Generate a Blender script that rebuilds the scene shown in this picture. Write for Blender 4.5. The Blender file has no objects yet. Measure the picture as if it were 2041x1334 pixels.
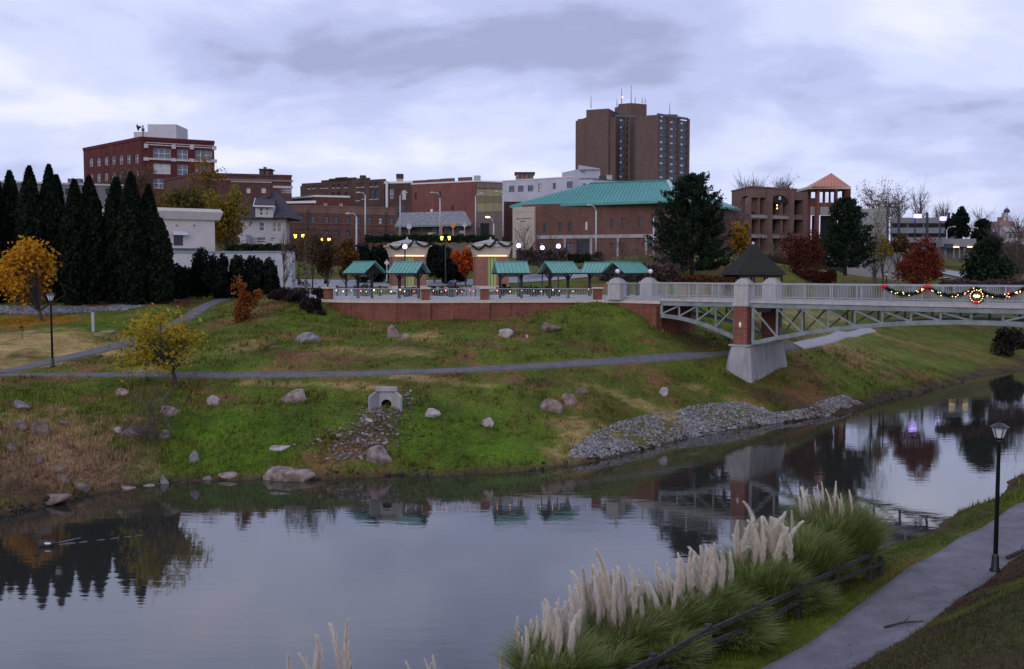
import bpy, math, random
import numpy as np
from mathutils import Vector, Matrix

random.seed(7)
RNG = np.random.default_rng(7)
SC = bpy.context.scene
COL = SC.collection

# ------------------------------------------------------------------ camera
F_PX, CX, CY, CAM_Z = 1984.0, 1020.5, 667.0, 10.4
PITCH = math.atan(127.0 / F_PX)
cam_data = bpy.data.cameras.new('camera')
cam_data.sensor_width = 36.0
cam_data.lens = 36.0 * F_PX / 2041.0
cam_data.clip_end = 6000.0
cam = bpy.data.objects.new('camera', cam_data)
COL.objects.link(cam)
cam.location = (0, 0, CAM_Z)
cam.rotation_euler = (math.pi / 2 - PITCH, 0, 0)
SC.camera = cam

# ------------------------------------------------------------------ sky (overcast dusk)
SUN_ELEV, SUN_ROT = math.radians(24), math.radians(205)
world = bpy.data.worlds.new('World')
SC.world = world
world.use_nodes = True
wn, wl = world.node_tree.nodes, world.node_tree.links
wn.clear()
w_out = wn.new('ShaderNodeOutputWorld')
w_bg = wn.new('ShaderNodeBackground')
w_bg.inputs['Strength'].default_value = 1.0
wl.new(w_bg.outputs[0], w_out.inputs[0])
sky = wn.new('ShaderNodeTexSky')
sky.sky_type = 'NISHITA'
sky.sun_disc = False
sky.sun_elevation = SUN_ELEV
sky.sun_rotation = SUN_ROT
tc = wn.new('ShaderNodeTexCoord')
sep = wn.new('ShaderNodeSeparateXYZ')
wl.new(tc.outputs['Generated'], sep.inputs[0])
def wmath(op, a, b=None, clamp=False):
    n = wn.new('ShaderNodeMath'); n.operation = op; n.use_clamp = clamp
    for i, x in enumerate((a, b)):
        if x is None: continue
        if isinstance(x, (int, float)): n.inputs[i].default_value = x
        else: wl.new(x, n.inputs[i])
    return n.outputs[0]
zz = wmath('ADD', wmath('MAXIMUM', sep.outputs[2], 0.0), 0.22)
ux = wmath('ADD', wmath('DIVIDE', sep.outputs[0], zz), 0.14)
uy = wmath('DIVIDE', sep.outputs[1], zz)
comb = wn.new('ShaderNodeCombineXYZ')
wl.new(ux, comb.inputs[0]); wl.new(uy, comb.inputs[1]); comb.inputs[2].default_value = 13.15
def wnoise(scale, detail, rough, dist=0.0):
    n = wn.new('ShaderNodeTexNoise')
    n.inputs['Scale'].default_value = scale
    n.inputs['Detail'].default_value = detail
    n.inputs['Roughness'].default_value = rough
    n.inputs['Distortion'].default_value = dist
    wl.new(comb.outputs[0], n.inputs['Vector'])
    return n.outputs['Fac']
n1 = wnoise(0.78, 4, 0.5, 0.35)
n2 = wnoise(2.1, 7, 0.56, 0.25)
mixn = wmath('ADD', wmath('MULTIPLY', n1, 0.66), wmath('MULTIPLY', n2, 0.34))
ramp = wn.new('ShaderNodeValToRGB')
cr = ramp.color_ramp
cr.interpolation = 'EASE'
cr.elements[0].position = 0.395; cr.elements[0].color = (0.295, 0.315, 0.50, 1)
cr.elements[1].position = 0.605; cr.elements[1].color = (0.69, 0.695, 0.85, 1)
e = cr.elements.new(0.455); e.color = (0.41, 0.445, 0.68, 1)
e = cr.elements.new(0.525); e.color = (0.535, 0.57, 0.80, 1)
wl.new(mixn, ramp.inputs[0])
skys = wn.new('ShaderNodeVectorMath'); skys.operation = 'SCALE'
skys.inputs['Scale'].default_value = 0.10
wl.new(sky.outputs[0], skys.inputs[0])
wmix = wn.new('ShaderNodeMixRGB'); wmix.inputs[0].default_value = 0.92
wl.new(skys.outputs[0], wmix.inputs[1]); wl.new(ramp.outputs[0], wmix.inputs[2])
wl.new(wmix.outputs[0], w_bg.inputs['Color'])

sun_data = bpy.data.lights.new('sun', 'SUN')
sun_data.energy = 0.6
sun_data.angle = math.radians(40)
sun_data.color = (1.0, 0.93, 0.86)
sun = bpy.data.objects.new('sun', sun_data)
COL.objects.link(sun)
sun.rotation_euler = (math.pi / 2 - SUN_ELEV, 0, math.radians(-25))

vs = SC.view_settings
vs.view_transform = 'Standard'
vs.look = 'None'
vs.exposure = 0.4
vs.gamma = 1.0
vs.use_curve_mapping = False

# ------------------------------------------------------------------ pixel <-> place
ct, st = math.cos(PITCH), math.sin(PITCH)
def ray(px, py):
    a, b = (px - CX) / F_PX, (CY - py) / F_PX
    return np.array((a, ct + b * st, -st + b * ct))
def P(px, py, d):
    r = ray(px, py)
    r = r * (d / r[1])
    return np.array((r[0], d, CAM_Z + r[2]))
def PZ(px, py, z):
    r = ray(px, py)
    s = (z - CAM_Z) / r[2]
    return np.array((r[0] * s, r[1] * s, z))
def XY(px, d):
    return P(px, 560, d)[:2]
def mpp(d):
    return d / F_PX

# ------------------------------------------------------------------ materials
MATS = {}
def _nodes(name):
    m = bpy.data.materials.new(name); m.use_nodes = True
    nt = m.node_tree
    return m, nt, nt.nodes['Principled BSDF']
def mat(name, c1, c2=None, rough=0.85, scale=1.5, detail=4, bump=0.0, bscale=None, metal=0.0,
        emit=None, es=0.0, island=False, stretch=None, spec=0.5, contrast=(0.3, 0.7), trans=0.0, alpha=1.0):
    if name in MATS: return MATS[name]
    m, nt, b = _nodes(name)
    n, l = nt.nodes, nt.links
    b.inputs['Roughness'].default_value = rough
    b.inputs['Metallic'].default_value = metal
    b.inputs['Specular IOR Level'].default_value = spec
    b.inputs['Base Color'].default_value = (*c1, 1)
    if c2 is not None:
        t = n.new('ShaderNodeTexCoord')
        src = t.outputs['Object']
        if stretch:
            mp = n.new('ShaderNodeMapping'); mp.inputs['Scale'].default_value = stretch
            l.new(src, mp.inputs[0]); src = mp.outputs[0]
        nz = n.new('ShaderNodeTexNoise')
        nz.inputs['Scale'].default_value = scale
        nz.inputs['Detail'].default_value = detail
        nz.inputs['Roughness'].default_value = 0.65
        l.new(src, nz.inputs['Vector'])
        r = n.new('ShaderNodeValToRGB')
        r.color_ramp.elements[0].position = contrast[0]; r.color_ramp.elements[0].color = (*c1, 1)
        r.color_ramp.elements[1].position = contrast[1]; r.color_ramp.elements[1].color = (*c2, 1)
        fac = nz.outputs['Fac']
        if island:
            g = n.new('ShaderNodeNewGeometry')
            mm = n.new('ShaderNodeMath'); mm.operation = 'MULTIPLY_ADD'
            l.new(g.outputs['Random Per Island'], mm.inputs[0])
            mm.inputs[1].default_value = 0.75
            m2 = n.new('ShaderNodeMath'); m2.operation = 'MULTIPLY_ADD'
            l.new(nz.outputs['Fac'], m2.inputs[0]); m2.inputs[1].default_value = 0.6; m2.inputs[2].default_value = -0.18
            l.new(m2.outputs[0], mm.inputs[2]); fac = mm.outputs[0]
        l.new(fac, r.inputs[0])
        l.new(r.outputs[0], b.inputs['Base Color'])
        if bump:
            bz = n.new('ShaderNodeTexNoise')
            bz.inputs['Scale'].default_value = bscale or scale * 4
            bz.inputs['Detail'].default_value = 5
            l.new(src, bz.inputs['Vector'])
            bp = n.new('ShaderNodeBump')
            bp.inputs['Strength'].default_value = bump
            bp.inputs['Distance'].default_value = 0.05
            l.new(bz.outputs['Fac'], bp.inputs['Height'])
            l.new(bp.outputs[0], b.inputs['Normal'])
    if emit:
        b.inputs['Emission Color'].default_value = (*emit, 1)
        b.inputs['Emission Strength'].default_value = es
    if island:      # thin leaves let light through
        tr = n.new('ShaderNodeBsdfTranslucent'); l.new(r.outputs[0], tr.inputs['Color'])
        ms = n.new('ShaderNodeMixShader'); ms.inputs[0].default_value = 0.45
        l.new(b.outputs[0], ms.inputs[1]); l.new(tr.outputs[0], ms.inputs[2])
        l.new(ms.outputs[0], [x for x in n if x.type == 'OUTPUT_MATERIAL'][0].inputs[0])
    MATS[name] = m
    return m

def brick_mat(name, c1, c2, mortar, streak=0.35):
    if name in MATS: return MATS[name]
    m, nt, b = _nodes(name)
    n, l = nt.nodes, nt.links
    b.inputs['Roughness'].default_value = 0.92
    b.inputs['Specular IOR Level'].default_value = 0.25
    t = n.new('ShaderNodeTexCoord')
    sx = n.new('ShaderNodeSeparateXYZ'); l.new(t.outputs['Object'], sx.inputs[0])
    add = n.new('ShaderNodeMath'); add.operation = 'ADD'
    l.new(sx.outputs[0], add.inputs[0]); l.new(sx.outputs[1], add.inputs[1])
    cb = n.new('ShaderNodeCombineXYZ'); l.new(add.outputs[0], cb.inputs[0]); l.new(sx.outputs[2], cb.inputs[1])
    bt = n.new('ShaderNodeTexBrick')
    bt.inputs['Scale'].default_value = 1.0
    bt.inputs['Brick Width'].default_value = 0.42
    bt.inputs['Row Height'].default_value = 0.16
    bt.inputs['Mortar Size'].default_value = 0.012
    bt.inputs['Color1'].default_value = (*c1, 1); bt.inputs['Color2'].default_value = (*c2, 1)
    bt.inputs['Mortar'].default_value = (*mortar, 1)
    l.new(cb.outputs[0], bt.inputs['Vector'])
    mp = n.new('ShaderNodeMapping'); mp.inputs['Scale'].default_value = (1.1, 1.1, 0.35)
    l.new(t.outputs['Object'], mp.inputs[0])
    nz = n.new('ShaderNodeTexNoise'); nz.inputs['Scale'].default_value = 0.7; nz.inputs['Detail'].default_value = 6
    nz.inputs['Roughness'].default_value = 0.7
    l.new(mp.outputs[0], nz.inputs['Vector'])
    mr = n.new('ShaderNodeMapRange'); mr.inputs[1].default_value = 0.3; mr.inputs[2].default_value = 0.72
    mr.inputs[3].default_value = 1.0 - streak; mr.inputs[4].default_value = 1.0 + streak * 0.55
    l.new(nz.outputs['Fac'], mr.inputs[0])
    mx = n.new('ShaderNodeVectorMath'); mx.operation = 'SCALE'
    l.new(bt.outputs['Color'], mx.inputs[0]); l.new(mr.outputs[0], mx.inputs['Scale'])
    l.new(mx.outputs[0], b.inputs['Base Color'])
    MATS[name] = m
    return m

# ------------------------------------------------------------------ object helpers
def tag(o, label=None, cat=None, group=None, kind=None):
    if label: o['label'] = label
    if cat: o['category'] = cat
    if group: o['group'] = group
    if kind: o['kind'] = kind
    return o
def thing(name, label, cat, loc=(0, 0, 0), rz=0.0, group=None):
    o = bpy.data.objects.new(name, None); COL.objects.link(o)
    o.empty_display_size = 0.3
    o.location = tuple(float(x) for x in loc); o.rotation_euler = (0, 0, rz)
    return tag(o, label, cat, group)
def chain_loc(o):
    v = np.zeros(3)
    while o is not None:
        v += np.array(o.location); o = o.parent
    return v
def copy_tree(o, parent=None):
    c = o.copy(); COL.objects.link(c)
    if parent is not None: c.parent = parent
    for ch in list(o.children): copy_tree(ch, c)
    return c
def link_mesh(name, me, material=None, parent=None, smooth=False):
    if material: me.materials.append(material)
    if smooth:
        me.polygons.foreach_set('use_smooth', [True] * len(me.polygons))
    o = bpy.data.objects.new(name, me); COL.objects.link(o)
    if parent is not None: o.parent = parent
    return o
def np_mesh(name, V, quads):
    """V (n,3), quads (m,k) arrays -> mesh, fast"""
    V = np.asarray(V, dtype=np.float32); Q = np.asarray(quads, dtype=np.int32)
    me = bpy.data.meshes.new(name)
    me.vertices.add(len(V)); me.vertices.foreach_set('co', V.ravel())
    k = Q.shape[1]
    me.loops.add(Q.size); me.loops.foreach_set('vertex_index', Q.ravel())
    me.polygons.add(len(Q))
    me.polygons.foreach_set('loop_start', np.arange(0, Q.size, k, dtype=np.int32))
    me.update(calc_edges=True); me.validate()
    return me
class MB:
    def __init__(s): s.v = []; s.f = []
    def add(s, verts, faces):
        n = len(s.v); s.v += [tuple(float(c) for c in v) for v in verts]
        s.f += [tuple(i + n for i in f) for f in faces]; return s
    def hexa(s, p):
        return s.add(p, [(0, 3, 2, 1), (4, 5, 6, 7), (0, 1, 5, 4), (1, 2, 6, 5), (2, 3, 7, 6), (3, 0, 4, 7)])
    def box(s, c, size, rz=0.0):
        hx, hy, hz = size[0] / 2, size[1] / 2, size[2] / 2
        co, si = math.cos(rz), math.sin(rz); p = []
        for z in (-hz, hz):
            for x, y in ((-hx, -hy), (hx, -hy), (hx, hy), (-hx, hy)):
                p.append((c[0] + x * co - y * si, c[1] + x * si + y * co, c[2] + z))
        return s.hexa(p)
    def bar(s, p0, p1, w, h, up=(0, 0, 1)):
        p0, p1 = Vector(p0), Vector(p1); d = (p1 - p0).normalized()
        u = Vector(up)
        if abs(d.dot(u)) > 0.98: u = Vector((0, 1, 0))
        r = d.cross(u).normalized(); u = r.cross(d).normalized()
        p = []
        for q in (p0, p1):
            for a, b in ((-1, -1), (1, -1), (1, 1), (-1, 1)):
                p.append(q + r * (a * w / 2) + u * (b * h / 2))
        return s.hexa(p)
    def tube(s, pts, radii, n=6, cap=True):
        pts = [Vector(p) for p in pts]
        if not hasattr(radii, '__len__'): radii = [radii] * len(pts)
        base = len(s.v); prev = None
        for i, p in enumerate(pts):
            d = (pts[min(i + 1, len(pts) - 1)] - pts[max(i - 1, 0)])
            d = d.normalized() if d.length > 1e-9 else Vector((0, 0, 1))
            if prev is None:
                a = Vector((1, 0, 0)) if abs(d.x) < 0.9 else Vector((0, 1, 0))
                r = d.cross(a).normalized()
            else:
                r = prev - d * prev.dot(d)
                r = r.normalized() if r.length > 1e-6 else d.orthogonal().normalized()
            prev = r; u = d.cross(r)
            for k in range(n):
                t = 2 * math.pi * k / n
                s.v.append(tuple(p + (r * math.cos(t) + u * math.sin(t)) * radii[i]))
        for i in range(len(pts) - 1):
            for k in range(n):
                a, b = base + i * n + k, base + i * n + (k + 1) % n
                s.f.append((a, b, b + n, a + n))
        if cap:
            s.f.append(tuple(base + k for k in reversed(range(n))))
            s.f.append(tuple(base + (len(pts) - 1) * n + k for k in range(n)))
        return s
    def prism(s, poly, z0, z1):
        n = len(poly)
        v = [(p[0], p[1], z0) for p in poly] + [(p[0], p[1], z1) for p in poly]
        f = [tuple(reversed(range(n))), tuple(range(n, 2 * n))]
        f += [(i, (i + 1) % n, n + (i + 1) % n, n + i) for i in range(n)]
        return s.add(v, f)
    def lathe(s, c, prof, n=12):
        base = len(s.v)
        for r, z in prof:
            for k in range(n):
                t = 2 * math.pi * (k + 0.5) / n
                s.v.append((c[0] + r * math.cos(t), c[1] + r * math.sin(t), c[2] + z))
        for i in range(len(prof) - 1):
            for k in range(n):
                a, b = base + i * n + k, base + i * n + (k + 1) % n
                s.f.append((a, b, b + n, a + n))
        s.f.append(tuple(base + k for k in reversed(range(n))))
        s.f.append(tuple(base + (len(prof) - 1) * n + k for k in range(n)))
        return s
    def sphere(s, c, r, n=10, m=7, sq=(1, 1, 1)):
        prof = [(max(1e-4, math.sin(math.pi * i / m)) * r, -math.cos(math.pi * i / m) * r) for i in range(m + 1)]
        base = len(s.v); s.lathe((0, 0, 0), prof, n)
        for i in range(base, len(s.v)):
            v = s.v[i]; s.v[i] = (c[0] + v[0] * sq[0], c[1] + v[1] * sq[1], c[2] + v[2] * sq[2])
        return s
    def build(s, name, material, parent=None, smooth=False, world=True, origin=None):
        off = chain_loc(parent) if (parent is not None and world) else np.zeros(3)
        V = np.array(s.v, dtype=np.float64) - off
        loc = None
        if origin is not None:
            loc = np.array(origin, dtype=float) - off; V = V - loc
        me = bpy.data.meshes.new(name)
        me.from_pydata([tuple(v) for v in V], [], s.f); me.update()
        o = link_mesh(name, me, material, parent, smooth)
        if loc is not None: o.location = tuple(loc)
        return o

# value noise for shaping ground and rocks
_perm = RNG.random((64, 64))
def vnoise(x, y):
    x = np.asarray(x, float); y = np.asarray(y, float)
    xi = np.floor(x).astype(int); yi = np.floor(y).astype(int)
    fx, fy = x - xi, y - yi
    fx = fx * fx * (3 - 2 * fx); fy = fy * fy * (3 - 2 * fy)
    g = lambda i, j: _perm[i % 64, j % 64]
    a = g(xi, yi) * (1 - fx) + g(xi + 1, yi) * fx
    b = g(xi, yi + 1) * (1 - fx) + g(xi + 1, yi + 1) * fx
    return a * (1 - fy) + b * fy - 0.5
# ================================================================== TERRAIN
CTRL = []
def cz(px, py, z): CTRL.append(tuple(PZ(px, py, z)))
def cd(px, py, d): CTRL.append(tuple(P(px, py, d)))
# far waterline (z = 0), its lip and the bed in front of it
FARW = [(-260, 1130), (-100, 1065), (0, 1030), (90, 1010), (170, 990), (300, 967), (480, 956), (640, 956), (800, 949), (950, 945),
        (1100, 933), (1200, 915), (1300, 893), (1400, 866), (1500, 851), (1600, 838), (1720, 812), (1800, 790),
        (1900, 766), (2041, 737), (2250, 708), (2500, 688)]
FARW_W = [PZ(x, y, 0.0) for x, y in FARW]
for i, p in enumerate(FARW_W):
    a, b = FARW_W[max(i - 1, 0)], FARW_W[min(i + 1, len(FARW_W) - 1)]
    t = (b - a)[:2]; t = t / np.linalg.norm(t); nrm = np.array((-t[1], t[0]))   # away from the water
    CTRL.append((p[0], p[1], 0.02))
    q = p[:2] + nrm * 0.7; CTRL.append((q[0], q[1], 0.42))
    q = p[:2] - nrm * 2.0; CTRL.append((q[0], q[1], -0.9))
NEARW = [(-30, 3), (-18, 9.5), (-8, 17), (-3, 21.4), (-0.5, 23.5), (2, 25.9), (4.6, 28.2), (7, 30.5), (10.3, 33.3),
         (13.9, 36.4), (18.3, 41.3), (25.4, 49.4), (36, 62), (52, 80), (75, 98), (110, 120)]
for i, p in enumerate(NEARW):
    a, b = np.array(NEARW[max(i - 1, 0)]), np.array(NEARW[min(i + 1, len(NEARW) - 1)])
    t = (b - a) / np.linalg.norm(b - a); nrm = np.array((t[1], -t[0]))
    p = np.array(p, float)
    CTRL.append((p[0], p[1], 0.02))
    for off, z in ((0.8, 0.42), (3.0, 0.98), (5.6, 1.02), (-2.0, -0.9)):
        q = p + nrm * off; CTRL.append((q[0], q[1], z))
    q = p + nrm * 9.0; CTRL.append((q[0], q[1], 3.0))
    q = p + nrm * 16.0; CTRL.append((q[0], q[1], 6.2))
# lower greenway path, level at 4.1 m
PATH_LOW = [(-300, 752), (-120, 750), (0, 748), (200, 748), (400, 749), (600, 748), (800, 744), (1000, 735), (1200, 722), (1350, 712),
            (1450, 704), (1520, 698), (1590, 690), (1660, 675), (1740, 656)]
PATH_LOW_W = [PZ(x, y, 4.1) for x, y in PATH_LOW]
for a_, b_ in zip(PATH_LOW_W[:-1], PATH_LOW_W[1:]):
    for f_ in (0.0, 0.34, 0.67): CTRL.append(tuple(a_ + (b_ - a_) * f_))
CTRL.append(tuple(PATH_LOW_W[-1]))
# mid slope, lawn, wall foot
for a in [(600, 683, 69.5), (800, 668, 72.3), (1000, 662, 73.8), (1100, 652, 75.2), (690, 639, 79.3), (850, 641, 78.4),
          (960, 639, 79.0), (1080, 624, 79.5), (1190, 605, 79.8), (1250, 620, 78), (1290, 642, 77.2), (1318, 663, 76.6), (1390, 690, 78),
          (500, 680, 67), (487, 640, 77), (560, 640, 76.5), (540, 605, 84), (600, 600, 83), (650, 612, 80.5), (560, 588, 88)]:
    cd(*a)
# left lawn and the branch path
PATH_UP = [(-60, 748), (20, 742), (105, 722), (180, 704), (250, 686), (340, 652), (385, 628), (412, 610), (450, 596), (500, 588)]
PATH_UP_D = [60.3, 61.5, 64.5, 68.5, 72.5, 78.5, 83, 87, 92, 98]
for (x, y), d in zip(PATH_UP, PATH_UP_D): cd(x, y, d)
for a in [(105, 733, 62.3), (0, 700, 66.5), (0, 655, 75.5), (100, 645, 77), (185, 660, 74), (0, 622, 82), (150, 622, 83), (290, 613, 84),
          (0, 600, 88), (200, 598, 90), (330, 600, 90), (470, 598, 92), (-300, 650, 74), (-300, 600, 90), (-300, 700, 66)]:
    cd(*a)
# right bank behind the bridge
for a in [(1420, 640, 88), (1640, 640, 98), (1700, 600, 124), (1560, 600, 108), (1850, 600, 142), (2000, 585, 155), (1650, 565, 126),
          (1800, 562, 132), (1400, 570, 100), (1950, 565, 145), (1480, 590, 98), (1700, 745, 84), (1800, 720, 94), (1950, 690, 112)]:
    cd(*a)
# town behind the plaza climbs gently
for X, Y, Z in [(-60, 110, 9.0), (-30, 110, 9.0), (0, 100, 8.7), (0, 115, 9.6), (30, 110, 9.4), (-30, 140, 12.2), (0, 145, 12.0), (30, 145, 12.0), (60, 160, 11.5),
                (-60, 190, 16), (0, 190, 15.5), (60, 200, 14.5), (120, 220, 13), (-120, 200, 16), (0, 300, 22), (-150, 300, 22), (150, 320, 18),
                (0, 450, 27), (250, 450, 19), (-250, 450, 26), (-420, 150, 12), (420, 250, 13), (-500, 700, 28), (0, 800, 30), (500, 700, 20),
                (-1200, 1500, 25), (0, 2200, 30), (1200, 1500, 22), (-300, 40, 6), (-120, 60, 4.6), (-80, 90, 7.5), (300, 60, 10), (160, 60, 9), (60, 20, 9), (30, 8, 9)]:
    CTRL.append((X, Y, Z))
CT = np.array(CTRL)
def _tps(r2): return np.where(r2 > 1e-12, 0.5 * r2 * np.log(np.maximum(r2, 1e-12)), 0.0)
S_ = 50.0
cxy = CT[:, :2] / S_
K = _tps(((cxy[:, None] - cxy[None]) ** 2).sum(-1)) + np.eye(len(cxy)) * 2e-4
Pm = np.hstack([np.ones((len(cxy), 1)), cxy])
A_ = np.zeros((len(cxy) + 3,) * 2)
A_[:len(cxy), :len(cxy)] = K; A_[:len(cxy), -3:] = Pm; A_[-3:, :len(cxy)] = Pm.T
W_ = np.linalg.solve(A_, np.concatenate([CT[:, 2], np.zeros(3)]))
def tps_eval(X, Y):
    q = np.stack([np.asarray(X, float).ravel(), np.asarray(Y, float).ravel()], 1) / S_
    out = np.empty(len(q))
    for i in range(0, len(q), 8192):
        b = q[i:i + 8192]
        out[i:i + 8192] = _tps(((b[:, None] - cxy[None]) ** 2).sum(-1)) @ W_[:-3] + W_[-3] + b @ W_[-2:]
    return out
# plaza wall line in plan (camera left to right)
Z_PLAZA = 8.04
WALL_PX = [(645, 81.6), (670, 80.6), (700, 79.9), (745, 79.4), (790, 79.2), (848, 79.2), (905, 79.4), (966, 79.7), (1020, 79.9), (1080, 80.1), (1140, 80.3), (1192, 80.4)]
WALL = [XY(*a) for a in WALL_PX]
BR0 = np.array((17.0, 73.0)); BDIR = np.array((math.cos(math.radians(38)), -math.sin(math.radians(38))))
BPERP = np.array((-BDIR[1], BDIR[0])); BW = 5.0
def BP(t, s=0.0, z=0.0):
    q = BR0 + BDIR * t + BPERP * s
    return (q[0], q[1], z)
T_AB = -6.9
WALL += [np.array(BP(-10.9)[:2]), np.array(BP(T_AB)[:2])]
ABUT_FAR = np.array(BP(T_AB, BW + 0.8)[:2])
PLAZA = WALL + [ABUT_FAR, np.array(BP(-12, BW + 2.0)[:2]), np.array((14, 92)), np.array((12, 99)), np.array((-20, 99)), np.array((-21, 90)), np.array((-18.4, 85))]
def in_poly(X, Y, poly):
    X = np.asarray(X); Y = np.asarray(Y); ins = np.zeros(X.shape, bool); n = len(poly)
    for i in range(n):
        x0, y0 = poly[i]; x1, y1 = poly[(i + 1) % n]
        c = ((y0 > Y) != (y1 > Y)) & (X < (x1 - x0) * (Y - y0) / (y1 - y0 + 1e-12) + x0)
        ins ^= c
    return ins
def axis(lo, hi, step, far_lo, far_hi, grow=1.16):
    a = list(np.arange(lo, hi + 1e-6, step)); s = step
    while a[-1] < far_hi: s *= grow; a.append(a[-1] + s)
    s = step
    while a[0] > far_lo: s *= grow; a.insert(0, a[0] - s)
    return np.array(a)
GX = axis(-36, 46, 0.36, -1500, 1500)
GY = axis(18, 112, 0.36, -40, 2600)
GXX, GYY = np.meshgrid(GX, GY)
GZ = tps_eval(GXX, GYY).reshape(GXX.shape)
near_w = np.clip((140 - GYY) / 30, 0, 1)
def dist_line(X, Y, pts):
    best = np.full(X.shape, 1e9)
    for (x0, y0), (x1, y1) in zip(pts[:-1], pts[1:]):
        dx, dy = x1 - x0, y1 - y0
        t = np.clip(((X - x0) * dx + (Y - y0) * dy) / (dx * dx + dy * dy), 0, 1)
        best = np.minimum(best, np.hypot(X - x0 - t * dx, Y - y0 - t * dy))
    return best
NEARPATH = [(-3, 11.6), (2.3, 17.7), (8.15, 23.6), (12.5, 29.2), (18.6, 36.2), (27, 45.2), (38, 57), (60, 78)]
PATH_UP_W = [P(x, y, d) for (x, y), d in zip(PATH_UP, PATH_UP_D)]
PDIST = np.minimum(np.minimum(dist_line(GXX, GYY, [p[:2] for p in PATH_LOW_W]), dist_line(GXX, GYY, [p[:2] for p in PATH_UP_W])), dist_line(GXX, GYY, NEARPATH) - 0.3)
calm = np.clip((PDIST - 0.8) / 1.2, 0, 1)
near_w = near_w * calm
GZ += near_w * (0.16 * vnoise(GXX * 0.45, GYY * 0.45) + 0.09 * vnoise(GXX * 1.3 + 9, GYY * 1.3) + 0.05 * vnoise(GXX * 3.1, GYY * 3.1 + 5))
# rough, broken ground on the left bank and along the water edge
rough_c = PZ(110, 900, 1.4)
rw = np.exp(-(((GXX - rough_c[0]) / 6.0) ** 2 + ((GYY - rough_c[1]) / 5.0) ** 2))
GZ += rw * (0.5 * vnoise(GXX * 0.9, GYY * 1.3) + 0.3 * vnoise(GXX * 2.3, GYY * 2.3))
edge = np.exp(-((GZ - 0.25) / 0.3) ** 2) * near_w
GZ += edge * (0.35 * vnoise(GXX * 1.1 + 3, GYY * 1.1) + 0.2 * vnoise(GXX * 2.7, GYY * 2.7))
GZ = np.where(GYY > 160, np.maximum(GZ, 9.0), GZ)
inpl = in_poly(GXX, GYY, PLAZA)
GZ = np.where(inpl, np.minimum(GZ, Z_PLAZA - 0.25), GZ)
back = (GYY > 80) & (np.abs(GXX + 4) < 20) & (GYY < 100)
def ground_z(x, y):
    i = int(np.clip(np.searchsorted(GX, x) - 1, 0, len(GX) - 2)); j = int(np.clip(np.searchsorted(GY, y) - 1, 0, len(GY) - 2))
    fx = (x - GX[i]) / (GX[i + 1] - GX[i]); fy = (y - GY[j]) / (GY[j + 1] - GY[j])
    return float((GZ[j, i] * (1 - fx) + GZ[j, i + 1] * fx) * (1 - fy) + (GZ[j + 1, i] * (1 - fx) + GZ[j + 1, i + 1] * fx) * fy)
def gz_many(x, y):
    x = np.asarray(x, float); y = np.asarray(y, float)
    i = np.clip(np.searchsorted(GX, x) - 1, 0, len(GX) - 2); j = np.clip(np.searchsorted(GY, y) - 1, 0, len(GY) - 2)
    fx = (x - GX[i]) / (GX[i + 1] - GX[i]); fy = (y - GY[j]) / (GY[j + 1] - GY[j])
    return (GZ[j, i] * (1 - fx) + GZ[j, i + 1] * fx) * (1 - fy) + (GZ[j + 1, i] * (1 - fx) + GZ[j + 1, i + 1] * fx) * fy
def G(px, py, dmin=18.0, dmax=260.0):
    """place on the ground seen at that pixel of the photograph"""
    r = ray(px, py); d = np.arange(dmin, dmax, 0.2)
    x = r[0] / r[1] * d; z = CAM_Z + r[2] / r[1] * d
    h = z - gz_many(x, d)
    k = np.where(h < 0)[0]
    if len(k) == 0:
        return np.array((x[-1], d[-1], gz_many(x[-1:], d[-1:])[0]))
    k = k[0]; 
    if k > 0:
        t = h[k - 1] / (h[k - 1] - h[k] + 1e-9); dd = d[k - 1] + t * 0.2
    else: dd = d[0]
    return np.array((r[0] / r[1] * dd, dd, CAM_Z + r[2] / r[1] * dd))
def on_ground(x, y, dz=0.0):
    return np.array((x, y, ground_z(x, y) + dz))

# ---- ground cover colour (what grows or lies there)
GREEN = np.array((0.088, 0.122, 0.013)); LUSH = np.array((0.074, 0.142, 0.010)); DRY = np.array((0.37, 0.255, 0.10))
BROWN = np.array((0.19, 0.10, 0.045)); OLIVE = np.array((0.108, 0.10, 0.02)); DIRT = np.array((0.075, 0.05, 0.03)); STRAW = np.array((0.33, 0.25, 0.11))
LEAFY = np.array((0.36, 0.15, 0.02))
cov = np.tile(GREEN, GXX.shape + (1,))
def lay(mask, col):
    global cov
    m = np.clip(mask, 0, 1)[..., None]; cov = cov * (1 - m) + col * m
nA = vnoise(GXX * 0.16, GYY * 0.2) ; nB = vnoise(GXX * 0.5 + 7, GYY * 0.7); nC = vnoise(GXX * 1.7, GYY * 1.9 + 3); nD = vnoise(GXX * 4.3 + 1, GYY * 4.3)
lay((nA * 2.2 + nB * 1.2 + nC * 0.8 + 0.08) * 1.2, OLIVE)
lay((vnoise(GXX * 0.3 + 21, GYY * 0.42) * 1.6 + nC * 1.1 - 0.18) * 1.5, BROWN)
def blob(px, py, rx_px, ry_px, col, k=1.0, rag=1.2):
    """patch centred where that pixel meets the ground, sized in metres from pixels"""
    c = G(px, py); e = G(px, py - ry_px); rx = rx_px * mpp(c[1]); ry = max(abs(e[1] - c[1]), 0.3)
    dd = ((GXX - c[0]) / rx) ** 2 + ((GYY - c[1]) / ry) ** 2
    lay(np.clip((1.25 - dd) * 0.9 + rag * (nB * 0.8 + nC * 0.9 + nD * 0.9), 0, 1) * k, col)
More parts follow.
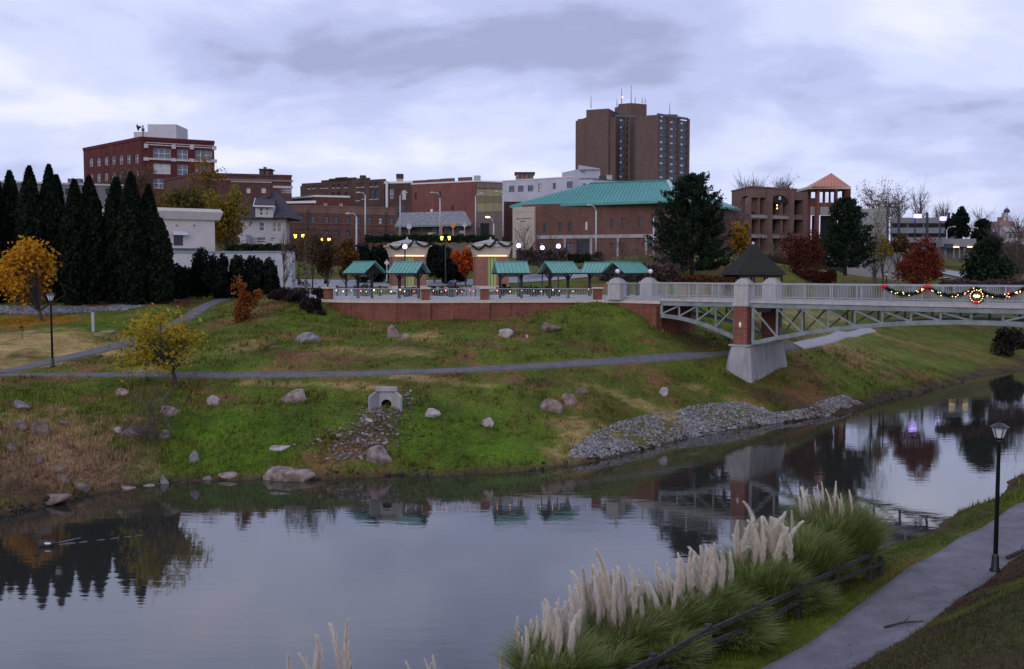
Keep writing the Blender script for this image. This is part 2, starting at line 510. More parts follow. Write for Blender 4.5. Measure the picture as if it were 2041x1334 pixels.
for b in [(120, 690, 210, 34, DRY, .95), (480, 690, 60, 10, DRY, .6), (500, 662, 60, 8, OLIVE, .7), (30, 725, 120, 18, DRY, .8), (300, 725, 70, 14, STRAW, .7), (60, 640, 90, 12, LEAFY, .75), (230, 645, 90, 14, LUSH, .8),
          (640, 712, 120, 10, BROWN, .8), (720, 700, 130, 9, DRY, .55), (850, 670, 45, 9, DRY, .8), (560, 735, 80, 6, BROWN, .6), (950, 690, 70, 7, BROWN, .55), (700, 745, 200, 5, BROWN, .5),
          (1180, 690, 60, 12, BROWN, .5), (870, 757, 150, 7, DRY, .75), (1000, 760, 120, 8, BROWN, .45), (640, 765, 140, 5, DRY, .6),
          (110, 885, 190, 66, np.array((0.235, 0.145, 0.085)), 1.0), (60, 945, 130, 50, np.array((0.22, 0.13, 0.075)), 1.0), (150, 850, 130, 26, DRY, .5), (60, 905, 90, 22, STRAW, .28), (40, 985, 90, 26, DIRT, .8), (260, 800, 90, 22, OLIVE, .9),
          (500, 860, 180, 50, LUSH, .8), (430, 930, 120, 26, LUSH, .6), (880, 850, 140, 60, LUSH, .75), (1000, 900, 160, 26, LUSH, .7), (1250, 790, 130, 30, LUSH, .6),
          (1180, 862, 80, 30, DRY, .9), (1150, 900, 50, 26, DRY, .8), (1300, 812, 130, 11, DRY, .8), (1450, 795, 90, 8, DRY, .6), (1600, 800, 60, 20, BROWN, .8), (1140, 915, 60, 14, DRY, .7), (1560, 800, 70, 18, DIRT, .8), (1660, 800, 60, 14, BROWN, .8),
          (1800, 700, 120, 24, GREEN, .6), (1650, 630, 160, 12, STRAW, .7), (1830, 622, 120, 10, BROWN, .7), (1620, 560, 110, 12, LEAFY, .3), (1800, 590, 200, 14, OLIVE, .7), (1380, 575, 120, 12, LEAFY, .4), (1960, 580, 120, 12, BROWN, .8),
          (880, 955, 330, 9, DRY, .5), (700, 945, 80, 14, OLIVE, .7), (1380, 680, 60, 18, DIRT, .85), (560, 585, 80, 9, DIRT, .8), (735, 862, 50, 40, DIRT, .75), (720, 890, 50, 24, BROWN, .6), (1620, 640, 150, 10, STRAW, .6), (1750, 690, 150, 20, np.array((0.12, 0.135, 0.025)), .7), (1900, 690, 130, 16, np.array((0.15, 0.14, 0.03)), .6), (1640, 720, 60, 16, np.array((0.12, 0.14, 0.02)), .6), (240, 605, 220, 7, np.array((0.10, 0.03, 0.025)), .9)]:
    blob(*b)
# near side: grass verge by the path, leaf litter and bare soil uphill of it
NW = np.array(NEARW); 
def dist_poly(X, Y, pts):
    best = np.full(X.shape, 1e9); side = np.zeros(X.shape)
    for (x0, y0), (x1, y1) in zip(pts[:-1], pts[1:]):
        dx, dy = x1 - x0, y1 - y0; L2 = dx * dx + dy * dy
        t = np.clip(((X - x0) * dx + (Y - y0) * dy) / L2, 0, 1)
        d = np.hypot(X - x0 - t * dx, Y - y0 - t * dy)
        s = (X - x0) * dy - (Y - y0) * dx
        upd = d < best; best = np.where(upd, d, best); side = np.where(upd, np.sign(s), side)
    return best * side
ND = dist_poly(GXX, GYY, NEARW)
nearside = (ND > -0.5) & (GYY < 110)
lay(nearside * np.clip((ND - 4.6) * 1.2 + nC * 1.4, 0, 1) * np.clip((8.0 - ND) * 0.8 + nB * 3, 0, 1), np.array((0.06, 0.034, 0.02)))
lay(nearside * np.clip((ND - 7.0) * 0.7 + nB * 1.5, 0, 1) * 0.85, np.array((0.042, 0.042, 0.015)))
lay(nearside * np.clip((2.8 - ND), 0, 1) * 0.8, np.array((0.06, 0.08, 0.014)))
lay(np.clip(0.32 - GZ, 0, 0.3) / 0.3 * near_w, DIRT)
lay(np.clip(0.62 - GZ + 0.5 * nC + 0.3 * nD, 0, 0.3) / 0.3 * near_w * np.clip((GXX - 16) / 4, 0, 1) * (ND < 0), DIRT)
lay(np.clip((GYY - 100) / 30, 0, 1) * 0.6, OLIVE * 0.9)

idx = np.arange(GXX.size).reshape(GXX.shape)
quads = np.stack([idx[:-1, :-1], idx[:-1, 1:], idx[1:, 1:], idx[1:, :-1]], -1).reshape(-1, 4)
me = np_mesh('ground', np.stack([GXX, GYY, GZ], -1).reshape(-1, 3), quads)
def set_cover(me, C):
    at = me.color_attributes.new('cover', 'FLOAT_COLOR', 'POINT')
    at.data.foreach_set('color', np.hstack([C, np.ones((len(C), 1))]).astype(np.float32).ravel())
set_cover(me, cov.reshape(-1, 3))
def ground_material(name, island):
    m, nt, b = _nodes(name); n, l = nt.nodes, nt.links
    b.inputs['Roughness'].default_value = 0.95; b.inputs['Specular IOR Level'].default_value = 0.15
    a = n.new('ShaderNodeAttribute'); a.attribute_name = 'cover'
    t = n.new('ShaderNodeTexCoord')
    def nz(s, d=5):
        k = n.new('ShaderNodeTexNoise'); k.inputs['Scale'].default_value = s; k.inputs['Detail'].default_value = d
        k.inputs['Roughness'].default_value = 0.78; l.new(t.outputs['Object'], k.inputs['Vector']); return k
    f1, f2, f3 = nz(1.1, 8), nz(5.0, 6), nz(0.3, 6)
    mr = n.new('ShaderNodeMapRange'); mr.inputs[1].default_value = 0.3; mr.inputs[2].default_value = 0.7
    mr.inputs[3].default_value = 0.55; mr.inputs[4].default_value = 1.55
    if island:
        g = n.new('ShaderNodeNewGeometry'); l.new(g.outputs['Random Per Island'], mr.inputs[0])
        mr.inputs[1].default_value = 0.0; mr.inputs[2].default_value = 1.0
        mr.inputs[3].default_value = 0.6; mr.inputs[4].default_value = 1.7
    else: l.new(f2.outputs['Fac'], mr.inputs[0])
    s = n.new('ShaderNodeVectorMath'); s.operation = 'SCALE'
    l.new(a.outputs['Color'], s.inputs[0]); l.new(mr.outputs[0], s.inputs['Scale'])
    # straw showing through in patches
    r = n.new('ShaderNodeMapRange'); r.inputs[1].default_value = 0.52; r.inputs[2].default_value = 0.75; r.inputs[3].default_value = 0.0; r.inputs[4].default_value = 0.6
    l.new(f1.outputs['Fac'], r.inputs[0])
    mx = n.new('ShaderNodeMixRGB'); mx.inputs[2].default_value = (0.14, 0.10, 0.042, 1)
    l.new(r.outputs[0], mx.inputs[0]); l.new(s.outputs[0], mx.inputs[1])
    r2 = n.new('ShaderNodeMapRange'); r2.inputs[1].default_value = 0.35; r2.inputs[2].default_value = 0.65; r2.inputs[3].default_value = 0.62; r2.inputs[4].default_value = 1.38
    l.new(f3.outputs['Fac'], r2.inputs[0])
    s2 = n.new('ShaderNodeVectorMath'); s2.operation = 'SCALE'; l.new(mx.outputs[0], s2.inputs[0]); l.new(r2.outputs[0], s2.inputs['Scale'])
    l.new(s2.outputs[0], b.inputs['Base Color'])
    if not island:
        bp = n.new('ShaderNodeBump'); bp.inputs['Strength'].default_value = 0.9; bp.inputs['Distance'].default_value = 0.12
        l.new(f2.outputs['Fac'], bp.inputs['Height']); l.new(bp.outputs[0], b.inputs['Normal'])
    return m
GROUND_MAT = ground_material('ground_cover', False)
BLADE_MAT = ground_material('grass_blades', True)
ground = link_mesh('ground', me, GROUND_MAT, smooth=True)
tag(ground, 'grassy creek banks and rising town ground', kind='structure')

# ---- water
wm, nt, wb = _nodes('creek_water'); n, l = nt.nodes, nt.links
wb.inputs['Base Color'].default_value = (0.028, 0.028, 0.024, 1)
wb.inputs['Roughness'].default_value = 0.03
wb.inputs['IOR'].default_value = 1.65
wb.inputs['Specular IOR Level'].default_value = 1.0
t = n.new('ShaderNodeTexCoord')
mp = n.new('ShaderNodeMapping'); mp.inputs['Scale'].default_value = (0.55, 1.6, 1); mp.inputs['Rotation'].default_value = (0, 0, 0.25)
l.new(t.outputs['Object'], mp.inputs[0])
k1 = n.new('ShaderNodeTexNoise'); k1.inputs['Scale'].default_value = 1.5; k1.inputs['Detail'].default_value = 3; l.new(mp.outputs[0], k1.inputs['Vector'])
k2 = n.new('ShaderNodeTexNoise'); k2.inputs['Scale'].default_value = 0.35; k2.inputs['Detail'].default_value = 2; l.new(mp.outputs[0], k2.inputs['Vector'])
ml = n.new('ShaderNodeMath'); ml.operation = 'MULTIPLY'; l.new(k1.outputs['Fac'], ml.inputs[0]); l.new(k2.outputs['Fac'], ml.inputs[1])
bp = n.new('ShaderNodeBump'); bp.inputs['Strength'].default_value = 0.10; bp.inputs['Distance'].default_value = 0.05
l.new(ml.outputs[0], bp.inputs['Height']); l.new(bp.outputs[0], wb.inputs['Normal'])
WATER_MAT = wm; MATS['creek_water'] = wm
mb = MB(); mb.add([(-300, -20, 0), (260, -20, 0), (260, 190, 0), (-300, 190, 0)], [(0, 1, 2, 3)])
tag(mb.build('creek_water', wm), 'calm reflecting creek water', kind='structure')

# ---- paths draped on the ground
def drape_strip(name, centre, width, material, lift=0.035, sub=0.5, across=5, label=None):
    c = np.array([p[:2] for p in centre], float)
    seg = np.hypot(*np.diff(c, axis=0).T); s = np.concatenate([[0], np.cumsum(seg)])
    # smooth spline resample
    tt = np.arange(0, s[-1], sub)
    def cr_(k):
        return np.interp(tt, s, c[:, k])
    X, Y = cr_(0), cr_(1)
    ker = np.ones(9) / 9
    if len(X) > 20:
        Xp = np.pad(X, 4, mode='reflect', reflect_type='odd'); Yp = np.pad(Y, 4, mode='reflect', reflect_type='odd')
        X, Y = np.convolve(Xp, ker, 'valid'), np.convolve(Yp, ker, 'valid')
    tx, ty = np.gradient(X), np.gradient(Y); L = np.hypot(tx, ty); nx, ny = -ty / L, tx / L
    V = []
    for k in range(-1, across + 1):
        sk = k < 0 or k >= across
        o = (min(max(k, 0), across - 1) / (across - 1) - 0.5) * (1.03 if sk else 1)
        wob = width * o * (1 + 0.10 * vnoise(tt * 0.35 + (11 if o > 0 else 3), np.full_like(tt, 2.0)))
        x, y = X + nx * wob, Y + ny * wob
        V.append(np.stack([x, y, gz_many(x, y) + (-0.06 if sk else lift)], 1))
    V = np.array(V); across += 2
    m = len(X); idx = np.arange(across * m).reshape(across, m)
    q = np.stack([idx[:-1, :-1], idx[:-1, 1:], idx[1:, 1:], idx[1:, :-1]], -1).reshape(-1, 4)
    o = link_mesh(name, np_mesh(name, V.reshape(-1, 3), q), material, smooth=True)
    return tag(o, label, kind='structure')
ASPHALT = mat('asphalt', (0.085, 0.08, 0.083), (0.155, 0.145, 0.15), 0.9, 2.0, 6, 0.2, 30)
PATHMAT = mat('near_path_asphalt', (0.10, 0.096, 0.105), (0.19, 0.182, 0.195), 0.85, 0.8, 10, 0.2, 45, contrast=(0.32, 0.66))
CONC = mat('concrete', (0.25, 0.24, 0.245), (0.38, 0.365, 0.37), 0.9, 1.6, 8, 0.12, 14, stretch=(1.2, 1.2, 0.3), contrast=(0.34, 0.62))
drape_strip('greenway_path', PATH_LOW_W[:13], 0.9, ASPHALT, 0.05, label='grey asphalt greenway path along the far bank')
PALEPATH = mat('pale_path_concrete', (0.30, 0.285, 0.29), (0.38, 0.365, 0.37), 0.9, 1.5, 6)
drape_strip('pale_path', PATH_LOW_W[12:], 0.95, PALEPATH, 0.055, label='pale concrete path continuing right of the bridge pier')
drape_strip('branch_path', [P(x, y, d) for (x, y), d in zip(PATH_UP, PATH_UP_D)], 1.25, ASPHALT, 0.06, label='asphalt path climbing towards the town')
drape_strip('near_path', NEARPATH, 2.3, PATHMAT, 0.05, 0.35, 9, label='smooth grey path on the near bank')
# ================================================================== PLAZA
BRICK_WALL = brick_mat('red_wall_brick', (0.235, 0.08, 0.054), (0.175, 0.056, 0.04), (0.24, 0.13, 0.10), 0.4)
TAN_STONE = mat('tan_cast_stone', (0.46, 0.40, 0.34), (0.60, 0.53, 0.46), 0.9, 2.5, 6, 0.1)
WHITE_STONE = mat('white_cast_stone', (0.36, 0.33, 0.325), (0.48, 0.445, 0.44), 0.9, 2.2, 8, 0.1, stretch=(1.3, 1.3, 0.35), contrast=(0.34, 0.62))
PAVER = mat('plaza_pavers', (0.34, 0.31, 0.31), (0.46, 0.43, 0.42), 0.9, 1.0, 6)
STEEL = mat('grey_green_steel', (0.14, 0.17, 0.17), (0.24, 0.27, 0.27), 0.6, 1.4, 8, 0.05, contrast=(0.36, 0.6))
RAILW = mat('pale_painted_rail', (0.27, 0.285, 0.31), (0.37, 0.385, 0.41), 0.5, 1.2)
RAILG = mat('plaza_rail_paint', (0.28, 0.32, 0.36), (0.38, 0.41, 0.44), 0.5, 1.2)
BLACK = mat('black_metal', (0.012, 0.012, 0.014), (0.02, 0.02, 0.023), 0.45, 3)
DARKWOOD = mat('dark_timber', (0.014, 0.012, 0.012), (0.028, 0.022, 0.02), 0.8, 3)
GREENROOF = mat('green_metal_roof', (0.12, 0.31, 0.26), (0.20, 0.41, 0.35), 0.45, 1.6, 8)
GREENROOF_DK = mat('green_roof_seam', (0.06, 0.27, 0.23), (0.09, 0.33, 0.28), 0.5, 2)
GARLAND = mat('garland_needles', (0.008, 0.022, 0.012), (0.03, 0.065, 0.035), 0.9, 6, island=True, contrast=(0.1, 0.9))
BULB_W = mat('warm_bulb', (1, 0.8, 0.5), emit=(1.0, 0.58, 0.24), es=2.6)
BULB_R = mat('red_bulb', (1, 0.2, 0.15), emit=(1.0, 0.22, 0.14), es=5)
BULB_Y = mat('yellow_bulb', (1, 0.9, 0.3), emit=(1.0, 0.82, 0.30), es=4)
RED_BOW = mat('red_bow', (0.55, 0.012, 0.03), (0.72, 0.02, 0.04), 0.6, 3)
GLOBE_ON = mat('lit_globe', (1, 1, 1), emit=(0.46, 0.50, 1.0), es=1.9)
GLOBE_OFF = mat('frosted_globe', (0.72, 0.74, 0.76), (0.8, 0.82, 0.84), 0.35, 2)

plaza = MB().prism(PLAZA, 7.86, Z_PLAZA).build('plaza_paving', PAVER)
tag(plaza, 'pale paved plaza floor above the retaining wall', kind='structure')

wall = thing('retaining_wall', 'long curved red brick retaining wall with tan stone cap below the plaza', 'wall', (*WALL[5], 6.0))
def seg_box(mb, a, b, z0, z1, out, inn):
    a, b = np.array(a), np.array(b); t = (b - a) / np.linalg.norm(b - a); nrm = np.array((t[1], -t[0]))  # towards the creek
    p = [a + nrm * out, b + nrm * out, b - nrm * inn, a - nrm * inn]
    mb.hexa([(q[0], q[1], z) for z in (z0, z1) for q in p])
for a, b in zip(WALL[:-1], WALL[1:]):
    a, b = np.array(a), np.array(b); t = (b - a) / np.linalg.norm(b - a)
    mb = MB(); seg_box(mb, a + t * 0.015, b - t * 0.015, 3.6, 7.84, 0.0, 0.4); mb.build('brick_panel', BRICK_WALL, wall)
    mb = MB(); seg_box(mb, a, b, 7.84, Z_PLAZA + 0.03, 0.14, 0.42); mb.build('stone_cap', TAN_STONE, wall)
mb = MB(); a, b = WALL[-1], ABUT_FAR
seg_box(mb, a, b, 2.5, 7.7, -0.05, 0.4); mb.build('abutment_face', BRICK_WALL, wall)
# left return of the wall running back into the planting bed
mb = MB(); seg_box(mb, (-18.4, 85.5), WALL[0], 6.5, 7.84, 0.0, 0.4); mb.build('brick_panel', BRICK_WALL, wall)
mb = MB(); seg_box(mb, (-18.4, 85.5), WALL[0], 7.84, Z_PLAZA + 0.03, 0.14, 0.42); mb.build('stone_cap', TAN_STONE, wall)
def wall_at(px):
    xs = [a[0] for a in WALL_PX]
    i = max(k for k in range(len(xs)) if xs[k] <= px) if px < xs[-1] else len(xs) - 2
    a, b = WALL[i], WALL[i + 1]; f = (px - xs[i]) / (xs[i + 1] - xs[i])
    t = (b - a) / np.linalg.norm(b - a)
    return a + (b - a) * f, t, math.atan2(t[1], t[0])
PIL = [652, 848, 966, 1192]
for k, px in enumerate(PIL):
    c, t, rz = wall_at(px); nrm = np.array((t[1], -t[0]))
    mb = MB(); q = c + nrm * 0.05; mb.box((q[0], q[1], 5.85), (0.78, 0.24, 3.94), rz); mb.build('pilaster', BRICK_WALL, wall)
    c2 = c - nrm * 0.16
    o = thing('brick_pillar', ['brick rail pillar at the far left end of the plaza wall', 'second brick rail pillar from the left on the plaza wall',
               'third brick rail pillar from the left on the plaza wall', 'brick rail pillar beside the white bridge gate pillar'][k], 'pillar',
              (c2[0], c2[1], Z_PLAZA + 0.03), 0, 'brick pillars along the plaza railing')
    z0 = Z_PLAZA + 0.03
    MB().box((c2[0], c2[1], z0 + 0.44), (0.66, 0.6, 0.88), rz).build('shaft', BRICK_WALL, o)
    MB().box((c2[0], c2[1], z0 + 0.945), (0.86, 0.8, 0.13), rz).build('cap', TAN_STONE, o)

def railing(name, label, pts, z0, h, material, cat='railing', group=None, post_every=2.0, bal=0.13, btm=0.1, th=0.05):
    """pts: plan polyline"""
    o = thing(name, label, cat, (pts[0][0], pts[0][1], z0), 0, group)
    tr, br, ps, bs = MB(), MB(), [], MB()
    for a, b in zip(pts[:-1], pts[1:]):
        a, b = np.array(a, float), np.array(b, float)
        tr.bar((*a, z0 + h), (*b, z0 + h), th * 1.3, th); br.bar((*a, z0 + btm), (*b, z0 + btm), th, th)
    P_ = np.array([np.array(p[:2], float) for p in pts]); s = np.concatenate([[0], np.cumsum(np.hypot(*np.diff(P_, axis=0).T))])
    for u in np.arange(bal, s[-1], bal):
        x, y = np.interp(u, s, P_[:, 0]), np.interp(u, s, P_[:, 1])
        bs.box((x, y, z0 + (h + btm) / 2), (0.026, 0.026, h - btm - th))
    tr.build('top_rail', material, o); br.build('bottom_rail', material, o)
    tag(bs.build('balusters', material, o), kind='stuff')
    n = max(1, int(round(s[-1] / post_every)))
    for k in range(n + 1):
        u = s[-1] * k / n; x, y = np.interp(u, s, P_[:, 0]), np.interp(u, s, P_[:, 1])
        MB().box((x, y, z0 + (h - 0.03) / 2), (th * 1.2, th * 1.2, h - 0.03)).build('post', material, o)
    return o
def wall_run(p0, p1, n=8):
    out = []
    for px in np.linspace(p0, p1, n):
        c, t, rz = wall_at(px); q = c - np.array((t[1], -t[0])) * 0.16; out.append((q[0], q[1]))
    return out
ZR = Z_PLAZA + 0.03
railing('plaza_railing', 'pale metal plaza railing left of the second brick pillar', wall_run(662, 838), ZR, 0.9, RAILG, group='plaza railings')
railing('plaza_railing', 'short metal plaza railing between the two middle brick pillars', wall_run(858, 956), ZR, 0.9, RAILG, group='plaza railings')
railing('plaza_railing', 'long metal plaza railing in front of the two right-hand shelters', wall_run(976, 1182), ZR, 0.9, RAILG, group='plaza railings')
end_w = np.array(BP(-11.6, 0.15)[:2]); st_w = wall_run(1202, 1210, 2)
railing('plaza_railing', 'short pale railing joining the plaza wall to the bridge gate', [wall_run(1190, 1191, 2)[0], tuple(end_w)], ZR, 0.95, RAILW, group='plaza railings')

# ================================================================== BRIDGE
ZD = 8.15
def low_main(t): return 7.12 - ((t - 16.5) / 16.0) ** 2 * 2.05
def low_side(t): return 6.95 - 0.032 * (t + 7.5) ** 2
bridge = thing('footbridge', 'grey-green steel arched truss footbridge crossing the creek', 'bridge', BP(0, BW / 2, ZD))
T_END = 34.0
mb = MB(); p = [BP(T_AB - 3.6, 0.1), BP(T_END + 6, 0.1), BP(T_END + 6, BW - 0.1), BP(T_AB - 3.6, BW - 0.1)]
mb.hexa([(q[0], q[1], z) for z in (7.93, ZD) for q in p]); mb.build('deck', CONC, bridge)
for s, nm in ((0.0, 'near'), (BW, 'far')):
    off = -0.06 if s == 0 else 0.06
    mb = MB(); mb.bar(BP(T_AB + 0.1, s + off, 8.16), BP(T_END + 6, s + off, 8.16), 0.26, 0.2); mb.build('deck_edge', WHITE_STONE, bridge)
    mb = MB(); mb.bar(BP(T_AB + 0.1, s, 7.9), BP(T_END + 6, s, 7.9), 0.2, 0.26); mb.bar(BP(T_AB + 0.1, s, 7.75), BP(T_END + 6, s, 7.75), 0.3, 0.05)
    mb.build('top_chord', STEEL, bridge)
    for lo, t0, t1, N in ((low_main, 0.72, 33.0 - 0.72, 17), (low_side, T_AB + 0.05, -0.72, 4)):
        ts = np.linspace(t0, t1, N * 3 + 1); mb = MB()
        for a, b in zip(ts[:-1], ts[1:]):
            mb.bar(BP(a, s, lo(a)), BP(b + 0.01, s, lo(b + 0.01)), 0.26, 0.3)
        mb.build('arch_chord', STEEL, bridge)
        tv = np.linspace(t0, t1, N + 1)
        for k, t in enumerate(tv):
            w = 0.2 if k in (0, N) else 0.13
            MB().bar(BP(t, s, lo(t) + 0.1), BP(t, s, 7.76), w, w).build('truss_post', STEEL, bridge)
        for k in range(N):
            a, b = tv[k], tv[k + 1]
            if N == 4: up = True
            else: up = (k >= N / 2)
            if s > 0: up = not up
            if abs(k - (N - 1) / 2) < 1 and N > 4: continue
            q0 = BP(a, s, lo(a) + 0.12 if up else 7.72); q1 = BP(b, s, 7.72 if up else lo(b) + 0.12)
            MB().bar(q0, q1, 0.1, 0.12).build('diagonal', STEEL, bridge)
for t in np.linspace(0.72, 32.3, 18)[1:-1]:
    MB().bar(BP(t, 0.1, 7.84), BP(t, BW - 0.1, 7.84), 0.14, 0.24).build('floor_beam', STEEL, bridge)
for t in np.linspace(0.72, 32.3, 18)[2:-2:2]:
    z = low_main(t); MB().bar(BP(t, 0.1, z), BP(t, BW - 0.1, z), 0.1, 0.12).build('cross_brace', STEEL, bridge)

def pier(t, label):
    o = thing('bridge_pier', label, 'pier', BP(t, BW / 2, 1.0))
    zt = 4.9
    c = [(-0.75, -0.75), (0.75, -0.75), (0.75, BW + 0.75), (-0.75, BW + 0.75)]
    c2 = [(-1.2, -1.2), (1.2, -1.2), (1.2, BW + 1.2), (-1.2, BW + 1.2)]
    zb = -0.2
    mb = MB(); k = 7                 # chamfered, flared concrete footing
    def ring(h):
        f = (zt - h) / (zt - zb); e = 0.75 + 0.62 * f ** 0.8; ch = 0.28
        pts = [(-e + ch, -e), (e - ch, -e), (e, -e + ch), (e, BW + e - ch), (e - ch, BW + e), (-e + ch, BW + e), (-e, BW + e - ch), (-e, -e + ch)]
        return [BP(t + a, b, h) for a, b in pts]
    hs = [zb, 1.4, 2.55, 2.58, 3.3, 4.1, zt]
    base = [v for h in hs for v in ring(h)]; n = 8
    F = [(i * n + j, i * n + (j + 1) % n, (i + 1) * n + (j + 1) % n, (i + 1) * n + j) for i in range(len(hs) - 1) for j in range(n)]
    F += [tuple(range((len(hs) - 1) * n, len(hs) * n))]
    mb.add(base, F); mb.build('concrete_footing', CONC, o)
    e = 0.8; mb = MB(); mb.hexa([BP(t + a, b, z) for z in (zt + 0.003, zt + 0.12) for a, b in ((-e, -e), (e, -e), (e, BW + e), (-e, BW + e))]); mb.build('footing_ledge', CONC, o)
    rz = math.atan2(BDIR[1], BDIR[0])
    for s in (0.0, BW):
        q = BP(t, s, 0); c = MB().box((q[0], q[1], (zt + 0.12 + 7.82) / 2), (1.06, 1.06, 7.82 - zt - 0.12), rz).build('brick_column', BRICK_WALL, o)
        qf = np.array(q[:2]) - BPERP * 0.56 if s == 0 else np.array(q[:2]) + BPERP * 0.56
        mb = MB(); mb.sphere((qf[0], qf[1], 6.45), 0.11, 8, 6, (1, 1, 2.1)); mb.build('wall_lamp', GLOBE_OFF, c, smooth=True)
    MB().hexa([BP(t + a, b, z) for z in (7.3, 7.78) for a, b in ((-0.3, 0.55), (0.3, 0.55), (0.3, BW - 0.55), (-0.3, BW - 0.55))]).build('cap_beam', STEEL, o)
    return o
pier(0, 'brick and concrete bridge pier on the grassy far bank')
pier(33, 'bridge pier on the near bank beyond the right edge')
def gate_pillar(t, s, label, zb):
    q = BP(t, s, 0); rz = math.atan2(BDIR[1], BDIR[0])
    o = thing('white_pillar', label, 'pillar', (q[0], q[1], zb), 0, 'white stone pillars on the bridge')
    MB().box((q[0], q[1], zb + 0.11), (1.24, 1.24, 0.22), rz).build('base', WHITE_STONE, o)
    MB().box((q[0], q[1], (zb + 0.22 + 9.38) / 2), (1.1, 1.1, 9.38 - zb - 0.22), rz).build('shaft', WHITE_STONE, o)
    mb = MB()
    for w, z0, z1 in ((1.22, 9.38, 9.5), (0.94, 9.5, 9.64), (0.74, 9.64, 9.76), (0.44, 9.76, 9.85)):
        mb.box((q[0], q[1], (z0 + z1) / 2), (w, w, z1 - z0), rz)
    mb.build('stepped_cap', WHITE_STONE, o)
    return q
gate_pillar(0, 0, 'white stone pillar above the near brick column of the bridge pier', 7.82)
gate_pillar(0, BW, 'white stone pillar above the far column of the bridge pier', 7.82)
GP1 = gate_pillar(-10.9, 0, 'white stone gate pillar on the left at the plaza end of the bridge', ZD)
GP2 = gate_pillar(-10.9, BW, 'white stone gate pillar on the right at the plaza end of the bridge', ZD)
gate_pillar(33, 0, 'white stone pillar of the bridge beyond the right edge, near side', 7.82)
gate_pillar(33, BW, 'white stone pillar of the bridge beyond the right edge, far side', 7.82)
ZB = 8.26
for s, side in ((0.0, 'near'), (BW, 'far')):
    for a, b, w in ((-10.3, -0.6, 'between the plaza gate and the pier'), (0.6, 32.4, 'over the main span')):
        railing('bridge_railing', 'white picket rail, %s bridge side, %s' % (side, w), [BP(a, s)[:2], BP(b, s)[:2]], ZB, 1.16, RAILW,
                group='bridge railings', post_every=1.95, bal=0.115, btm=0.12, th=0.07)

# ---- garlands with lights
def needle_tube(mb_pts, r, n, seed, length=0.1):
    """garland foliage: short needle quads round a curve"""
    rg = np.random.default_rng(seed); pts = np.array(mb_pts); s = np.concatenate([[0], np.cumsum(np.linalg.norm(np.diff(pts, axis=0), axis=1))])
    u = rg.random(n) * s[-1]; c = np.stack([np.interp(u, s, pts[:, k]) for k in range(3)], 1)
    d = rg.normal(size=(n, 3)); d /= np.linalg.norm(d, axis=1)[:, None]
    a = c + d * r * rg.random((n, 1)) ; tip = c + d * (r + length * rg.random((n, 1)))
    w = np.cross(d, rg.normal(size=(n, 3))); w /= np.linalg.norm(w, axis=1)[:, None]; w *= 0.03
    return np.stack([a - w, a + w, tip + w * .4, tip - w * .4], 1)
def quad_obj(name, Q, material, parent=None, world=True):
    V = Q.reshape(-1, 3).astype(np.float64)
    if parent is not None and world: V = V - chain_loc(parent)
    f = np.arange(len(V)).reshape(-1, Q.shape[1])
    return link_mesh(name, np_mesh(name, V, f), material, parent)
BULB_MESHES = {}
def bulb(parent, p, r, material, name='bulb'):
    key = (material.name, round(r, 3))
    if key not in BULB_MESHES:
        o = MB().sphere((0, 0, 0), r, 6, 5).build(name, material, parent, True, world=False)
        BULB_MESHES[key] = o.data
    else:
        o = bpy.data.objects.new(name, BULB_MESHES[key]); COL.objects.link(o); o.parent = parent
    o.location = tuple(np.array(p) - chain_loc(parent))
    return o
def swag(label, a, b, sag, r=0.09, n=500, bulbs=10, seed=1, br=0.045, group='garlands with lights', mats=None, front=(0, 0)):
    a, b = np.array(a, float), np.array(b, float)
    pts = [a + (b - a) * f - np.array((0, 0, sag * 4 * f * (1 - f))) + np.array((front[0], front[1], 0)) for f in np.linspace(0, 1, 13)]
    o = thing('garland', label, 'garland', pts[0], 0, group)
    quad_obj('foliage', needle_tube(pts, r, n, seed), GARLAND, o)
    MB().tube(pts, 0.025, 5).build('wire', GARLAND, o)
    rg = random.Random(seed)
    for k in range(bulbs):
        f = rg.uniform(0.1, 0.97); i = f * 12; j = int(i); q = pts[j] + (pts[min(j + 1, 12)] - pts[j]) * (i - j)
        nrm = -BPERP
        bulb(o, q + np.array((nrm[0] * (r + 0.03), nrm[1] * (r + 0.03), rg.uniform(-r, r))), br, (mats or [BULB_W, BULB_W, BULB_W, BULB_R])[k % 4])
    return o
def t_of(px):
    k = (px - CX) / F_PX
    return (k * BR0[1] - BR0[0]) / (BDIR[0] - k * BDIR[1])
RT = ZB + 1.16
NF = -BPERP * 0.12
def bow(px, label):
    t = t_of(px); q = np.array(BP(t, 0, RT - 0.08)) + np.array((*(NF * 1.4), 0))
    o = thing('red_bow', label, 'bow', q, 0, 'red bows on the bridge garland')
    bd = np.array((*BDIR, 0))
    for s in (-1, 1):
        MB().sphere(q + bd * 0.1 * s + np.array((0, 0, 0.03)), 0.13, 8, 6, (1, 0.8, 0.95)).build('loop', RED_BOW, o, True)
        MB().bar(q, q + bd * 0.1 * s - np.array((0, 0, 0.3)), 0.09, 0.02).build('ribbon_tail', RED_BOW, o)
    MB().sphere(q + np.array((*(NF * 0.5), 0)), 0.07, 8, 6).build('knot', RED_BOW, o, True)
bow(1763, 'red bow at the left end of the bridge garland')
bow(1849, 'red bow between the two left garland swags')
gp = [(1763, 0.06), (1849, 0.08), (1945, 0.12), (2041, 0.12), (2140, 0.12)]
names = ['first evergreen swag between the two red bows', 'second evergreen swag between the red bow and the wreath', 'third evergreen swag right of the lit wreath', 'last evergreen swag running out of the right edge']
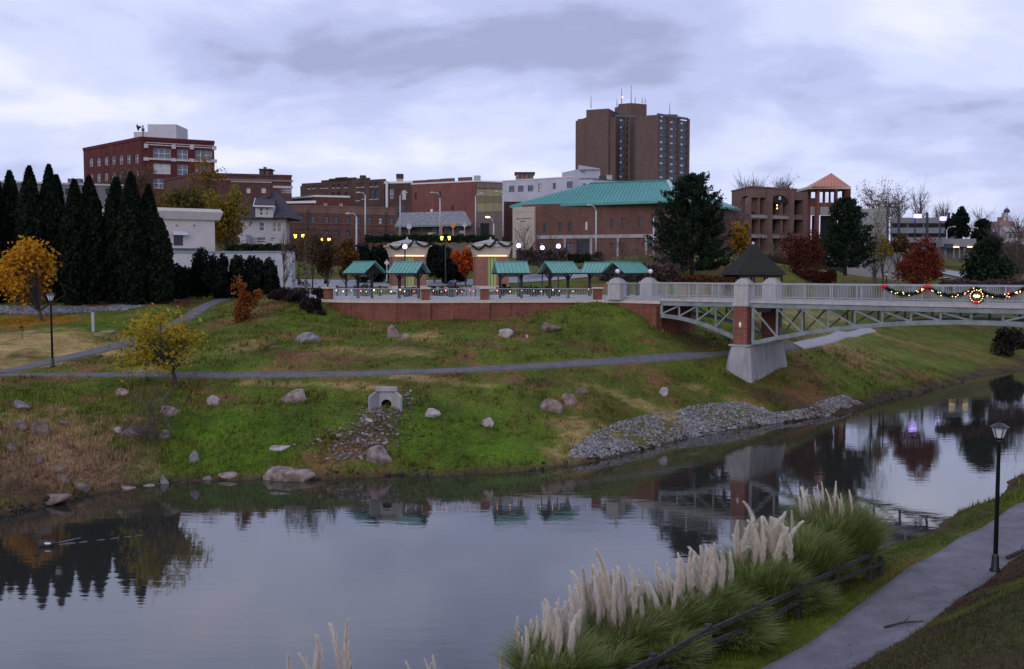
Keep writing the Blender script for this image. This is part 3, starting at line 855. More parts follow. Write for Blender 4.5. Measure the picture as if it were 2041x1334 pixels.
for k in range(4):
    a, b = t_of(gp[k][0]), t_of(gp[k + 1][0])
    swag(names[k], BP(a, 0, RT - gp[k][1]), BP(b, 0, RT - gp[k + 1][1]), 0.5, 0.12, 900, 12, 20 + k, 0.032, front=NF, group='swags on the bridge railing')
tw = t_of(1948); wc = np.array(BP(tw, 0, RT - 0.62)) + np.array((*(NF * 1.3), 0))
wr = thing('wreath', 'round evergreen wreath with bright lights on the bridge railing', 'wreath', wc)
ring = [wc + np.array((*(BDIR * 0.36 * math.cos(a)), 0.36 * math.sin(a))) for a in np.linspace(0, 2 * math.pi, 25)]
quad_obj('foliage', needle_tube(ring, 0.09, 900, 31), GARLAND, wr)
MB().tube(ring, 0.03, 5, cap=False).build('hoop', GARLAND, wr)
for k in range(16):
    a = 2 * math.pi * k / 16
    bulb(wr, wc + np.array((*(BDIR * 0.38 * math.cos(a) + NF * 0.9), 0.38 * math.sin(a))), 0.032, [BULB_W, BULB_W, BULB_R][k % 3])
for k in range(7):
    bulb(wr, wc + np.array((*(BDIR * (k - 3) * 0.05 + NF * 0.7), 0.05 * math.sin(k * 2.1))), 0.05, BULB_W if k % 2 else BULB_Y)
MB().sphere(wc + np.array((*(NF * 0.9), -0.4)), 0.15, 9, 6, (1.3, 0.8, 0.75)).build('bow', RED_BOW, wr, True)

def string_lights(label, pts, z, n, seed):
    o = thing('string_lights', label, 'lights', (pts[0][0], pts[0][1], z), 0, 'string lights on the plaza railing')
    P_ = np.array(pts); s = np.concatenate([[0], np.cumsum(np.hypot(*np.diff(P_, axis=0).T))]); rg = random.Random(seed); line = []
    for k in range(n * 2 + 1):
        u = min(s[-1], max(0, s[-1] * (k + (rg.uniform(-.8, .8) if k % 2 else 0)) / (n * 2))); x, y = np.interp(u, s, P_[:, 0]), np.interp(u, s, P_[:, 1])
        q = (x, y - 0.08, z - 0.16 * abs(math.sin(k * 0.55))); line.append(q)
        if k % 2: bulb(o, (q[0], q[1] - 0.03, q[2] - 0.03), rg.choice([0.028, 0.035, 0.045]), rg.choice([BULB_W, BULB_W, BULB_R, BULB_Y]))
    MB().tube(line, 0.012, 4).build('cable', BLACK, o)
string_lights('string of small lights on the railing left of the second brick pillar', wall_run(664, 836, 14), ZR + 0.86, 11, 3)
string_lights('string of small lights on the short railing between the middle pillars', wall_run(860, 954, 8), ZR + 0.86, 7, 4)
string_lights('string of small lights on the railing below the right-hand shelters', wall_run(978, 1180, 14), ZR + 0.86, 9, 5)

# ================================================================== SHELTERS
def make_shelter():
    o = thing('picnic_shelter', 'x', 'shelter', (0, 0, 0), 0, 'green roofed shelters on the plaza')
    a, b, ze, zr, th = 1.42, 1.22, 2.2, 3.12, 0.05
    for s in (-1, 1):
        mb = MB(); mb.hexa([(-a, s * b, ze - th), (a, s * b, ze - th), (a, 0, zr - th), (-a, 0, zr - th), (-a, s * b, ze), (a, s * b, ze), (a, 0, zr), (-a, 0, zr)])
        r = mb.build('roof_slope', GREENROOF, o, world=False)
        for k in range(9):
            x = -a + 0.03 + (2 * a - 0.06) * k / 8
            MB().bar((x, s * b * 1.0, ze + 0.02), (x, s * 0.02, zr + 0.02), 0.035, 0.05).build('roof_seam', GREENROOF_DK, r, world=False)
    MB().bar((-a - 0.02, 0, zr + 0.045), (a + 0.02, 0, zr + 0.045), 0.14, 0.05).build('ridge_cap', GREENROOF, o, world=False)
    for x in (-0.92, 0.92):
        MB().box((x, 0, 1.4), (0.19, 0.19, 2.8), 0).build('post', DARKWOOD, o, world=False)
        MB().box((x, 0, 2.2), (0.14, 2.3, 0.16), 0).build('tie_beam', DARKWOOD, o, world=False)
        for s in (-1, 1):
            MB().bar((x, s * 0.08, 1.6), (x, s * 0.75, 2.2), 0.09, 0.09).build('knee_brace', DARKWOOD, o, world=False)
            mb = MB(); mb.add([(x, s * 0.02, 3.0), (x, s * 1.1, 2.22), (x, s * 0.02, 2.22), (x + 0.04, s * 0.02, 3.0), (x + 0.04, s * 1.1, 2.22), (x + 0.04, s * 0.02, 2.22)],
                              [(0, 1, 2), (3, 5, 4), (0, 3, 4, 1), (1, 4, 5, 2), (0, 2, 5, 3)]); mb.build('gable_board', DARKWOOD, o, world=False)
        sx = 1 if x < 0 else -1
        MB().bar((x + 0.08 * sx, 0, 1.65), (x + 0.5 * sx, 0, 2.14), 0.08, 0.08).build('knee_brace', DARKWOOD, o, world=False)
    MB().bar((-a + 0.1, 0, 2.86), (a - 0.1, 0, 2.86), 0.14, 0.2).build('ridge_beam', DARKWOOD, o, world=False)
    MB().box((0, 0, 1.98), (1.64, 0.07, 0.26), 0).build('sign_board', mat('weathered_board', (0.22, 0.23, 0.25), (0.30, 0.31, 0.32), 0.9, 4), o, world=False)
    for s in (-1, 1):
        MB().box((0.0, s * b * 0.99, ze - 0.08), (2 * a - 0.02, 0.05, 0.12), 0).build('fascia', DARKWOOD, o, world=False)
    return o
sh0 = make_shelter()
SH = [(727, 84.5, -42, 'leftmost green roofed shelter on the plaza, beside the light pole'), (815, 84, -24, 'green roofed shelter in front of the left brick pavilion'),
      (1018, 84, 12, 'green roofed shelter right of the second pavilion, its gable facing left'), (1114, 85, 30, 'green roofed shelter behind the long railing, middle of the right-hand row'),
      (1194, 93, -22, 'half hidden green roofed shelter behind the gate shelters'), (1238, 86, 52, 'green roofed shelter behind the left gate pillar of the bridge'),
      (1262, 92, 56, 'rearmost green roofed shelter peeking out at the right end of the row')]
for k, (px, d, rz, lab) in enumerate(SH):
    o = sh0 if k == 0 else copy_tree(sh0)
    q = XY(px, d); o.location = (q[0], q[1], Z_PLAZA + 0.0); o.rotation_euler = (0, 0, math.radians(rz)); o['label'] = lab

# ================================================================== GATE PAVILIONS
PAVBRICK = brick_mat('pavilion_brick', (0.30, 0.125, 0.085), (0.24, 0.095, 0.065), (0.28, 0.2, 0.16), 0.25)
PAVSTUCCO = mat('pavilion_stucco', (0.50, 0.42, 0.33), (0.60, 0.51, 0.41), 0.9, 1.6, 5)
PAVROOF = mat('pavilion_roof', (0.30, 0.29, 0.31), (0.40, 0.38, 0.40), 0.7, 1.5)
GLOW = mat('warm_light_strip', (1, 0.85, 0.5), emit=(1.0, 0.72, 0.30), es=1.1)
GREENGLASS = mat('lit_green_glass', (0.25, 0.3, 0.12), emit=(0.55, 0.62, 0.22), es=0.12)
def pavilion(px, d, label, rz, seed):
    q = XY(px, d); zb = 8.3
    o = thing('brick_pavilion', label, 'pavilion', (q[0], q[1], zb), 0, 'brick gate pavilions on the plaza')
    W, D = 3.3, 3.3; zt = P(px, 512, d)[2]; zc = P(px, 491, d)[2]; zk = P(px, 477, d)[2]
    def loc(x, y, z): c, s = math.cos(rz), math.sin(rz); return (q[0] + x * c - y * s, q[1] + x * s + y * c, z)
    def lbox(mb, x, y, z, sx, sy, sz): p = loc(x, y, z); mb.box(p, (sx, sy, sz), rz); return mb
    lbox(MB(), 0, 0, zb + 0.3, W + 0.24, D + 0.24, 0.6).build('stone_plinth', TAN_STONE, o)
    # brick corner piers with lit slots between
    for sx in (-1, 1):
        for sy in (-1, 1):
            lbox(MB(), sx * (W / 2 - 0.6), sy * (D / 2 - 0.6), (zb + 0.6 + zt) / 2, 1.2, 1.2, zt - zb - 0.6).build('brick_pier', PAVBRICK, o)
    for sy in (-1, 1):
        w = lbox(MB(), 0, sy * (D / 2 - 0.35), (zb + 0.6 + zt) / 2, W - 2.4, 0.08, zt - zb - 0.6).build('window', GREENGLASS, o)
        for x in (-0.15, 0.15): lbox(MB(), x, sy * (D / 2 - 0.29), (zb + 0.6 + zt) / 2, 0.04, 0.04, zt - zb - 0.6).build('mullion', BLACK, w)
    for sx in (-1, 1):
        lbox(MB(), sx * (W / 2 - 0.35), 0, (zb + 0.6 + zt) / 2, 0.08, D - 2.4, zt - zb - 0.6).build('window', GREENGLASS, o)
    for sy in (-1, 1):
        lbox(MB(), 0, sy * (D / 2 + 0.06), zt + 0.08, W - 0.4, 0.05, 0.10).build('light_strip', GLOW, o)
    lbox(MB(), 0, 0, zt + 0.08, W + 0.04, D + 0.04, 0.22).build('architrave', PAVSTUCCO, o)
    # flared stucco frieze
    mb = MB(); v = []
    for z, e in ((zt + 0.19, 0.06), (zt + 0.35, 0.1), (zc - 0.2, 0.24), (zc - 0.06, 0.42)):
        for x, y in ((-1, -1), (1, -1), (1, 1), (-1, 1)): v.append(loc(x * (W / 2 + e), y * (D / 2 + e), z))
    f = [(i * 4 + j, i * 4 + (j + 1) % 4, i * 4 + 4 + (j + 1) % 4, i * 4 + 4 + j) for i in range(3) for j in range(4)] + [(3, 2, 1, 0), (12, 13, 14, 15)]
    mb.add(v, f).build('frieze', PAVSTUCCO, o)
    lbox(MB(), 0, 0, zc, W + 1.0, D + 1.0, 0.12).build('cornice', TAN_STONE, o)
    lbox(MB(), 0, 0, zc + 0.17, W + 0.3, D + 0.3, 0.22).build('attic', TAN_STONE, o)
    mb = MB(); e = 0.22; mb.add([loc(x * (W / 2 + e), y * (D / 2 + e), zc + 0.28) for x, y in ((-1, -1), (1, -1), (1, 1), (-1, 1))] + [loc(0, 0, zk)], [(0, 1, 4), (1, 2, 4), (2, 3, 4), (3, 0, 4), (3, 2, 1, 0)])
    r = mb.build('roof', PAVROOF, o)
    MB().lathe(loc(0, 0, zk - 0.05), [(0.1, 0), (0.12, 0.1), (0.04, 0.22), (0.02, 0.3)], 8).build('finial', TAN_STONE, r)
    # evergreen swags hung on the front and side
    y = -(D / 2 + 0.58)
    pts = [(-W / 2 - 0.4, zc + 0.05), (-0.75, zc + 0.12), (0.35, zk - 0.05), (W / 2 + 0.3, zc + 0.2)]
    for k in range(3):
        (x0, z0), (x1, z1) = pts[k], pts[k + 1]
        g = swag('%s evergreen swag on the %s brick pavilion' % (['left', 'middle', 'right'][k], 'left' if seed < 50 else 'right'), loc(x0, y, z0), loc(x1, y, z1), 0.45, 0.1, 420, 0, seed + k, group='pavilion swags')
    return o
pavilion(812, 101, 'square brick gate pavilion with stucco frieze behind the second shelter', 0.25, 41)
pavilion(978, 101, 'square brick gate pavilion with stucco frieze beside the red leaved tree', 0.12, 61)

# ================================================================== LAMPS
AMBER = mat('amber_lamp_glass', (1, 0.6, 0.1), emit=(1.0, 0.50, 0.06), es=6)
LANTERN = mat('pale_lantern_glass', (0.62, 0.64, 0.66), (0.7, 0.72, 0.74), 0.2, 2)
GALV = mat('galvanised_pole', (0.40, 0.40, 0.42), (0.50, 0.50, 0.52), 0.5, 2)
def make_lamp_post(H, label, loc, group=None):
    o = thing('lamp_post', label, 'lamp', loc, 0, group)
    MB().lathe((0, 0, 0), [(0.16, 0), (0.16, 0.12), (0.12, 0.2), (0.10, 0.55), (0.075, 0.62)], 10).build('base', BLACK, o, True, world=False)
    MB().lathe((0, 0, 0.6), [(0.07, 0), (0.055, H - 1.25), (0.075, H - 1.23), (0.075, H - 1.17), (0.05, H - 1.15)], 10).build('pole', BLACK, o, True, world=False)
    h = MB(); z = H - 0.56
    h.lathe((0, 0, z), [(0.05, 0), (0.12, 0.05), (0.13, 0.08)], 8); hd = h.build('lantern_holder', BLACK, o, world=False)
    MB().lathe((0, 0, z + 0.08), [(0.125, 0), (0.23, 0.32)], 6).build('lantern_glass', LANTERN, o, world=False)
    for k in range(6):
        a = 2 * math.pi * (k + 0.5) / 6
        MB().bar((0.13 * math.cos(a), 0.13 * math.sin(a), z + 0.08), (0.238 * math.cos(a), 0.238 * math.sin(a), z + 0.4), 0.02, 0.02).build('lantern_bar', BLACK, hd, world=False)
    MB().lathe((0, 0, z + 0.4), [(0.29, 0), (0.27, 0.03), (0.10, 0.12), (0.03, 0.14), (0.03, 0.18), (0.005, 0.2)], 8).build('lantern_cap', BLACK, o, world=False)
    return o
def lamp_copy(src, loc, label):
    o = copy_tree(src); o.location = tuple(loc); o['label'] = label; return o
pl = PZ(1983, 1143, 1.05); L0 = make_lamp_post(4.72, 'tall black lamp post standing beside the near path', on_ground(pl[0], pl[1], -0.03), 'black lamp posts along the greenway')
q = P(105, 733, 62.3); lamp_copy(L0, on_ground(q[0], q[1], -0.03), 'black lamp post on the far left bank in front of the orange tree')
q = on_ground(*XY(335, 90)); lamp_copy(L0, q + np.array((0, 0, -1.2)), 'black lamp post in front of the dark clipped shrubs')
q = on_ground(*XY(1767, 112)); lamp_copy(L0, (q[0], q[1], P(1767, 541, 112)[2] - 4.72), 'black lamp post behind the left red bow of the bridge')
q = on_ground(*XY(1690, 104)); lamp_copy(L0, (q[0], q[1], P(1690, 562, 104)[2] - 4.72), 'black lamp post whose lantern just tops the bridge railing')
q = on_ground(*XY(1447, 104)); lamp_copy(L0, (q[0], q[1], P(1447, 512, 104)[2] - 4.72), 'black lamp post left of the dark gazebo roof')

def globe_lamp(px, py, d, zb, label, lit, r=0.22, group='globe lamps on the plaza'):
    c = P(px, py, d); o = thing('globe_lamp', label, 'lamp', (c[0], c[1], zb), 0, group)
    if c[2] - zb > 1.5:
        MB().lathe((c[0], c[1], zb), [(0.17, 0), (0.15, 0.3), (0.075, 0.5), (0.06, c[2] - r - zb - 0.1), (0.1, c[2] - r - zb), (0.1, c[2] - r - zb + 0.05)], 8).build('post', BLACK, o, True)
    else:
        MB().lathe((c[0], c[1], zb), [(0.07, 0), (0.04, 0.08), (0.04, c[2] - r - zb - 0.05), (0.1, c[2] - r - zb + 0.03)], 8).build('post', BLACK, o, True)
    MB().sphere(c, r, 14, 10).build('globe', GLOBE_ON if lit else GLOBE_OFF, o, True)
globe_lamp(807, 492, 90, Z_PLAZA, 'lit white globe lamp in front of the left brick pavilion', True)
globe_lamp(1034, 490, 91, Z_PLAZA, 'lit white globe lamp left of the pair by the community building', True)
globe_lamp(1081, 494, 95, Z_PLAZA, 'lowest lit globe lamp, middle of three in a row', True)
globe_lamp(1113, 491, 92, Z_PLAZA, 'lit globe lamp above the middle right shelter', True)
globe_lamp(1231, 541, float(GP1[1]), 9.84, 'unlit globe lamp on top of the left gate pillar', False, 0.19)
globe_lamp(1296.5, 541, float(GP2[1]), 9.84, 'unlit globe lamp on top of the right gate pillar', False, 0.19)

def twin_lantern(px, py, d, base_py, label):
    c = P(px, py, d); b = P(px, base_py, d)
    o = thing('twin_lantern', label, 'lamp', b, 0, 'amber twin lantern street lamps')
    MB().lathe(b, [(0.16, 0), (0.14, 0.4), (0.07, 0.6), (0.055, c[2] - b[2] - 0.2)], 8).build('post', BLACK, o, True)
    MB().bar(c + np.array((-0.42, 0, -0.28)), c + np.array((0.42, 0, -0.28)), 0.06, 0.06).build('crossarm', BLACK, o)
    for s in (-1, 1):
        q = c + np.array((0.40 * s, 0, 0))
        MB().lathe(q, [(0.09, -0.24), (0.17, 0.14)], 6).build('lantern', AMBER, o)
        MB().lathe(q, [(0.2, 0.14), (0.05, 0.27)], 6).build('lantern_cap', BLACK, o)
twin_lantern(596, 470, 108, 568, 'lit amber twin lantern in front of the brown two-storey building, leftmost')
twin_lantern(648.5, 478, 104, 566, 'lit amber twin lantern above the bare street trees')
twin_lantern(888, 474, 108, 566, 'lit amber twin lantern between the two brick pavilions')

def street_light(px, top_py, base_py, d, arm_px, label, lit=False, arm_py=None):
    a, b = P(px, top_py, d), P(px, base_py, d)
    o = thing('street_light', label, 'street light', b, 0, 'tall street lights in the town')
    MB().tube([b, a], [0.13, 0.085], 8).build('pole', GALV, o, True)
    ay = top_py - 6 if arm_py is None else arm_py
    e = P(arm_px, ay, d); m = (a + e) / 2 + np.array((0, 0, 0.25))
    MB().tube([a - np.array((0, 0, 0.1)), a + (e - a) * 0.35 + np.array((0, 0, 0.25)), e], [0.06, 0.055, 0.045], 6).build('arm', GALV, o, True)
    s = 1 if arm_px > px else -1
    MB().sphere(e + np.array((0.2 * s, 0, 0.0)), 0.16, 8, 6, (2.2, 1, 0.7)).build('lamp_head', BULB_Y if lit else GALV, o, True)
street_light(728, 390, 480, 140, 717, 'street light with left arm above the brown two-storey building')
street_light(710.5, 432, 522, 118, 697, 'shorter street light left of the dark hedge, arm to the left')
street_light(797.5, 390, 475, 150, 806, 'street light at the corner of the grey roofed shop')
street_light(877, 390, 476, 145, 864, 'street light carrying signal heads before the red brick wall')
street_light(948, 392, 470, 150, 957, 'street light at the edge of the ochre panelled front')
street_light(1003, 388, 472, 150, 992, 'street light before the white painted building')
street_light(984, 446, 482, 140, 975, 'short street light with a lit lamp by the black doorway', True, 433)
street_light(1188, 420, 522, 125, 1177, 'street light in front of the community building, arm to the left', False, 409)
street_light(1303, 434, 522, 122, 1321, 'street light beside the big pine, arm to the right', False, 428)
street_light(1887, 458, 508, 190, 1900, 'thin street light beyond the parking garage')
street_light(1905, 462, 500, 190, 1976, 'far street light with a long arm at the right', True, 454) if False else None

FLOOD = mat('flood_light', (0.9, 0.9, 1), emit=(0.42, 0.27, 1.0), es=2.0)
def flood(px, py, d, base_py, label, w):
    c, b = P(px, py, d), P(px - 6, base_py, d)
    o = thing('flood_light', label, 'flood light', b, 0, 'flood lights by the parking garage')
    MB().tube([b, (b[0], b[1], c[2] + 0.4)], [0.16, 0.1], 7).build('mast', BLACK, o)
    MB().bar((b[0], b[1], c[2]), c, 0.1, 0.1).build('bracket', BLACK, o)
    for k in range(2): MB().box(c + np.array((w * (k - 0.5), -0.1, 0.0)), (w * 0.9, 0.5, 0.75)).build('lamp', FLOOD, o)
flood(1829, 431, 200, 478, 'left bright violet flood light in front of the parking garage', 0.75)
flood(1879, 436, 200, 480, 'right bright violet flood light in front of the parking garage', 0.6)
# ================================================================== BUILDINGS
GLASS_DK = mat('dark_window_glass', (0.018, 0.022, 0.03), (0.04, 0.045, 0.06), 0.12, 0.6)
GLASS_BL = mat('blue_grey_glass', (0.09, 0.105, 0.15), (0.15, 0.165, 0.21), 0.12, 0.6)
BLINDS = mat('pale_blinds', (0.42, 0.42, 0.42), (0.55, 0.54, 0.53), 0.6, 1.2)
FRAME_W = mat('white_frame', (0.60, 0.58, 0.58), (0.7, 0.68, 0.67), 0.7, 2)
FRAME_D = mat('dark_frame', (0.03, 0.03, 0.034), (0.05, 0.05, 0.055), 0.6, 2)
class Face:
    def __init__(s, A, B):
        s.A, s.B = np.array(A, float), np.array(B, float); s.L = np.linalg.norm(s.B - s.A); s.u = (s.B - s.A) / s.L
        n = np.array((s.u[1], -s.u[0])); s.n = n if n @ (-(s.A + s.B) / 2) > 0 else -n
    def hit(s, px, py):
        r = ray(px, py); k = (s.A @ s.n) / (r[:2] @ s.n); q = r * k
        return float((q[:2] - s.A) @ s.u), float(CAM_Z + q[2])
    def rect(s, x0, y0, x1, y1):
        xc, yc = (x0 + x1) / 2, (y0 + y1) / 2
        u0, u1 = s.hit(x0, yc)[0], s.hit(x1, yc)[0]
        return min(u0, u1), max(u0, u1), s.hit(xc, y1)[1], s.hit(xc, y0)[1]
    def pt(s, u, z, out=0.0):
        q = s.A + s.u * u + s.n * out
        return (q[0], q[1], z)
    def slab(s, mb, u0, u1, z0, z1, o0, o1):
        mb.hexa([s.pt(u, z, o) for z in (z0, z1) for u, o in ((u0, o1), (u1, o1), (u1, o0), (u0, o0))]); return mb
def facade(mb, f, z0, z1, ops, depth=0.22):
    us = sorted({0.0, f.L} | {max(0, min(f.L, x)) for o in ops for x in o[:2]}); zs = sorted({z0, z1} | {max(z0, min(z1, x)) for o in ops for x in o[2:4]})
    for a, b in zip(us[:-1], us[1:]):
        for c, d in zip(zs[:-1], zs[1:]):
            um, zm = (a + b) / 2, (c + d) / 2
            if any(o[0] < um < o[1] and o[2] < zm < o[3] for o in ops): continue
            mb.add([f.pt(a, c), f.pt(b, c), f.pt(b, d), f.pt(a, d)], [(0, 1, 2, 3)])
    for a, b, c, d in [o[:4] for o in ops]:
        for q in ([(a, c), (b, c)], [(b, c), (b, d)], [(b, d), (a, d)], [(a, d), (a, c)]):
            (ua, za), (ub, zb) = q
            mb.add([f.pt(ua, za), f.pt(ub, zb), f.pt(ub, zb, -depth), f.pt(ua, za, -depth)], [(0, 1, 2, 3)])
def window(o, f, r, pane, frame, depth=0.22, mull=1, rail=0, sill=None, name='window', lintel=None):
    a, b, c, d = r; t = min(0.09, (b - a) * 0.14)
    mb = MB(); o0, o1 = -depth + 0.02, -depth + 0.1
    f.slab(mb, a, a + t, c, d, o0, o1); f.slab(mb, b - t, b, c, d, o0, o1); f.slab(mb, a + t, b - t, d - t, d, o0, o1); f.slab(mb, a + t, b - t, c, c + t, o0, o1)
    for k in range(mull):
        x = a + (b - a) * (k + 1) / (mull + 1); f.slab(mb, x - t / 2, x + t / 2, c + t, d - t, o0, o1 - 0.005)
    for k in range(rail):
        z = c + (d - c) * (k + 1) / (rail + 1); f.slab(mb, a + t, b - t, z - t / 2, z + t / 2, o0, o1 - 0.01)
    w = mb.build(name, frame, o)
    MB().add([f.pt(a, c, -depth + 0.04), f.pt(b, c, -depth + 0.04), f.pt(b, d, -depth + 0.04), f.pt(a, d, -depth + 0.04)], [(0, 1, 2, 3)]).build('pane', pane, w)
    if sill: f.slab(MB(), a - 0.08, b + 0.08, c - 0.16, c, 0.0, 0.1).build('sill', sill, w)
    if lintel: f.slab(MB(), a - 0.08, b + 0.08, d, d + 0.18, 0.0, 0.05).build('lintel', lintel, w)
    return w
def building(name, label, corners, z0, zt, wallmat, wins=(), back=14, roofmat=None, coping=None, cat='building', group=None, frame=FRAME_D, pane=GLASS_DK, sill=None, depth=0.22, mull=0, rail=1, loc=None, parapet=0.25):
    pts = [XY(*c) for c in corners]
    faces = [Face(a, b) for a, b in zip(pts[:-1], pts[1:])]
    if len(pts) == 2:
        nb = -faces[0].n * back; foot = pts + [pts[1] + nb, pts[0] + nb]
    elif len(pts) == 3:
        foot = pts + [pts[0] + pts[2] - pts[1]]
    else:
        nb = np.array((0, back)); foot = pts + [pts[-1] + nb, pts[0] + nb]
    c0 = pts[len(pts) // 2]
    o = thing(name, label, cat, (c0[0], c0[1], z0), 0, group)
    mb = MB(); specs = []
    for i, f in enumerate(faces):
        ops = []
        for w in wins:
            if w[0] != i: continue
            r = f.rect(*w[1:5]); r = (max(0.05, r[0]), min(f.L - 0.05, r[1]), max(z0, r[2]), min(zt - 0.1, r[3]))
            if r[1] - r[0] < 0.1 or r[3] - r[2] < 0.1: continue
            ops.append(r); specs.append((f, r, w[5] if len(w) > 5 and w[5] else pane, w[6] if len(w) > 6 else {}))
        facade(mb, f, z0, zt, ops, depth)
    n = len(foot)
    for i in range(len(pts) - 1, n):
        a, b = foot[i], foot[(i + 1) % n]
        mb.add([(a[0], a[1], z0), (b[0], b[1], z0), (b[0], b[1], zt), (a[0], a[1], zt)], [(0, 1, 2, 3)])
    mb.build('wall', wallmat, o)
    MB().add([(p[0], p[1], zt - 0.02) for p in foot], [tuple(range(n))]).build('roof', roofmat or ROOF_GREY, o)
    for f, r, pm, kw in specs:
        k = dict(depth=depth, mull=mull, rail=rail, sill=sill); k.update(kw); fr = k.pop('frame', frame)
        window(o, f, r, pm, fr, **k)
    if coping:
        for f in faces: f.slab(MB(), -0.1, f.L + 0.1, zt - 0.05, zt + parapet, -0.35, 0.12).build('coping', coping, o)
    return o, faces
ROOF_GREY = mat('flat_roof', (0.10, 0.10, 0.11), (0.15, 0.15, 0.16), 0.95, 0.5)
def ztop(px, py, d): return P(px, py, d)[2]
def fbox(o, f, name, material, x0, y0, x1, y1, o0, o1):
    """box on a facade from a pixel rectangle"""
    r = f.rect(x0, y0, x1, y1); return f.slab(MB(), r[0], r[1], r[2], r[3], o0, o1).build(name, material, o)
def roof_box(o, name, material, px0, py0, px1, py1, d, depth=4.0):
    a, b = P(px0, py1, d), P(px1, py0, d)
    return MB().box(((a[0] + b[0]) / 2, d + depth / 2, (a[2] + b[2]) / 2), (b[0] - a[0], depth, b[2] - a[2])).build(name, material, o)

# ---- 1 red brick office building, upper left
BR1 = brick_mat('maroon_brick', (0.12, 0.026, 0.026), (0.09, 0.02, 0.022), (0.10, 0.05, 0.048), 0.3)
TERRA = mat('white_terracotta', (0.42, 0.38, 0.37), (0.56, 0.52, 0.50), 0.8, 2.0)
w1 = []
for x0, x1, dx in ((305.5, 340, 0), (353.5, 374.5, 2), (389, 423, 4)):
    for y0, y1, p in ((296, 315.5, GLASS_BL), (326, 347, BLINDS if dx == 0 else GLASS_BL), (356, 376, GLASS_BL)):
        w1.append((1, x0, y0 + dx, x1, y1 + dx, p, dict(mull=2 if x1 - x0 > 25 else 1, rail=1, frame=FRAME_W)))
for k, x in enumerate((181, 196, 211, 226, 241, 256, 272)):
    dy = (272 - x) * 0.085 - 4
    w1.append((0, x - 4, 311 + dy, x + 4, 329 + dy, GLASS_BL, dict(mull=0, rail=1, frame=FRAME_W)))
    w1.append((0, x - 4, 343 + dy, x + 4, 361 + dy, GLASS_BL, dict(mull=0, rail=1, frame=FRAME_W)))
Z1 = ztop(287, 278, 215)
b1, f1 = building('brick_office_building', 'maroon brick office building with white terracotta bands and pale rooftop penthouse', [(173, 235), (287, 215), (432, 222)], 14, Z1, BR1, w1, sill=None, depth=0.35, coping=BR1, parapet=0.6)
fbox(b1, f1[1], 'terracotta_band', TERRA, 290, 291.2, 431, 293, 0.002, 0.18)
fbox(b1, f1[1], 'terracotta_band', TERRA, 290, 287.3, 431, 288.6, 0.002, 0.14)
fbox(b1, f1[1], 'sill_band', TERRA, 289, 318, 431, 321.5, 0.002, 0.22)
for x in (291, 346, 382, 427):
    fbox(b1, f1[1], 'terracotta_block', TERRA, x - 4, 287 + (x - 291) * 0.03, x + 4, 295.5 + (x - 291) * 0.03, 0.005, 0.28)
    fbox(b1, f1[1], 'terracotta_block', TERRA, x - 5, 314 + (x - 291) * 0.03, x + 5, 320.5 + (x - 291) * 0.03, 0.005, 0.3)
PENT = mat('pale_penthouse', (0.45, 0.43, 0.45), (0.54, 0.52, 0.54), 0.9, 0.5)
pb = roof_box(b1, 'penthouse', PENT, 295, 248, 351, 285, 226, 8)
roof_box(b1, 'penthouse', PENT, 267, 263, 297, 285, 227, 7)
s0 = P(285, 276, 219); s1 = P(285, 250, 219)
sr = thing('warning_siren', 'dark horn siren on a pole on the office building roof', 'siren', s0)
MB().tube([s0 - np.array((0, 0, 1.0)), s1], 0.12, 6).build('pole', BLACK, sr)
hc = P(277, 254, 219); mb = MB()
mb.tube([P(281, 253.5, 219), hc, P(274.5, 254.5, 219)], [0.15, 0.3, 0.75], 8); mb.build('horn', BLACK, sr)
MB().bar(P(285, 253, 219), P(280, 253.5, 219), 0.12, 0.12).build('bracket', BLACK, sr)
MB().box(P(285, 259, 219), (0.5, 0.5, 0.6)).build('motor', BLACK, sr)

# ---- 2 long brown brick building right of it
BR2 = brick_mat('plum_brown_brick', (0.12, 0.05, 0.045), (0.09, 0.04, 0.036), (0.11, 0.07, 0.065), 0.3)
LIME = mat('pale_limestone', (0.36, 0.34, 0.33), (0.46, 0.44, 0.42), 0.9, 1.5)
w2 = [(1, x, 375, x + w, 385, p) for x, w, p in ((466, 8, GLASS_BL), (491, 8, BLINDS), (521, 9, BLINDS), (561, 6, GLASS_DK), (569, 12, GLASS_BL))]
b2, f2 = building('brown_brick_building', 'long plum-brown brick building with pale stone bands behind the white house', [(330, 190), (395, 176), (584, 180.6)], 14, ztop(395, 347.5, 176), BR2, w2, frame=FRAME_W, coping=BR2, parapet=0.3)
fbox(b2, f2[1], 'stone_band', LIME, 460, 361.5, 542, 364, 0.002, 0.12)
fbox(b2, f2[1], 'stone_band', LIME, 544, 371, 584, 375.5, 0.002, 0.2)
fbox(b2, f2[1], 'cornice', mat('taupe_band', (0.17, 0.13, 0.12), (0.22, 0.17, 0.155), 0.9, 1), 400, 357.5, 584, 361, 0.002, 0.25)
ch = roof_box(b2, 'roof_house', BR2, 517, 338, 539, 352, 184, 2.2)
roof_box(b2, 'roof_house_cap', FRAME_D, 515.5, 336.4, 540.5, 338.4, 183.6, 3)
roof_box(b2, 'louvre', BLACK, 520, 341, 526, 348, 183.6, 0.3); roof_box(b2, 'louvre', BLACK, 529, 341, 537, 348, 183.6, 0.3)
roof_box(b2, 'roof_vent', FRAME_D, 525, 333, 530, 336.6, 184.4, 0.5)

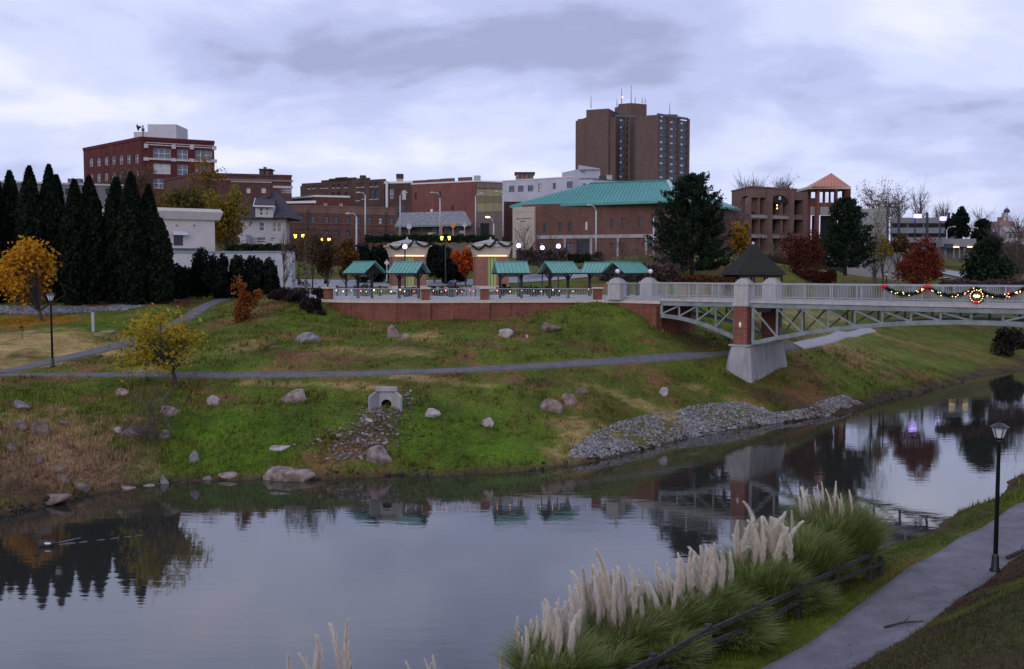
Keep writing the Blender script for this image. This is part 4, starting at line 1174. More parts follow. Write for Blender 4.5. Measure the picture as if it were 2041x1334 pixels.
# ---- 3 grey low building behind the conifers, 4 white stucco building with long low wall
GREYSTONE = mat('grey_render', (0.12, 0.12, 0.125), (0.18, 0.175, 0.18), 0.9, 0.7)
b5, _ = building('grey_hall', 'low grey hall half hidden behind the row of tall conifers', [(-90, 130), (250, 138)], 12, ztop(100, 366, 134), GREYSTONE, [(0, x, 376, x + 12, 388, GLASS_DK) for x in (40, 80, 130, 165, 210)], coping=LIME, parapet=0.2)
for x in (50, 98, 135, 152): roof_box(b5, 'chimney', GREYSTONE, x, 356, x + 8, 370, 137, 1)
STUCCO = mat('cream_stucco', (0.47, 0.425, 0.40), (0.57, 0.525, 0.49), 0.9, 0.8, 5)
WHITEP = mat('white_painted_block', (0.43, 0.44, 0.485), (0.54, 0.545, 0.58), 0.85, 0.7, 5)
b3, f3 = building('stucco_building', 'cream stucco building with overhanging parapet right of the conifers', [(230, 106.5), (430, 112)], 9, ztop(380, 438, 112), STUCCO, [(0, 346, 466, 365, 490, GLASS_DK, dict(mull=1, rail=0))], back=10)
f = f3[0]; r = f.rect(230, 414.5, 437, 437)
MB().hexa([f.pt(u, z, o_) for z, a in ((r[2], 0.25), (r[3] - 0.35, 0.55)) for u, o_ in ((-0.3, a), (r[1] + (a - 0.25), a), (r[1] + (a - .25), -8), (-0.3, -8))]).build('parapet', STUCCO, b3)
MB().hexa([f.pt(u, z, o_) for z, a in ((r[3] - 0.35, 0.55), (r[3], 0.3)) for u, o_ in ((-0.3, a), (r[1] + (a - 0.25), a), (r[1] + (a - .25), -8), (-0.3, -8))]).build('parapet_top', STUCCO, b3)
aw = f.rect(344, 461, 371, 468); MB().add([f.pt(aw[0], aw[3], 0.02), f.pt(aw[1], aw[3], 0.02), f.pt(aw[1] + .1, aw[2], 0.7), f.pt(aw[0] - .1, aw[2], 0.7), f.pt(aw[0], aw[3] - .06, 0.02), f.pt(aw[1], aw[3] - .06, 0.02), f.pt(aw[1] + .1, aw[2] - .06, 0.7), f.pt(aw[0] - .1, aw[2] - .06, 0.7)],
          [(0, 1, 2, 3), (7, 6, 5, 4), (0, 3, 7, 4), (1, 5, 6, 2), (3, 2, 6, 7), (0, 4, 5, 1)]).build('awning', WHITEP, b3)
fbox(b3, f, 'ledge', WHITEP, 338, 491.5, 400, 495.5, 0.0, 1.2)
for x in (352, 387): fbox(b3, f, 'wall_lamp', FRAME_D, x - 1.2, 448, x + 1.2, 450.5, 0.0, 0.12)
b3b, f3b = building('white_boundary_wall', 'long low white painted wall behind the dark clipped shrubs', [(335, 106), (582, 104)], 7.5, ztop(450, 503, 105), WHITEP, [], back=1.0, coping=mat('blue_grey_coping', (0.22, 0.24, 0.33), (0.28, 0.30, 0.38), 0.8, 1), cat='wall', parapet=0.12)

# ---- 5 white house with dark dormer roof
hw = mat('white_clapboard', (0.38, 0.365, 0.385), (0.48, 0.46, 0.475), 0.85, 0.9, stretch=(0.4, 0.4, 6))
SHINGLE = mat('dark_shingles', (0.035, 0.03, 0.04), (0.06, 0.052, 0.065), 0.9, 2.0)
wn_ = [(0, 517, 443, 527, 461, GLASS_BL, dict(rail=1)), (0, 544, 444, 551, 463, mat('curtain', (0.28, 0.20, 0.19), (0.36, 0.27, 0.25), 0.8, 2)), (0, 553, 444, 561, 463, MATS['curtain']),
       (0, 492, 473, 499, 478, GLASS_DK), (0, 511, 473.5, 530, 485, mat('red_porch_door', (0.22, 0.10, 0.09), (0.27, 0.13, 0.11), 0.8, 2)), (0, 539, 474, 548, 481, GLASS_DK)]
HD = 148
b4, f4 = building('white_house', 'old white clapboard house with dark roof and front dormer', [(481, HD), (571, HD + 1)], 12, ztop(520, 433.5, HD), hw, wn_, back=8, frame=FRAME_W, cat='house')
a, b, c, d_ = P(472, 434, HD - 1), P(579, 433, HD), P(560, 392, HD + 5), P(489, 392, HD + 5)
zr = ztop(520, 384, HD + 5)
mb = MB(); mb.add([(a[0], HD - 0.8, a[2]), (b[0], HD - 0.3, a[2]), (b[0], HD + 9.5, a[2]), (a[0], HD + 9.5, a[2]), (a[0] + 3.0, HD + 4.5, zr), (b[0] - 3.0, HD + 4.5, zr)], [(0, 1, 5, 4), (1, 2, 5), (2, 3, 4, 5), (3, 0, 4), (3, 2, 1, 0)])
mb.build('hip_roof', SHINGLE, b4)
fd = Face(P(509, 430, HD - 0.5)[:2], P(544, 430, HD - 0.45)[:2]); zd0, zd1 = ztop(520, 434, HD - 0.5), ztop(520, 411, HD - 0.5)
mb = MB(); ops = [fd.rect(516.5, 413, 525, 430), fd.rect(528.5, 413, 536.5, 430)]; facade(mb, fd, zd0, zd1, ops, 0.15)
for u in (0, fd.L): mb.add([fd.pt(u, zd0), fd.pt(u, zd1), fd.pt(u, zd1, -3.5), fd.pt(u, zd0, -3.5)], [(0, 1, 2, 3)])
dm = mb.build('dormer', hw, b4)
for k, r in enumerate(ops): window(b4, fd, r, GLASS_BL if k == 0 else MATS['curtain'], FRAME_W, 0.15, 0, 1)
a, b = P(505, 410, HD - 1), P(548, 411, HD - 1); rr = P(500, 394, HD + 3); rl = P(540, 393, HD + 3)
MB().add([a, b, (rl[0] + 0.4, HD + 4, rl[2]), (rr[0] + 0.4, HD + 4, rr[2]), a - np.array((0, 0, .15)), b - np.array((0, 0, .15)), (rl[0] + 0.4, HD + 4, rl[2] - .15), (rr[0] + 0.4, HD + 4, rr[2] - .15)], [(0, 1, 2, 3), (7, 6, 5, 4), (0, 4, 5, 1), (1, 5, 6, 2), (0, 3, 7, 4)]).build('dormer_roof', SHINGLE, b4)
MB().bar(a - np.array((0, .02, 0.06)), b - np.array((0, .02, 0.06)), 0.1, 0.2).build('dormer_fascia', FRAME_W, b4)
MB().bar(a - np.array((0, .02, 0.06)), np.array((rr[0] + 0.4, HD + 4, rr[2])) - np.array((0, 0, .08)), 0.1, 0.2).build('dormer_fascia', FRAME_W, b4)
MB().bar(P(474, 434.6, HD - 0.85), P(509, 434.6, HD - 0.85), 0.1, 0.16).build('eave_board', SHINGLE, b4)
roof_box(b4, 'chimney', brick_mat('chimney_brick', (0.14, 0.06, 0.05), (0.1, 0.05, 0.04), (0.1, .08, .07)), 531, 379, 538, 393, HD + 3, 1.0)
fp = f4[0]; MB().box(P(488, 481, HD - 1.6), (1.1, 3.0, 1.8)).build('porch', hw, b4)

# ---- 6 dark brown commercial block with stepped parapet, and its side wing
BR6 = brick_mat('umber_brick', (0.105, 0.06, 0.05), (0.08, 0.047, 0.04), (0.11, 0.08, 0.07), 0.35)
w6 = []
for x in (616, 626, 642.5, 651, 665, 675, 690): w6.append((0, x - 2.7, 368 - (x - 616) * .03, x + 2.7, 376 - (x - 616) * .03))
for x in (713.5, 723, 741, 750.5): w6.append((0, x - 2.9, 366 - (x - 713) * .05, x + 2.9, 373.5 - (x - 713) * .05))
for x in (651, 664, 675, 690): w6.append((0, x - 3, 383, x + 3, 393))
for x, y in ((713.5, 381), (725, 377.5), (740.5, 378), (751, 377.5)): w6.append((0, x - 3.6, y, x + 3.6, y + 19))
b6, f6 = building('umber_brick_building', 'dark umber brick block with stepped parapet and many small windows', [(601, 216), (767, 205)], 14, ztop(767, 362, 205), BR6, w6, sill=LIME, back=20)
f = f6[0]
for x0, x1, yt in ((601, 767, 361.4), (640, 735, 357), (655, 708, 355), (668, 690, 353.5)):
    u0, u1 = f.hit(x0, 360)[0], f.hit(x1, 360)[0]; z1 = f.hit((x0 + x1) / 2, yt)[1]
    f.slab(MB(), u0, u1, b6.location.z + 5, z1, -0.5 - 0.01 * x0 / 600, -0.03).build('parapet_step', BR6, b6) if x0 != 601 else f.slab(MB(), u0 + .05, u1 - .05, ztop(767, 363, 205), z1, -0.5, 0.04).build('parapet', BR6, b6)
roof_box(b6, 'chimney', BR6, 717, 349.5, 728, 362, 212, 1.5)
b6b, f6b = building('umber_side_wing', 'umber brick wing with white coping and one tall framed window', [(768, 205), (823, 203.5)], 14, ztop(795, 365, 204), BR6,
    [(0, 777, 377, 784, 396, GLASS_BL, dict(frame=FRAME_W)), (0, 801, 379, 809, 398, BLINDS, dict(frame=FRAME_W)), (0, 803, 367.5, 806.5, 371.5)], coping=FRAME_W, parapet=0.35)
MB().tube([P(771, 361, 204.4), P(771.3, 414, 204.4)], 0.28, 7).build('downpipe', FRAME_W, b6b)
roof_box(b6b, 'chimney', BR2, 789.5, 346.5, 803, 356, 208, 1.4); roof_box(b6b, 'chimney_base', LIME, 790.5, 356, 802, 366, 208.1, 1.2)

# ---- 7 red-brown two storey building in front
BR7 = brick_mat('rust_brown_brick', (0.16, 0.074, 0.059), (0.13, 0.06, 0.048), (0.145, 0.093, 0.078), 0.3)
BAND7 = brick_mat('pale_rust_brick', (0.21, 0.115, 0.09), (0.185, 0.10, 0.08), (0.19, 0.13, 0.11), 0.25)
w7 = []
for k, x in enumerate((601, 624.6, 651.4, 670.5, 693.4, 715, 736.8, 758.4, 780.7)):
    dy = (x - 601) * 0.024
    w7.append((0, x - 4, 430 + dy, x + 4, 443.5 + dy, BLINDS if k in (7,) else GLASS_BL)); w7.append((0, x - 4, 459 + dy, x + 4, 471 + dy, GLASS_BL))
b7, f7 = building('rust_brick_building', 'rust-brown two-storey brick building with a pale top band', [(552, 172), (580, 166), (792, 174)], 13, ztop(580, 410, 166), BR7, [(1, *w[1:]) for w in w7], coping=BAND7, frame=FRAME_D, sill=BAND7, mull=0, parapet=0.1)
fbox(b7, f7[1], 'top_band', BAND7, 580, 411, 791, 427, 0.002, 0.07)
fbox(b7, f7[1], 'stone_course', BAND7, 580, 445.5, 791, 447.5, 0.002, 0.08); fbox(b7, f7[1], 'stone_course', BAND7, 580, 455.5, 791, 457, 0.002, 0.08)
fbox(b7, f7[1], 'downpipe', FRAME_D, 768, 422, 769.4, 480, 0.09, 0.2); fbox(b7, f7[1], 'downpipe', FRAME_D, 612.5, 418, 613.6, 480, 0.09, 0.2)
BR7C = brick_mat('red_upper_brick', (0.15, 0.045, 0.04), (0.12, 0.036, 0.032), (0.12, 0.07, 0.06), 0.3)
b7c, f7c = building('red_rear_building', 'small red brick upper storey with white coping behind the rust-brown building', [(570, 192), (630, 184), (698, 186)], 14, ztop(640, 393, 185), BR7C, [(1, 645, 404, 652, 410), (1, 676, 405, 683, 411)], coping=FRAME_W, parapet=0.3, frame=FRAME_W)
cn = P(556, 404, 178); MB().hexa([P(556, 406, 176), P(630, 405, 176), P(630, 405, 180), P(556, 406, 180), P(556, 402, 176), P(630, 400, 176), P(630, 400, 180), P(556, 402, 180)]).build('white_canopy', FRAME_W, b7c)

# ---- 8 red brick wall building with ochre panelled front
BR8 = brick_mat('dusty_red_brick', (0.22, 0.08, 0.068), (0.185, 0.066, 0.058), (0.19, 0.105, 0.095), 0.35)
b8, f8 = building('ochre_front_building', 'dusty red brick building with an ochre panelled street front', [(822, 186), (949, 180), (1001, 182)], 13, ztop(949, 362, 180), BR8,
    [(0, 827, 384, 831, 398), (0, 900, 411, 905, 419), (1, 957, 446, 975, 470, BLACK, dict(rail=0))], coping=FRAME_W, parapet=0.2)
OCH = mat('ochre_panel', (0.26, 0.21, 0.115), (0.36, 0.30, 0.17), 0.85, 1.0, stretch=(1, 1, 0.3)); TAUPE = mat('taupe_render', (0.15, 0.115, 0.10), (0.2, 0.155, 0.135), 0.9, 0.6, stretch=(1, 1, .4))
OCHD = mat('olive_panel', (0.17, 0.15, 0.085), (0.22, 0.19, 0.11), 0.85, 1.0)
fbox(b8, f8[1], 'front_band', TAUPE, 950, 366, 1000.5, 376, 0.002, 0.3)
for k, (x0, x1) in enumerate(((950.5, 966.5), (967, 983.5), (984, 1000))):
    fbox(b8, f8[1], 'ochre_panel', OCH, x0, 376.5, x1, 391.5, 0.002, 0.12); fbox(b8, f8[1], 'olive_panel', OCHD, x0, 392, x1, 404.5, 0.002, 0.08); fbox(b8, f8[1], 'ochre_panel', OCH, x0, 405, x1, 422, 0.002, 0.12)
fbox(b8, f8[1], 'render_panel', TAUPE, 950.5, 422.5, 1000, 445.5, 0.002, 0.1); fbox(b8, f8[1], 'render_panel', TAUPE, 976, 446, 1000, 480, 0.002, 0.1); fbox(b8, f8[1], 'render_panel', TAUPE, 950.5, 446, 957, 480, 0.002, 0.1)
roof_box(b8, 'roof_vent', LIME, 944.5, 350, 957.5, 363, 184, 1.2)
for k, x in enumerate((835, 863, 890, 925)):
    u = f8[0]; r = u.rect(x - 12, 360 - (x - 822) * .03, x + 14, 364); u.slab(MB(), r[0], r[1], r[2] - .1, r[3] + 0.1 * k, -0.5, 0.02).build('parapet_step', BR8, b8)

# ---- 9 grey roofed shop
SHOPW = mat('shop_brown_render', (0.14, 0.10, 0.085), (0.2, 0.15, 0.13), 0.9, 1.5); SHOPR = mat('weathered_grey_roof', (0.14, 0.145, 0.15), (0.24, 0.245, 0.25), 0.8, 0.9, stretch=(3, 3, 0.4), contrast=(0.4, 0.6))
w9 = [(0, 797, 451, 808, 470, BLACK), (0, 818, 451, 832, 470, BLACK), (0, 836, 452, 842, 466, GLASS_DK), (0, 858, 452, 872, 463, GLASS_BL), (0, 883, 452, 896, 463, GLASS_DK), (0, 908, 452, 921, 462, GLASS_DK)]
b9, f9 = building('grey_roofed_shop', 'small shop with a streaked grey mansard roof at the street corner', [(793, 156), (942, 155)], 13.2, ztop(870, 447, 155), SHOPW, w9, back=10, cat='shop', sill=None)
e0, e1, r0, r1 = P(787, 450, 154), P(939, 447, 153), P(800, 424, 158), P(926, 421, 157)
MB().hexa([e0, e1, (e1[0], 166, e1[2]), (e0[0], 166, e0[2]), r0, r1, (r1[0], 163, r1[2]), (r0[0], 163, r0[2])]).build('mansard_roof', SHOPR, b9)
MB().bar(e0 - np.array((0, .05, .12)), e1 - np.array((0, .05, .12)), 0.15, 0.3).build('fascia', mat('teal_fascia', (0.12, 0.19, 0.19), (0.16, 0.24, 0.23), 0.7, 1), b9)
roof_box(b9, 'roof_vent', FRAME_W, 858, 417, 862, 424, 158, 0.5); roof_box(b9, 'air_unit', FRAME_D, 788, 412, 806, 425, 159, 2)
fbox(b9, f9[0], 'shop_sign', FRAME_W, 853, 463.5, 868, 468, 0.01, 0.1); fbox(b9, f9[0], 'shop_sign', FRAME_W, 916, 460, 926, 465, 0.01, 0.1)

# ---- 10 white painted building
WP = mat('aged_white_paint', (0.38, 0.38, 0.45), (0.50, 0.50, 0.57), 0.85, 0.4, 6)
w10 = [(0, x - 5.5, 371 - (x - 1020) * .03, x + 5.5, 383 - (x - 1020) * .03, GLASS_BL) for x in (1020, 1038, 1057.5)] + [(0, 1073, 366.5, 1079, 383, BLINDS), (0, 1102, 365, 1108, 377.5, GLASS_BL), (0, 1130, 362, 1142, 375, GLASS_BL)]
b10, f10 = building('white_painted_building', 'long white painted building below the brown tower', [(1001, 238), (1154, 226)], 15, ztop(1154, 352, 226), WP, w10, coping=FRAME_W, parapet=0.15, frame=FRAME_D, back=25)
roof_box(b10, 'penthouse', mat('red_brown_panel', (0.17, 0.07, 0.06), (0.28, 0.20, 0.18), 0.8, 0.8), 1028, 345, 1063.5, 360, 240, 6); roof_box(b10, 'penthouse_roof', FRAME_D, 1025.5, 343, 1066.5, 345.2, 239.5, 7)
for x in (1036, 1045, 1054): roof_box(b10, 'penthouse_window', GLASS_DK, x - 2, 348, x + 2, 354, 239.9, 0.2)
roof_box(b10, 'lower_wall', BR2, 1001.5, 402, 1040, 480, 190, 4)
b10b, f10b = building('white_lift_block', 'tall narrow white block with slanted roof in front of the brown tower', [(1154, 224), (1195, 226)], 15, ztop(1154, 337, 224), WP, [(0, 1158, 340, 1168, 347, GLASS_BL, dict(frame=FRAME_W))], back=9)
MB().hexa([P(1153, 338, 223.5), P(1196, 338, 225.5), P(1196, 338, 234), P(1153, 338, 232), P(1153, 329, 223.5), P(1196, 336.3, 225.5), P(1196, 336.3, 234), P(1153, 329, 232)]).build('slanted_roof', WP, b10b)
b10c, f10c = building('white_rear_wing', 'low white wing between the lift block and the green roof', [(1155, 214), (1180, 213.6), (1250, 220)], 15, ztop(1180, 357, 214), WP, [(0, 1162, 366, 1168, 370), (1, 1200, 364, 1205, 368)], coping=FRAME_D, parapet=0.1)
roof_box(b10c, 'air_unit', LIME, 1209, 349, 1220, 360, 222, 2.5); roof_box(b10c, 'air_unit', FRAME_D, 1196, 350, 1208, 359, 222, 2.5)

# ---- 11 brown apartment tower
BR11 = brick_mat('tower_brick', (0.145, 0.092, 0.08), (0.122, 0.077, 0.068), (0.14, 0.105, 0.092), 0.18)
TD = 380; SPAN = mat('tower_spandrel', (0.075, 0.085, 0.10), (0.10, 0.112, 0.13), 0.6, 0.5)
TB = 30.0
tw_ = thing('apartment_tower', 'tall brown brick apartment tower with stepped roof blocks and aerials', 'tower', (*XY(1260, TD), TB))
def tface(p0, p1, top, name='wall_block', back=14, m=BR11):
    A, B = XY(*p0), XY(*p1); f = Face(A, B); z = ztop(p1[0] if p1[1] < p0[1] else p0[0], top, min(p0[1], p1[1])); q = -f.n * back
    mb = MB(); mb.prism([A, B, B + q, A + q], TB, z); mb.build(name, m, tw_); return f, z
tface((1146, 396), (1167, TD + 6)[:2], 234, back=10)
tface((1150, TD + 5), (1225, TD), 233.5, back=18)
tface((1167, TD + 3), (1211, TD - 0.3), 216.5, back=14)
tface((1265, TD - 1), (1309, TD - 4), 229, back=20)
fw, zw1 = tface((1224, TD + 6), (1266, TD + 8), 231, 'window_bay', 16, SPAN)
fv, zw2 = tface((1308, TD - 2), (1370, TD + 10), 233, 'window_bay', 16, SPAN)
tface((1230, TD + 9), (1255, TD + 6.5), 205.5, 'penthouse', 12); tface((1254, TD + 6.6), (1286, TD + 9.6), 205.5, 'penthouse', 12)
tface((1326, TD + 12), (1347, TD + 12.5), 228, 'penthouse', 8)
for px in (1224.6, 1245, 1265): fbox(tw_, fw, 'pier', BR11, px - 1.2, 232, px + 1.2, 470, 0.002, 0.9)
for px in (1309.5, 1330, 1350.5, 1369): fbox(tw_, fv, 'pier', BR11, px - 1.3, 233 + (px - 1309) * 0.08, px + 1.3, 470, 0.002, 0.9)
fbox(tw_, fw, 'roof_edge', SPAN, 1224, 229.5, 1266, 235, 0.01, 0.8); fbox(tw_, fv, 'roof_edge', SPAN, 1309, 231, 1369, 235, 0.01, 0.8)
TWIN = mat('tower_pale_blind', (0.42, 0.46, 0.52), (0.56, 0.58, 0.62), 0.4, 0.2)
for row in range(11):
    for f, cols, y0, sl in ((fw, ((1226.5, 1243.5), (1247, 1263.5)), 237.5, 0.10), (fv, ((1311.5, 1328.5), (1332, 1349), (1352.5, 1368)), 239, 0.11)):
        for x0, x1 in cols:
            y = y0 + row * 14.0 + (x0 - cols[0][0]) * sl
            r = f.rect(x0, y, x1, y + 5.6); mb = MB(); f.slab(mb, r[0], r[1], r[2], r[3], 0.003, 0.12)
            w = mb.build('window', GLASS_DK, tw_)
            xa = x0 + (x1 - x0) * (0.14 if f is fv else 0.42); r2 = f.rect(xa, y + 0.8, xa + 5.6, y + 4.6)
            f.slab(MB(), r2[0], r2[1], r2[2], r2[3], 0.12, 0.16).build('pane', TWIN if (row * 7 + int(x0)) % 5 else GLASS_BL, w)
            xb = x0 + (x1 - x0) * 0.82; r3 = f.rect(xb, y + 1, xb + 2, y + 5); f.slab(MB(), r3[0], r3[1], r3[2], r3[3], 0.12, 0.16).build('pane', GLASS_BL, w)
for px, y0, y1 in ((1178, 190, 216), (1239, 176, 207), (1258, 170, 206), (1266, 194, 206), (1280, 195, 206), (1286, 196, 206), (1335, 205, 229), (1229.5, 198, 212)):
    a, b = P(px, y1, TD + 8), P(px, y0, TD + 8); MB().tube([a, b], [0.16, 0.07], 5).build('aerial', FRAME_D, tw_)
MB().sphere(P(1240.5, 194, TD + 7), 0.3, 6, 5).build('beacon', BULB_R, tw_)

# ---- 12 community building with big green roof
BR12 = brick_mat('community_brick', (0.155, 0.078, 0.062), (0.128, 0.063, 0.051), (0.145, 0.092, 0.077), 0.3)
CB0, CB1 = 152, 140
w12 = []
for x in (1087, 1116.5, 1137, 1168, 1189, 1221, 1243, 1276, 1302.5): w12.append((1, x - 3.7, 445.5 - (x - 1087) * 0.062, x + 3.7, 464.5 - (x - 1087) * 0.058, BLINDS if x == 1168 else GLASS_DK, dict(rail=0)))
for x in (1189, 1221, 1243.5): w12.append((1, x - 3.7, 485, x + 3.7, 503 if x < 1200 else 495, GLASS_DK, dict(rail=0)))
w12 += [(1, 1149, 478.5, 1174, 512, GLASS_DK, dict(mull=2, rail=1)), (1, 1129, 484, 1143, 499, GLASS_BL, dict(mull=1)), (1, 1073, 482, 1083, 500, GLASS_BL), (1, 1289, 474.5, 1301, 496, GLASS_DK)]
zc12 = ztop(1045, 412, 153)
b12, f12 = building('community_building', 'two-storey brick community building under a broad green hipped metal roof', [(1024, 150), (1068, 147.5), (1350, 140), (1470, 158)], 10, zc12, BR12, w12, back=24, frame=FRAME_D)
fbox(b12, f12[0], 'concrete_panel', mat('beige_concrete', (0.40, 0.33, 0.28), (0.48, 0.405, 0.35), 0.9, 0.8), 1024.5, 413, 1068, 560, 0.01, 0.35)
fbox(b12, f12[0], 'panel_joint', LIME, 1024.5, 421, 1068, 422, 0.35, 0.4)
fbelt = f12[1]
u1 = fbelt.hit(1068, 475)[1]; ub = fbelt.hit(1200, 471.5)[1]
fbelt.slab(MB(), 0.2, fbelt.L, ub - 0.25, ub + 0.25, 0.002, 0.16).build('concrete_belt', CONC, b12)
for x in (1126, 1178.5, 1231.5, 1288): fbelt.slab(MB(), fbelt.hit(x, 490)[0] - 0.16, fbelt.hit(x, 490)[0] + 0.16, 10, ub - 0.26, 0.002, 0.12).build('concrete_pier', CONC, b12)
fc = f12[0]
def lettering(body, f, px, py, h_px, material, parent, out):
    cu = bpy.data.curves.new('lettering', 'FONT'); cu.body = body; cu.align_x = 'CENTER'; cu.align_y = 'CENTER'; cu.extrude = 0.02
    u, z = f.hit(px, py); cu.size = h_px * 1.4 * mpp(150)
    tmp = bpy.data.objects.new('lettering', cu); COL.objects.link(tmp)
    dg = bpy.context.evaluated_depsgraph_get(); me_ = bpy.data.meshes.new_from_object(tmp.evaluated_get(dg)); bpy.data.objects.remove(tmp)
    R = Matrix(((f.u[0], 0, f.n[0]), (f.u[1], 0, f.n[1]), (0, 1, 0)))
    p = Vector(f.pt(u, z, out)) - Vector(chain_loc(parent)); me_.transform(Matrix.Translation(p) @ R.to_4x4()); me_.materials.clear()
    return link_mesh('lettering', me_, material, parent)
INK = mat('dark_letter_metal', (0.05, 0.04, 0.05), (0.07, 0.055, 0.065), 0.6, 3)
lettering('Blount Community', fc, 1046.5, 436, 3.3, INK, b12, 0.36); lettering('Center', fc, 1045, 441.5, 3.3, INK, b12, 0.36)
GR12 = mat('teal_green_metal_roof', (0.045, 0.24, 0.205), (0.075, 0.31, 0.265), 0.5, 0.5, 8)
# hipped roof: eave corners, ridge
ze = zc12 - 0.05
e = [P(1016, 411, 150.0), P(1350, 392, 138), P(1478, 400, 158), P(1100, 400, 172)]
e = [np.array((q[0], q[1], ze)) for q in e]
rl, rr = P(1175, 366.5, 156), P(1331, 359.5, 151); zr = (rl[2] + rr[2]) / 2
rl = np.array((rl[0], rl[1], zr)); rr = np.array((rr[0], rr[1], zr))
mb = MB(); mb.add([*e, rl, rr] + [q - np.array((0, 0, 0.35)) for q in e], [(0, 1, 5, 4), (1, 2, 5), (2, 3, 4, 5), (3, 0, 4), (0, 6, 7, 1), (1, 7, 8, 2), (2, 8, 9, 3), (3, 9, 6, 0), (6, 9, 8, 7)])
rf = mb.build('hip_roof', GR12, b12)
for k in range(46):       # standing seams on the front slope
    t = (k + 0.5) / 46; a = e[0] + (e[1] - e[0]) * t; b_ = rl + (rr - rl) * np.clip((t - 0.42) / 0.5, 0, 1)
    if t < 0.42: b_ = e[0] + (rl - e[0]) * (t / 0.42)
    if t > 0.92: b_ = e[1] + (rr - e[1]) * ((1 - t) / 0.08)
    if np.linalg.norm(b_ - a) > 0.6: MB().bar(a + np.array((0, 0, .03)), b_ + np.array((0, 0, .03)), 0.05, 0.07).build('roof_seam', GREENROOF_DK, rf)
MB().bar(e[1] + np.array((0, 0, .08)), rr + np.array((0, 0, .08)), 0.5, 0.12).build('hip_cap', mat('pale_hip_cap', (0.35, 0.48, 0.46), (0.42, 0.55, 0.52), 0.5, 1), rf)
MB().bar(rl + np.array((0, 0, .06)), rr + np.array((0, 0, .06)), 0.4, 0.12).build('ridge_cap', GR12, rf)

# ---- 13 brick garage with arched openings and copper topped corner tower
BR13 = brick_mat('garage_brick', (0.20, 0.12, 0.10), (0.175, 0.10, 0.085), (0.19, 0.135, 0.115), 0.3)
BELT13 = mat('grey_concrete_belt', (0.25, 0.235, 0.22), (0.33, 0.31, 0.29), 0.9, 1.2)
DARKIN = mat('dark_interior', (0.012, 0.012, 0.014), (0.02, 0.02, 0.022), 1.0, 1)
GD = 176
w13 = []
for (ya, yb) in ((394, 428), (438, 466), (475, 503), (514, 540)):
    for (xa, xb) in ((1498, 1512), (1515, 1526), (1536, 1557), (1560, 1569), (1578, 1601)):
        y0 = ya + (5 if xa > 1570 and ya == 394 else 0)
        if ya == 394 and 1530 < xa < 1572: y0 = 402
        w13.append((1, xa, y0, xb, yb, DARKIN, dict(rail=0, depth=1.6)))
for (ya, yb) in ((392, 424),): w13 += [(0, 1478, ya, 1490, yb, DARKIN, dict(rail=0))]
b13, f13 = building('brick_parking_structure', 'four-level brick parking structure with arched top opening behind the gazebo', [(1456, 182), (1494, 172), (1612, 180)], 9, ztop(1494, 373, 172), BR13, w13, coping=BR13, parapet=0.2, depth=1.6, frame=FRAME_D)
f = f13[1]
for y in (431, 470, 507): fbox(b13, f, 'concrete_belt', BELT13, 1497, y - 1, 1572, y + 5, 0.01, 0.25)
for x in (1531, 1574): fbox(b13, f, 'brick_buttress', BR13, x - 4, 380, x + 4, 545, 0.005, 0.5)
# arch infill over the middle bay
ar = f.rect(1535, 384, 1571, 403); n = 10; mb = MB(); vs_ = []
for k in range(n + 1):
    u = ar[0] + (ar[1] - ar[0]) * k / n; h = ar[2] + (ar[3] - ar[2]) * 0.72 * math.sqrt(max(0, 1 - (2 * k / n - 1) ** 2)); vs_.append((u, h))
for (ua, ha), (ub_, hb) in zip(vs_[:-1], vs_[1:]):
    if 0: pass
    mb.hexa([f.pt(ua, ha, 0.12), f.pt(ub_, hb, 0.12), f.pt(ub_, hb, 0.004), f.pt(ua, ha, 0.004), f.pt(ua, ar[3] + .15, 0.12), f.pt(ub_, ar[3] + .15, 0.12), f.pt(ub_, ar[3] + .15, 0.004), f.pt(ua, ar[3] + .15, 0.004)])
mb2 = MB()
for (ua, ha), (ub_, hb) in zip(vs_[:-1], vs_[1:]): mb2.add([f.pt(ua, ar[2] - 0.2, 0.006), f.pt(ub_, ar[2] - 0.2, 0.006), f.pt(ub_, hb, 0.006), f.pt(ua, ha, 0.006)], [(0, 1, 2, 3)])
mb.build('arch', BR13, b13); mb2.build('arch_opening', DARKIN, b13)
fbox(b13, f, 'keystone', FRAME_W, 1551, 392, 1554, 399, 0.12, 0.3)
fbox(b13, f, 'hanging_lamp', BULB_W, 1547.3, 408, 1549, 411, 0.05, 0.12); fbox(b13, f, 'hanging_lamp', BULB_W, 1547.3, 414.5, 1549, 417, 0.05, 0.12)
BRT = brick_mat('tower_red_brick', (0.19, 0.062, 0.05), (0.16, 0.05, 0.042), (0.16, 0.09, 0.075), 0.3)
ct_ = thing('corner_tower', 'red brick corner tower with a salmon pyramid roof', 'tower', (*XY(1655, 165), 9.5))
def tpost(p0, p1, d, ya, yb, m=BRT, nm='brick_pier', dd=1.2):
    a, b = P(p0, yb, d), P(p1, ya, d); MB().box(((a[0] + b[0]) / 2, d + dd / 2, (a[2] + b[2]) / 2), (b[0] - a[0], dd, b[2] - a[2])).build(nm, m, ct_)
for p0, p1, d in ((1611, 1617, 168), (1625.5, 1634, 164), (1663, 1670, 163), (1679, 1690, 166), (1690, 1696, 170)): tpost(p0, p1, d, 376, 560)
for p0, p1, d in ((1617, 1626, 167), (1634, 1663, 164.5), (1670, 1680, 165.5)):
    tpost(p0, p1, d, 413, 429, BELT13, 'concrete_spandrel', 0.6); tpost(p0, p1, d, 395 if p0 == 1617 else 404, 412.5, BRT, 'brick_spandrel', 0.5); tpost(p0, p1, d, 376, 381, BRT, 'lintel', 0.6)
    tpost(p0, p1, d + 1.5, 430, 545, DARKIN, 'dark_opening', 0.3)
